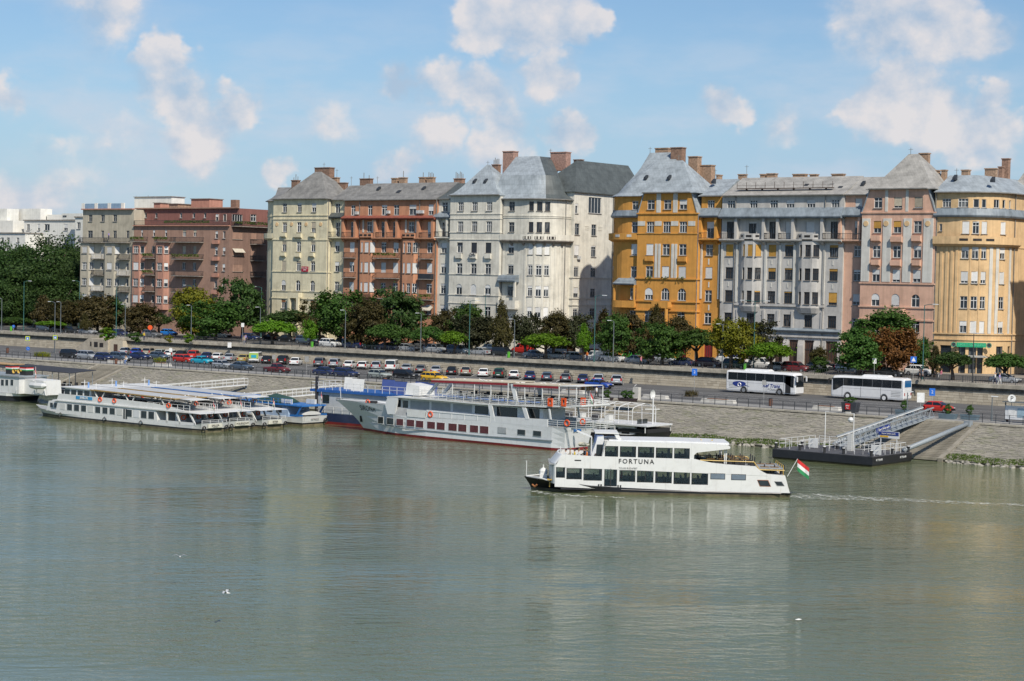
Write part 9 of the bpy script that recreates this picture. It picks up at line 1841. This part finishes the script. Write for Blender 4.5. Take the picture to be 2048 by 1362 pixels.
binn(1541, 812, 'brown waste bin at the fence before the lettered coach', m_bin, ZQ + .1); binn(2013, 843, 'brown waste bin beside the bus shelter', m_bin, ZQ + .1); binn(15, 706, 'brown waste bin beside the quay road at the far end', m_bin, ZQ + .1); binn(232, 728, 'brown waste bin beside the slate blue people carrier', m_bin, ZQ + .1); binn(770, 768, 'brown waste bin behind the pale barge', m_bin, ZQ + .1)
for x, y, w_ in ((22, 664, 'by the park'), (212, 678, 'beside the bright shrub'), (624, 700, 'beside the white suv'), (1017, 718, 'beside the black people carrier'), (1490, 745, 'beside the small white van')): binn(x, y, 'lime-green litter bin on the upper railing ' + w_, m_bgreen, ZS + .12, 1.1, 260.5)
p = onZ(1275, 801, ZQ); o = tag(MB().box(-.45, -.35, 0, .45, .35, 1.75).build('service_cabinet', m_conc, loc=(p[0], p[1] - .2, ZQ + .1)), 'pale concrete service cabinet at the quay fence', 'cabinet')
o = thing('information_kiosk', 'grey ticket shelter with poster panels at the edge of the quay', 'kiosk', (onZ(2040, 848, ZQ)[0], 226.0, ZQ + .1)); MB().box(-2, -.1, .4, 2.4, 0, 2.1).build('poster_panel', m_hg, o); MB().box(-2.2, -.6, 2.5, 2.6, .6, 2.6).build('roof', m_gpost, o)
for x in (-2, 2.3): MB().bar((x, 0, 0), (x, 0, 2.5), .12).build('post', m_gpost, o)
for i, x in enumerate((-1.6, -.4, .8)): MB().box(x, -.13, .7, x + .9, -.1, 1.8).build('poster', (m_swhite, M('poster_blue', (.30, .42, .50), .6), m_swhite)[i], o)
# stone guard house built into the retaining wall
C3 = Crop(0, 640, 7.877); yk = YWALL - 1.6; X_ = lambda cx, cy=400: onY(*C3(cx, cy), yk)[0]; Z_ = lambda cy, cx=1500: onY(*C3(cx, cy), yk)[2]
o = thing('guard_house', 'pale stone hut with small dark windows built into the retaining wall', 'hut', (X_(1500), yk, ZQ)); bs = (X_(1500), yk, ZQ); m_gh = M('hut_stone', (.42, .37, .29), .9, var=.2, scale=.8, bump=.4, streak=.12)
MB(bs).prism([(X_(1150), yk, ZQ), (X_(1700), yk, ZQ), (X_(1700), yk, Z_(300)), (X_(1400), yk, Z_(290)), (X_(1360), yk, Z_(320))], (0, 2.2, 0)).build('wall', m_gh, o); MB(bs).box(X_(1700) + .02, yk + .35, ZQ, X_(1912), yk + 2.2, Z_(305)).build('stair_wall', m_ash, o)
for a, b, t, u in ((1420, 1442, 345, 415), (1482, 1540, 345, 425), (1568, 1628, 355, 422)): MB(bs).box(X_(a), yk - .03, Z_(u), X_(b), yk + .02, Z_(t)).build('window', p_dark, o)
MB(bs).box(X_(1772), yk + .31, ZQ + .05, X_(1832), yk + .36, Z_(365)).build('door', p_wood, o)
# ---- people
SKIN, HAIRS = M('skin', (.52, .30, .20), .6, var=.05), [M('dark_hair', (.03, .02, .015), .7), M('fair_hair', (.25, .15, .06), .7), M('grey_hair', (.30, .29, .28), .7)]
CLOTH = {n: M('cloth_' + n.replace(' ', '_'), c, .85, var=.08) for n, c in (('white', (.66, .66, .64)), ('black', (.02, .02, .022)), ('navy', (.02, .03, .09)), ('grey', (.20, .20, .21)), ('pink', (.55, .16, .24)), ('red', (.45, .03, .03)), ('blue', (.06, .16, .42)), ('yellow', (.62, .45, .04)), ('orange', (.65, .18, .03)), ('beige', (.42, .34, .24)), ('lilac', (.35, .30, .55)))}
def human_mesh(pose):
 """continuous figure grown from a posed skeleton with the Skin modifier"""
 J = {'pelvis': (0, 0, .93, .13), 'waist': (0, 0, 1.08, .12), 'chest': (0.01, 0, 1.30, .135), 'neck': (.01, 0, 1.47, .055), 'chin': (.03, 0, 1.55, .075), 'head': (.02, 0, 1.66, .098), 'crown': (.01, 0, 1.74, .07)}; E = [('pelvis', 'waist'), ('waist', 'chest'), ('chest', 'neck'), ('neck', 'chin'), ('chin', 'head'), ('head', 'crown')]
 st = {'walk': (.22, -.22, .12, -.14), 'stand': (.03, -.03, .02, .0)}.get(pose, (0, 0, 0, 0))
 for s, nm in ((1, 'l'), (-1, 'r')):
  f = st[0] if s > 0 else st[1]; ar = st[3] if s > 0 else st[2]
  if pose == 'sit':
   leg = [(0, .09 * s, .50, .10), (.42, .10 * s, .52, .075), (.44, .10 * s, .26, .058), (.42, .10 * s, .06, .042), (.55, .10 * s, .03, .04)]; arm = [(.0, .19 * s, .98, .062), (.06, .24 * s, .74, .046), (.28, .18 * s, .66, .036), (.38, .12 * s, .66, .038)]
  else:
   leg = [(0, .09 * s, .88, .098), (f * .55 + .03, .10 * s, .50, .068), (f - (.04 if f < 0 else 0), .10 * s, .08 + (.05 if f < -.1 else 0), .043), (f + .15, .11 * s, .035 + (.02 if f < -.1 else 0), .038)]; arm = [(.0, .19 * s, 1.40, .062), (ar * .6 - .02, .25 * s, 1.13, .046), (ar * 1.6 + .05, .25 * s, .90, .036), (ar * 1.9 + .08, .25 * s, .80, .038)]
  for i, p in enumerate(leg): J[nm + 'leg%d' % i] = p
  for i, p in enumerate(arm): J[nm + 'arm%d' % i] = p
  E += [('pelvis', nm + 'leg0')] + [(nm + 'leg%d' % i, nm + 'leg%d' % (i + 1)) for i in range(len(leg) - 1)] + [('chest', nm + 'arm0')] + [(nm + 'arm%d' % i, nm + 'arm%d' % (i + 1)) for i in range(3)]
 if pose == 'sit':
  for k_ in ('pelvis', 'waist', 'chest', 'neck', 'chin', 'head', 'crown'): v = J[k_]; J[k_] = (v[0], v[1], v[2] - .42, v[3])
 names = list(J); me = bpy.data.meshes.new('person'); me.from_pydata([J[n][:3] for n in names], [(names.index(a), names.index(b)) for a, b in E], []); ob = bpy.data.objects.new('person', me); COL.objects.link(ob); ob.modifiers.new('s', 'SKIN'); sv = me.skin_vertices[0].data
 for i, n in enumerate(names): sv[i].radius = (J[n][3], J[n][3]); sv[i].use_root = (n == 'pelvis')
 ob.modifiers.new('u', 'SUBSURF').levels = 1; dg = bpy.context.evaluated_depsgraph_get(); out = bpy.data.meshes.new_from_object(ob.evaluated_get(dg)); bpy.data.objects.remove(ob)
 dz = -.42 if pose == 'sit' else 0; out.materials.clear(); [out.materials.append(None) for _ in range(3)]
 for p in out.polygons:
  c = p.center; p.use_smooth = True; arm_ = abs(c.y) > .20 and c.z > .6 + dz
  p.material_index = 0 if c.z > 1.45 + dz or (arm_ and c.z < 1.12 + dz) else (1 if (c.z > .95 + dz and not (pose == 'sit' and c.x > .15 and c.z < .62)) else 2)
 return out
HM = {p_: human_mesh(p_) for p_ in ('walk', 'stand', 'sit')}
hm = MB().lathe((0, 0, 0), [(.02, .115), (.07, .095), (.105, .03), (.11, -.03), (.085, -.08)], 10).mesh('hair', smooth=True)
nose = MB().hexa([(.10, -.015, -.03), (.10, .015, -.03), (.125, .01, -.03), (.125, -.01, -.03), (.09, -.008, .02), (.09, .008, .02), (.10, .006, .02), (.10, -.006, .02)]).mesh('nose')
def person(pose, loc, rz, top, bot, label, hair=0, group=None):
 o = obj('person', HM[pose], None, loc=loc, rz=rz)
 for i, m_ in enumerate((SKIN, CLOTH[top], CLOTH[bot])): o.material_slots[i].link = 'OBJECT'; o.material_slots[i].material = m_
 dz = -.42 if pose == 'sit' else 0; obj('hair', hm, HAIRS[hair], o, loc=(-.015, 0, 1.67 + dz)); obj('nose', nose, SKIN, o, loc=(.025, 0, 1.63 + dz)); return tag(o, label, 'person', group)
def pz(px, py, z): return tuple(onZ(px, py, z))
person('walk', pz(1193, 797, ZQ + .1), math.pi, 'white', 'black', 'person in white top and dark shorts walking past the box balls'); person('sit', (onZ(262, 728, ZQ)[0], 226.6, ZQ + .14), -1.9, 'beige', 'grey', 'person in beige seated on the white bench', 1); person('sit', (onZ(269, 728, ZQ)[0], 226.6, ZQ + .14), -1.3, 'white', 'blue', 'person in white and blue seated on the white bench', 0)
person('stand', pz(488, 690, ZS + .12), -1.2, 'beige', 'grey', 'person in beige standing at the railing before the cream house', 1); person('walk', pz(491, 686, ZS + .12), 1.5, 'lilac', 'navy', 'person in a lilac shirt walking towards the cream house'); person('walk', pz(1839, 762, ZS + .12), math.pi, 'black', 'black', 'person in black walking before the white suv'); person('walk', pz(1845, 763, ZS + .12), math.pi, 'grey', 'black', 'person in grey walking beside the one in black', 1)
person('walk', pz(1990, 769, ZS + .12), 0, 'white', 'navy', 'person in white top and navy trousers passing the silver car', 2); person('walk', pz(1999, 770, ZS + .12), 0, 'lilac', 'white', 'person in lilac shirt and white trousers passing the silver car', 1); person('stand', pz(1174, 722, ZS + .12), -1.57, 'orange', 'navy', 'person in orange top at the railing beside the white van'); person('walk', pz(1282, 733, ZS + .12), 0, 'pink', 'black', 'person in pink in front of the silver saloon'); person('sit', (onZ(1885, 757, ZS)[0], 270, ZS + .15), math.pi, 'pink', 'white', 'person in pink seated outside the pub', 1); person('sit', (onZ(1870, 757, ZS)[0], 269, ZS + .15), 0, 'black', 'black', 'person in black seated outside the pub', 0); person('stand', pz(288, 681, ZS + .12), 0, 'yellow', 'navy', 'person in yellow beside the orange sign')
pb = onY(216.5, 478, 286.4); person('stand', (pb[0], 286.55, pb[2] - .15), -1.57, 'lilac', 'navy', 'person on the beige flats balcony in a lilac shirt', 2)
# passengers on the foredeck of the passenger boat, facing forward
mw = Matrix.Translation(FORT.o.location) @ Matrix.Rotation(FORT.rz, 4, 'Z'); FORT.crop = CP
for i, (cx, y, top, lb) in enumerate(((700, 1.2, 'white', 'in white nearest the bow'), (765, .2, 'beige', 'in beige behind the first'), (820, 1.4, 'yellow', 'in yellow at the side'), (880, 1.0, 'white', 'in a white shirt amidst the group'), (960, -.4, 'black', 'in black before the wheelhouse'), (990, 1.3, 'orange', 'in orange before the wheelhouse'))):
 x = FORT.q(cx, 400, 2.5)[0]; w_ = mw @ Vector((x, y, FZ + .02)); person('sit', tuple(w_), FORT.rz, top, 'navy', 'passenger %s, seated on the moving boat foredeck' % lb, i % 2); sm = MB().box(-.25, -.22, .0, .22, .22, .40).box(-.25, -.22, .40, -.20, .22, .8).build('seat', m_dwood, FORT.o, loc=(x - .02, y, FZ + .02))
for i, (x, y, top) in enumerate(((9.6, 1.7, 'white'), (11.3, 1.6, 'navy'), (6.3, 1.8, 'beige'), (7.9, -1.5, 'blue'), (13.0, 1.7, 'pink'), (16.4, 1.6, 'red'), (6.2, -1.6, 'grey'))):
 w_ = mw @ Vector((x, y, 1.0)); person('sit', tuple(w_), FORT.rz, top, 'black', 'passenger in %s seen through the lower windows of the moving boat' % top, i % 3)
# gulls
m_gull, m_gullg = M('gull_white', (.72, .72, .70), .7), M('gull_grey', (.38, .40, .42), .7)
gb = MB().ring_loft([[(x, r * math.cos(t), r * math.sin(t) * .9) for t in (2 * math.pi * k_ / 8 for k_ in range(8))] for x, r in ((-.26, .015), (-.18, .04), (-.02, .075), (.1, .06), (.16, .035), (.2, .04), (.235, .012))]).mesh('gull', smooth=True)
wm = MB().add([(.07, .04, .02), (-.08, .04, .02), (-.06, .30, .16), (.10, .28, .17), (-.10, .62, .08), (-.04, .66, .07), (.07, .04, .0), (-.08, .04, .0), (-.06, .30, .145), (.10, .28, .155)], [(0, 3, 2, 1), (3, 5, 4, 2), (6, 7, 8, 9), (9, 8, 4, 5)]).mesh('wing')
def gull(loc, rz, label, fly=True, group=None, sc=1.0):
 o = obj('gull', gb, m_gull, loc=loc, rz=rz); o.scale = (sc, sc, sc); tag(o, label, 'gull', group)
 if fly:
  obj('wing', wm, m_gullg, o); w2 = obj('wing', wm, m_gullg, o); w2.scale = (1, -1, 1)
gull(tuple(onZ(360, 1113, 2.0)), 2.4, 'small gull with raised wings over the open water', True, None, .8); gull(tuple(onZ(452, 1186, 2.0)), 3.6, 'gull with spread wings low over the water', True, None, 1.0); gull(tuple(onZ(1597, 1239, .06)), 1.0, 'gull resting on the water', False, None, .9)
RG = random.Random(2); aw = [o for o in COL.objects if o.name.startswith('awning') and o.data and o.data.materials and o.data.materials[0].name == 'sand_awning']
for o in aw:
 root = o.parent; zs_ = [v.co.z for v in o.data.vertices]; xs_ = [v.co.x for v in o.data.vertices]; x0, x1 = min(xs_), max(xs_); zl = max(v.co.z for v in o.data.vertices if abs(v.co.x - x0) < .01); zr_ = max(v.co.z for v in o.data.vertices if abs(v.co.x - x1) < .01)
 for i in range(11 if x1 - x0 > 9 else 14):
  t = RG.random(); x = x0 + (x1 - x0) * t; y = RG.uniform(-1.8, 2.3); w_ = Matrix.Translation(root.location) @ Matrix.Rotation(root.rotation_euler.z, 4, 'Z') @ Vector((x, y, zl + (zr_ - zl) * t + .06)); gull(tuple(w_), RG.uniform(0, 6.28), 'white gull perched on the sand-coloured ship awning', False, 'gulls perched on the awning', .85)
# shore gangways of the excursion boats and mooring ropes
for i, (a, b_) in enumerate((((-205, 200.5, 1.6), (-200, 216.5, 2.7)), ((-226, 198, 1.6), (-221, 216.5, 2.7)), ((-171, 200.3, 1.7), (-166, 216.5, 2.6)))):
 p, q = Vector(a), Vector(b_); g = thing('boarding_ramp', 'white railed boarding ramp %s' % ('behind the excursion boats near the motor boat', 'behind the excursion boats near the stone steps', 'from the pale barge to the bank')[i], 'ramp', tuple(p)); d = q - p; s_ = Vector((0, 0, 1)).cross(d).normalized() * .6; MB().hexa([-s_, s_, s_ + Vector((0, 0, .1)), -s_ + Vector((0, 0, .1))] + [v + d for v in (-s_, s_, s_ + Vector((0, 0, .1)), -s_ + Vector((0, 0, .1)))]).build('deck', m_rail, g)
 for sg_ in (-1, 1):
  mb = MB(); n = 10; mb.bar(s_ * sg_ + Vector((0, 0, 1.1)), s_ * sg_ + d + Vector((0, 0, 1.1)), .07); mb.bar(s_ * sg_ + Vector((0, 0, .6)), s_ * sg_ + d + Vector((0, 0, .6)), .05)
  for j in range(n + 1): mb.bar(s_ * sg_ + d * (j / n), s_ * sg_ + d * (j / n) + Vector((0, 0, 1.1)), .05)
  mb.build('railing', m_rail, g)
 MB().tube([tuple(d + Vector((0, 0, -.1))), tuple(d + Vector((0, 0, -1.3)))], .15, 7).build('support', m_steel, g)
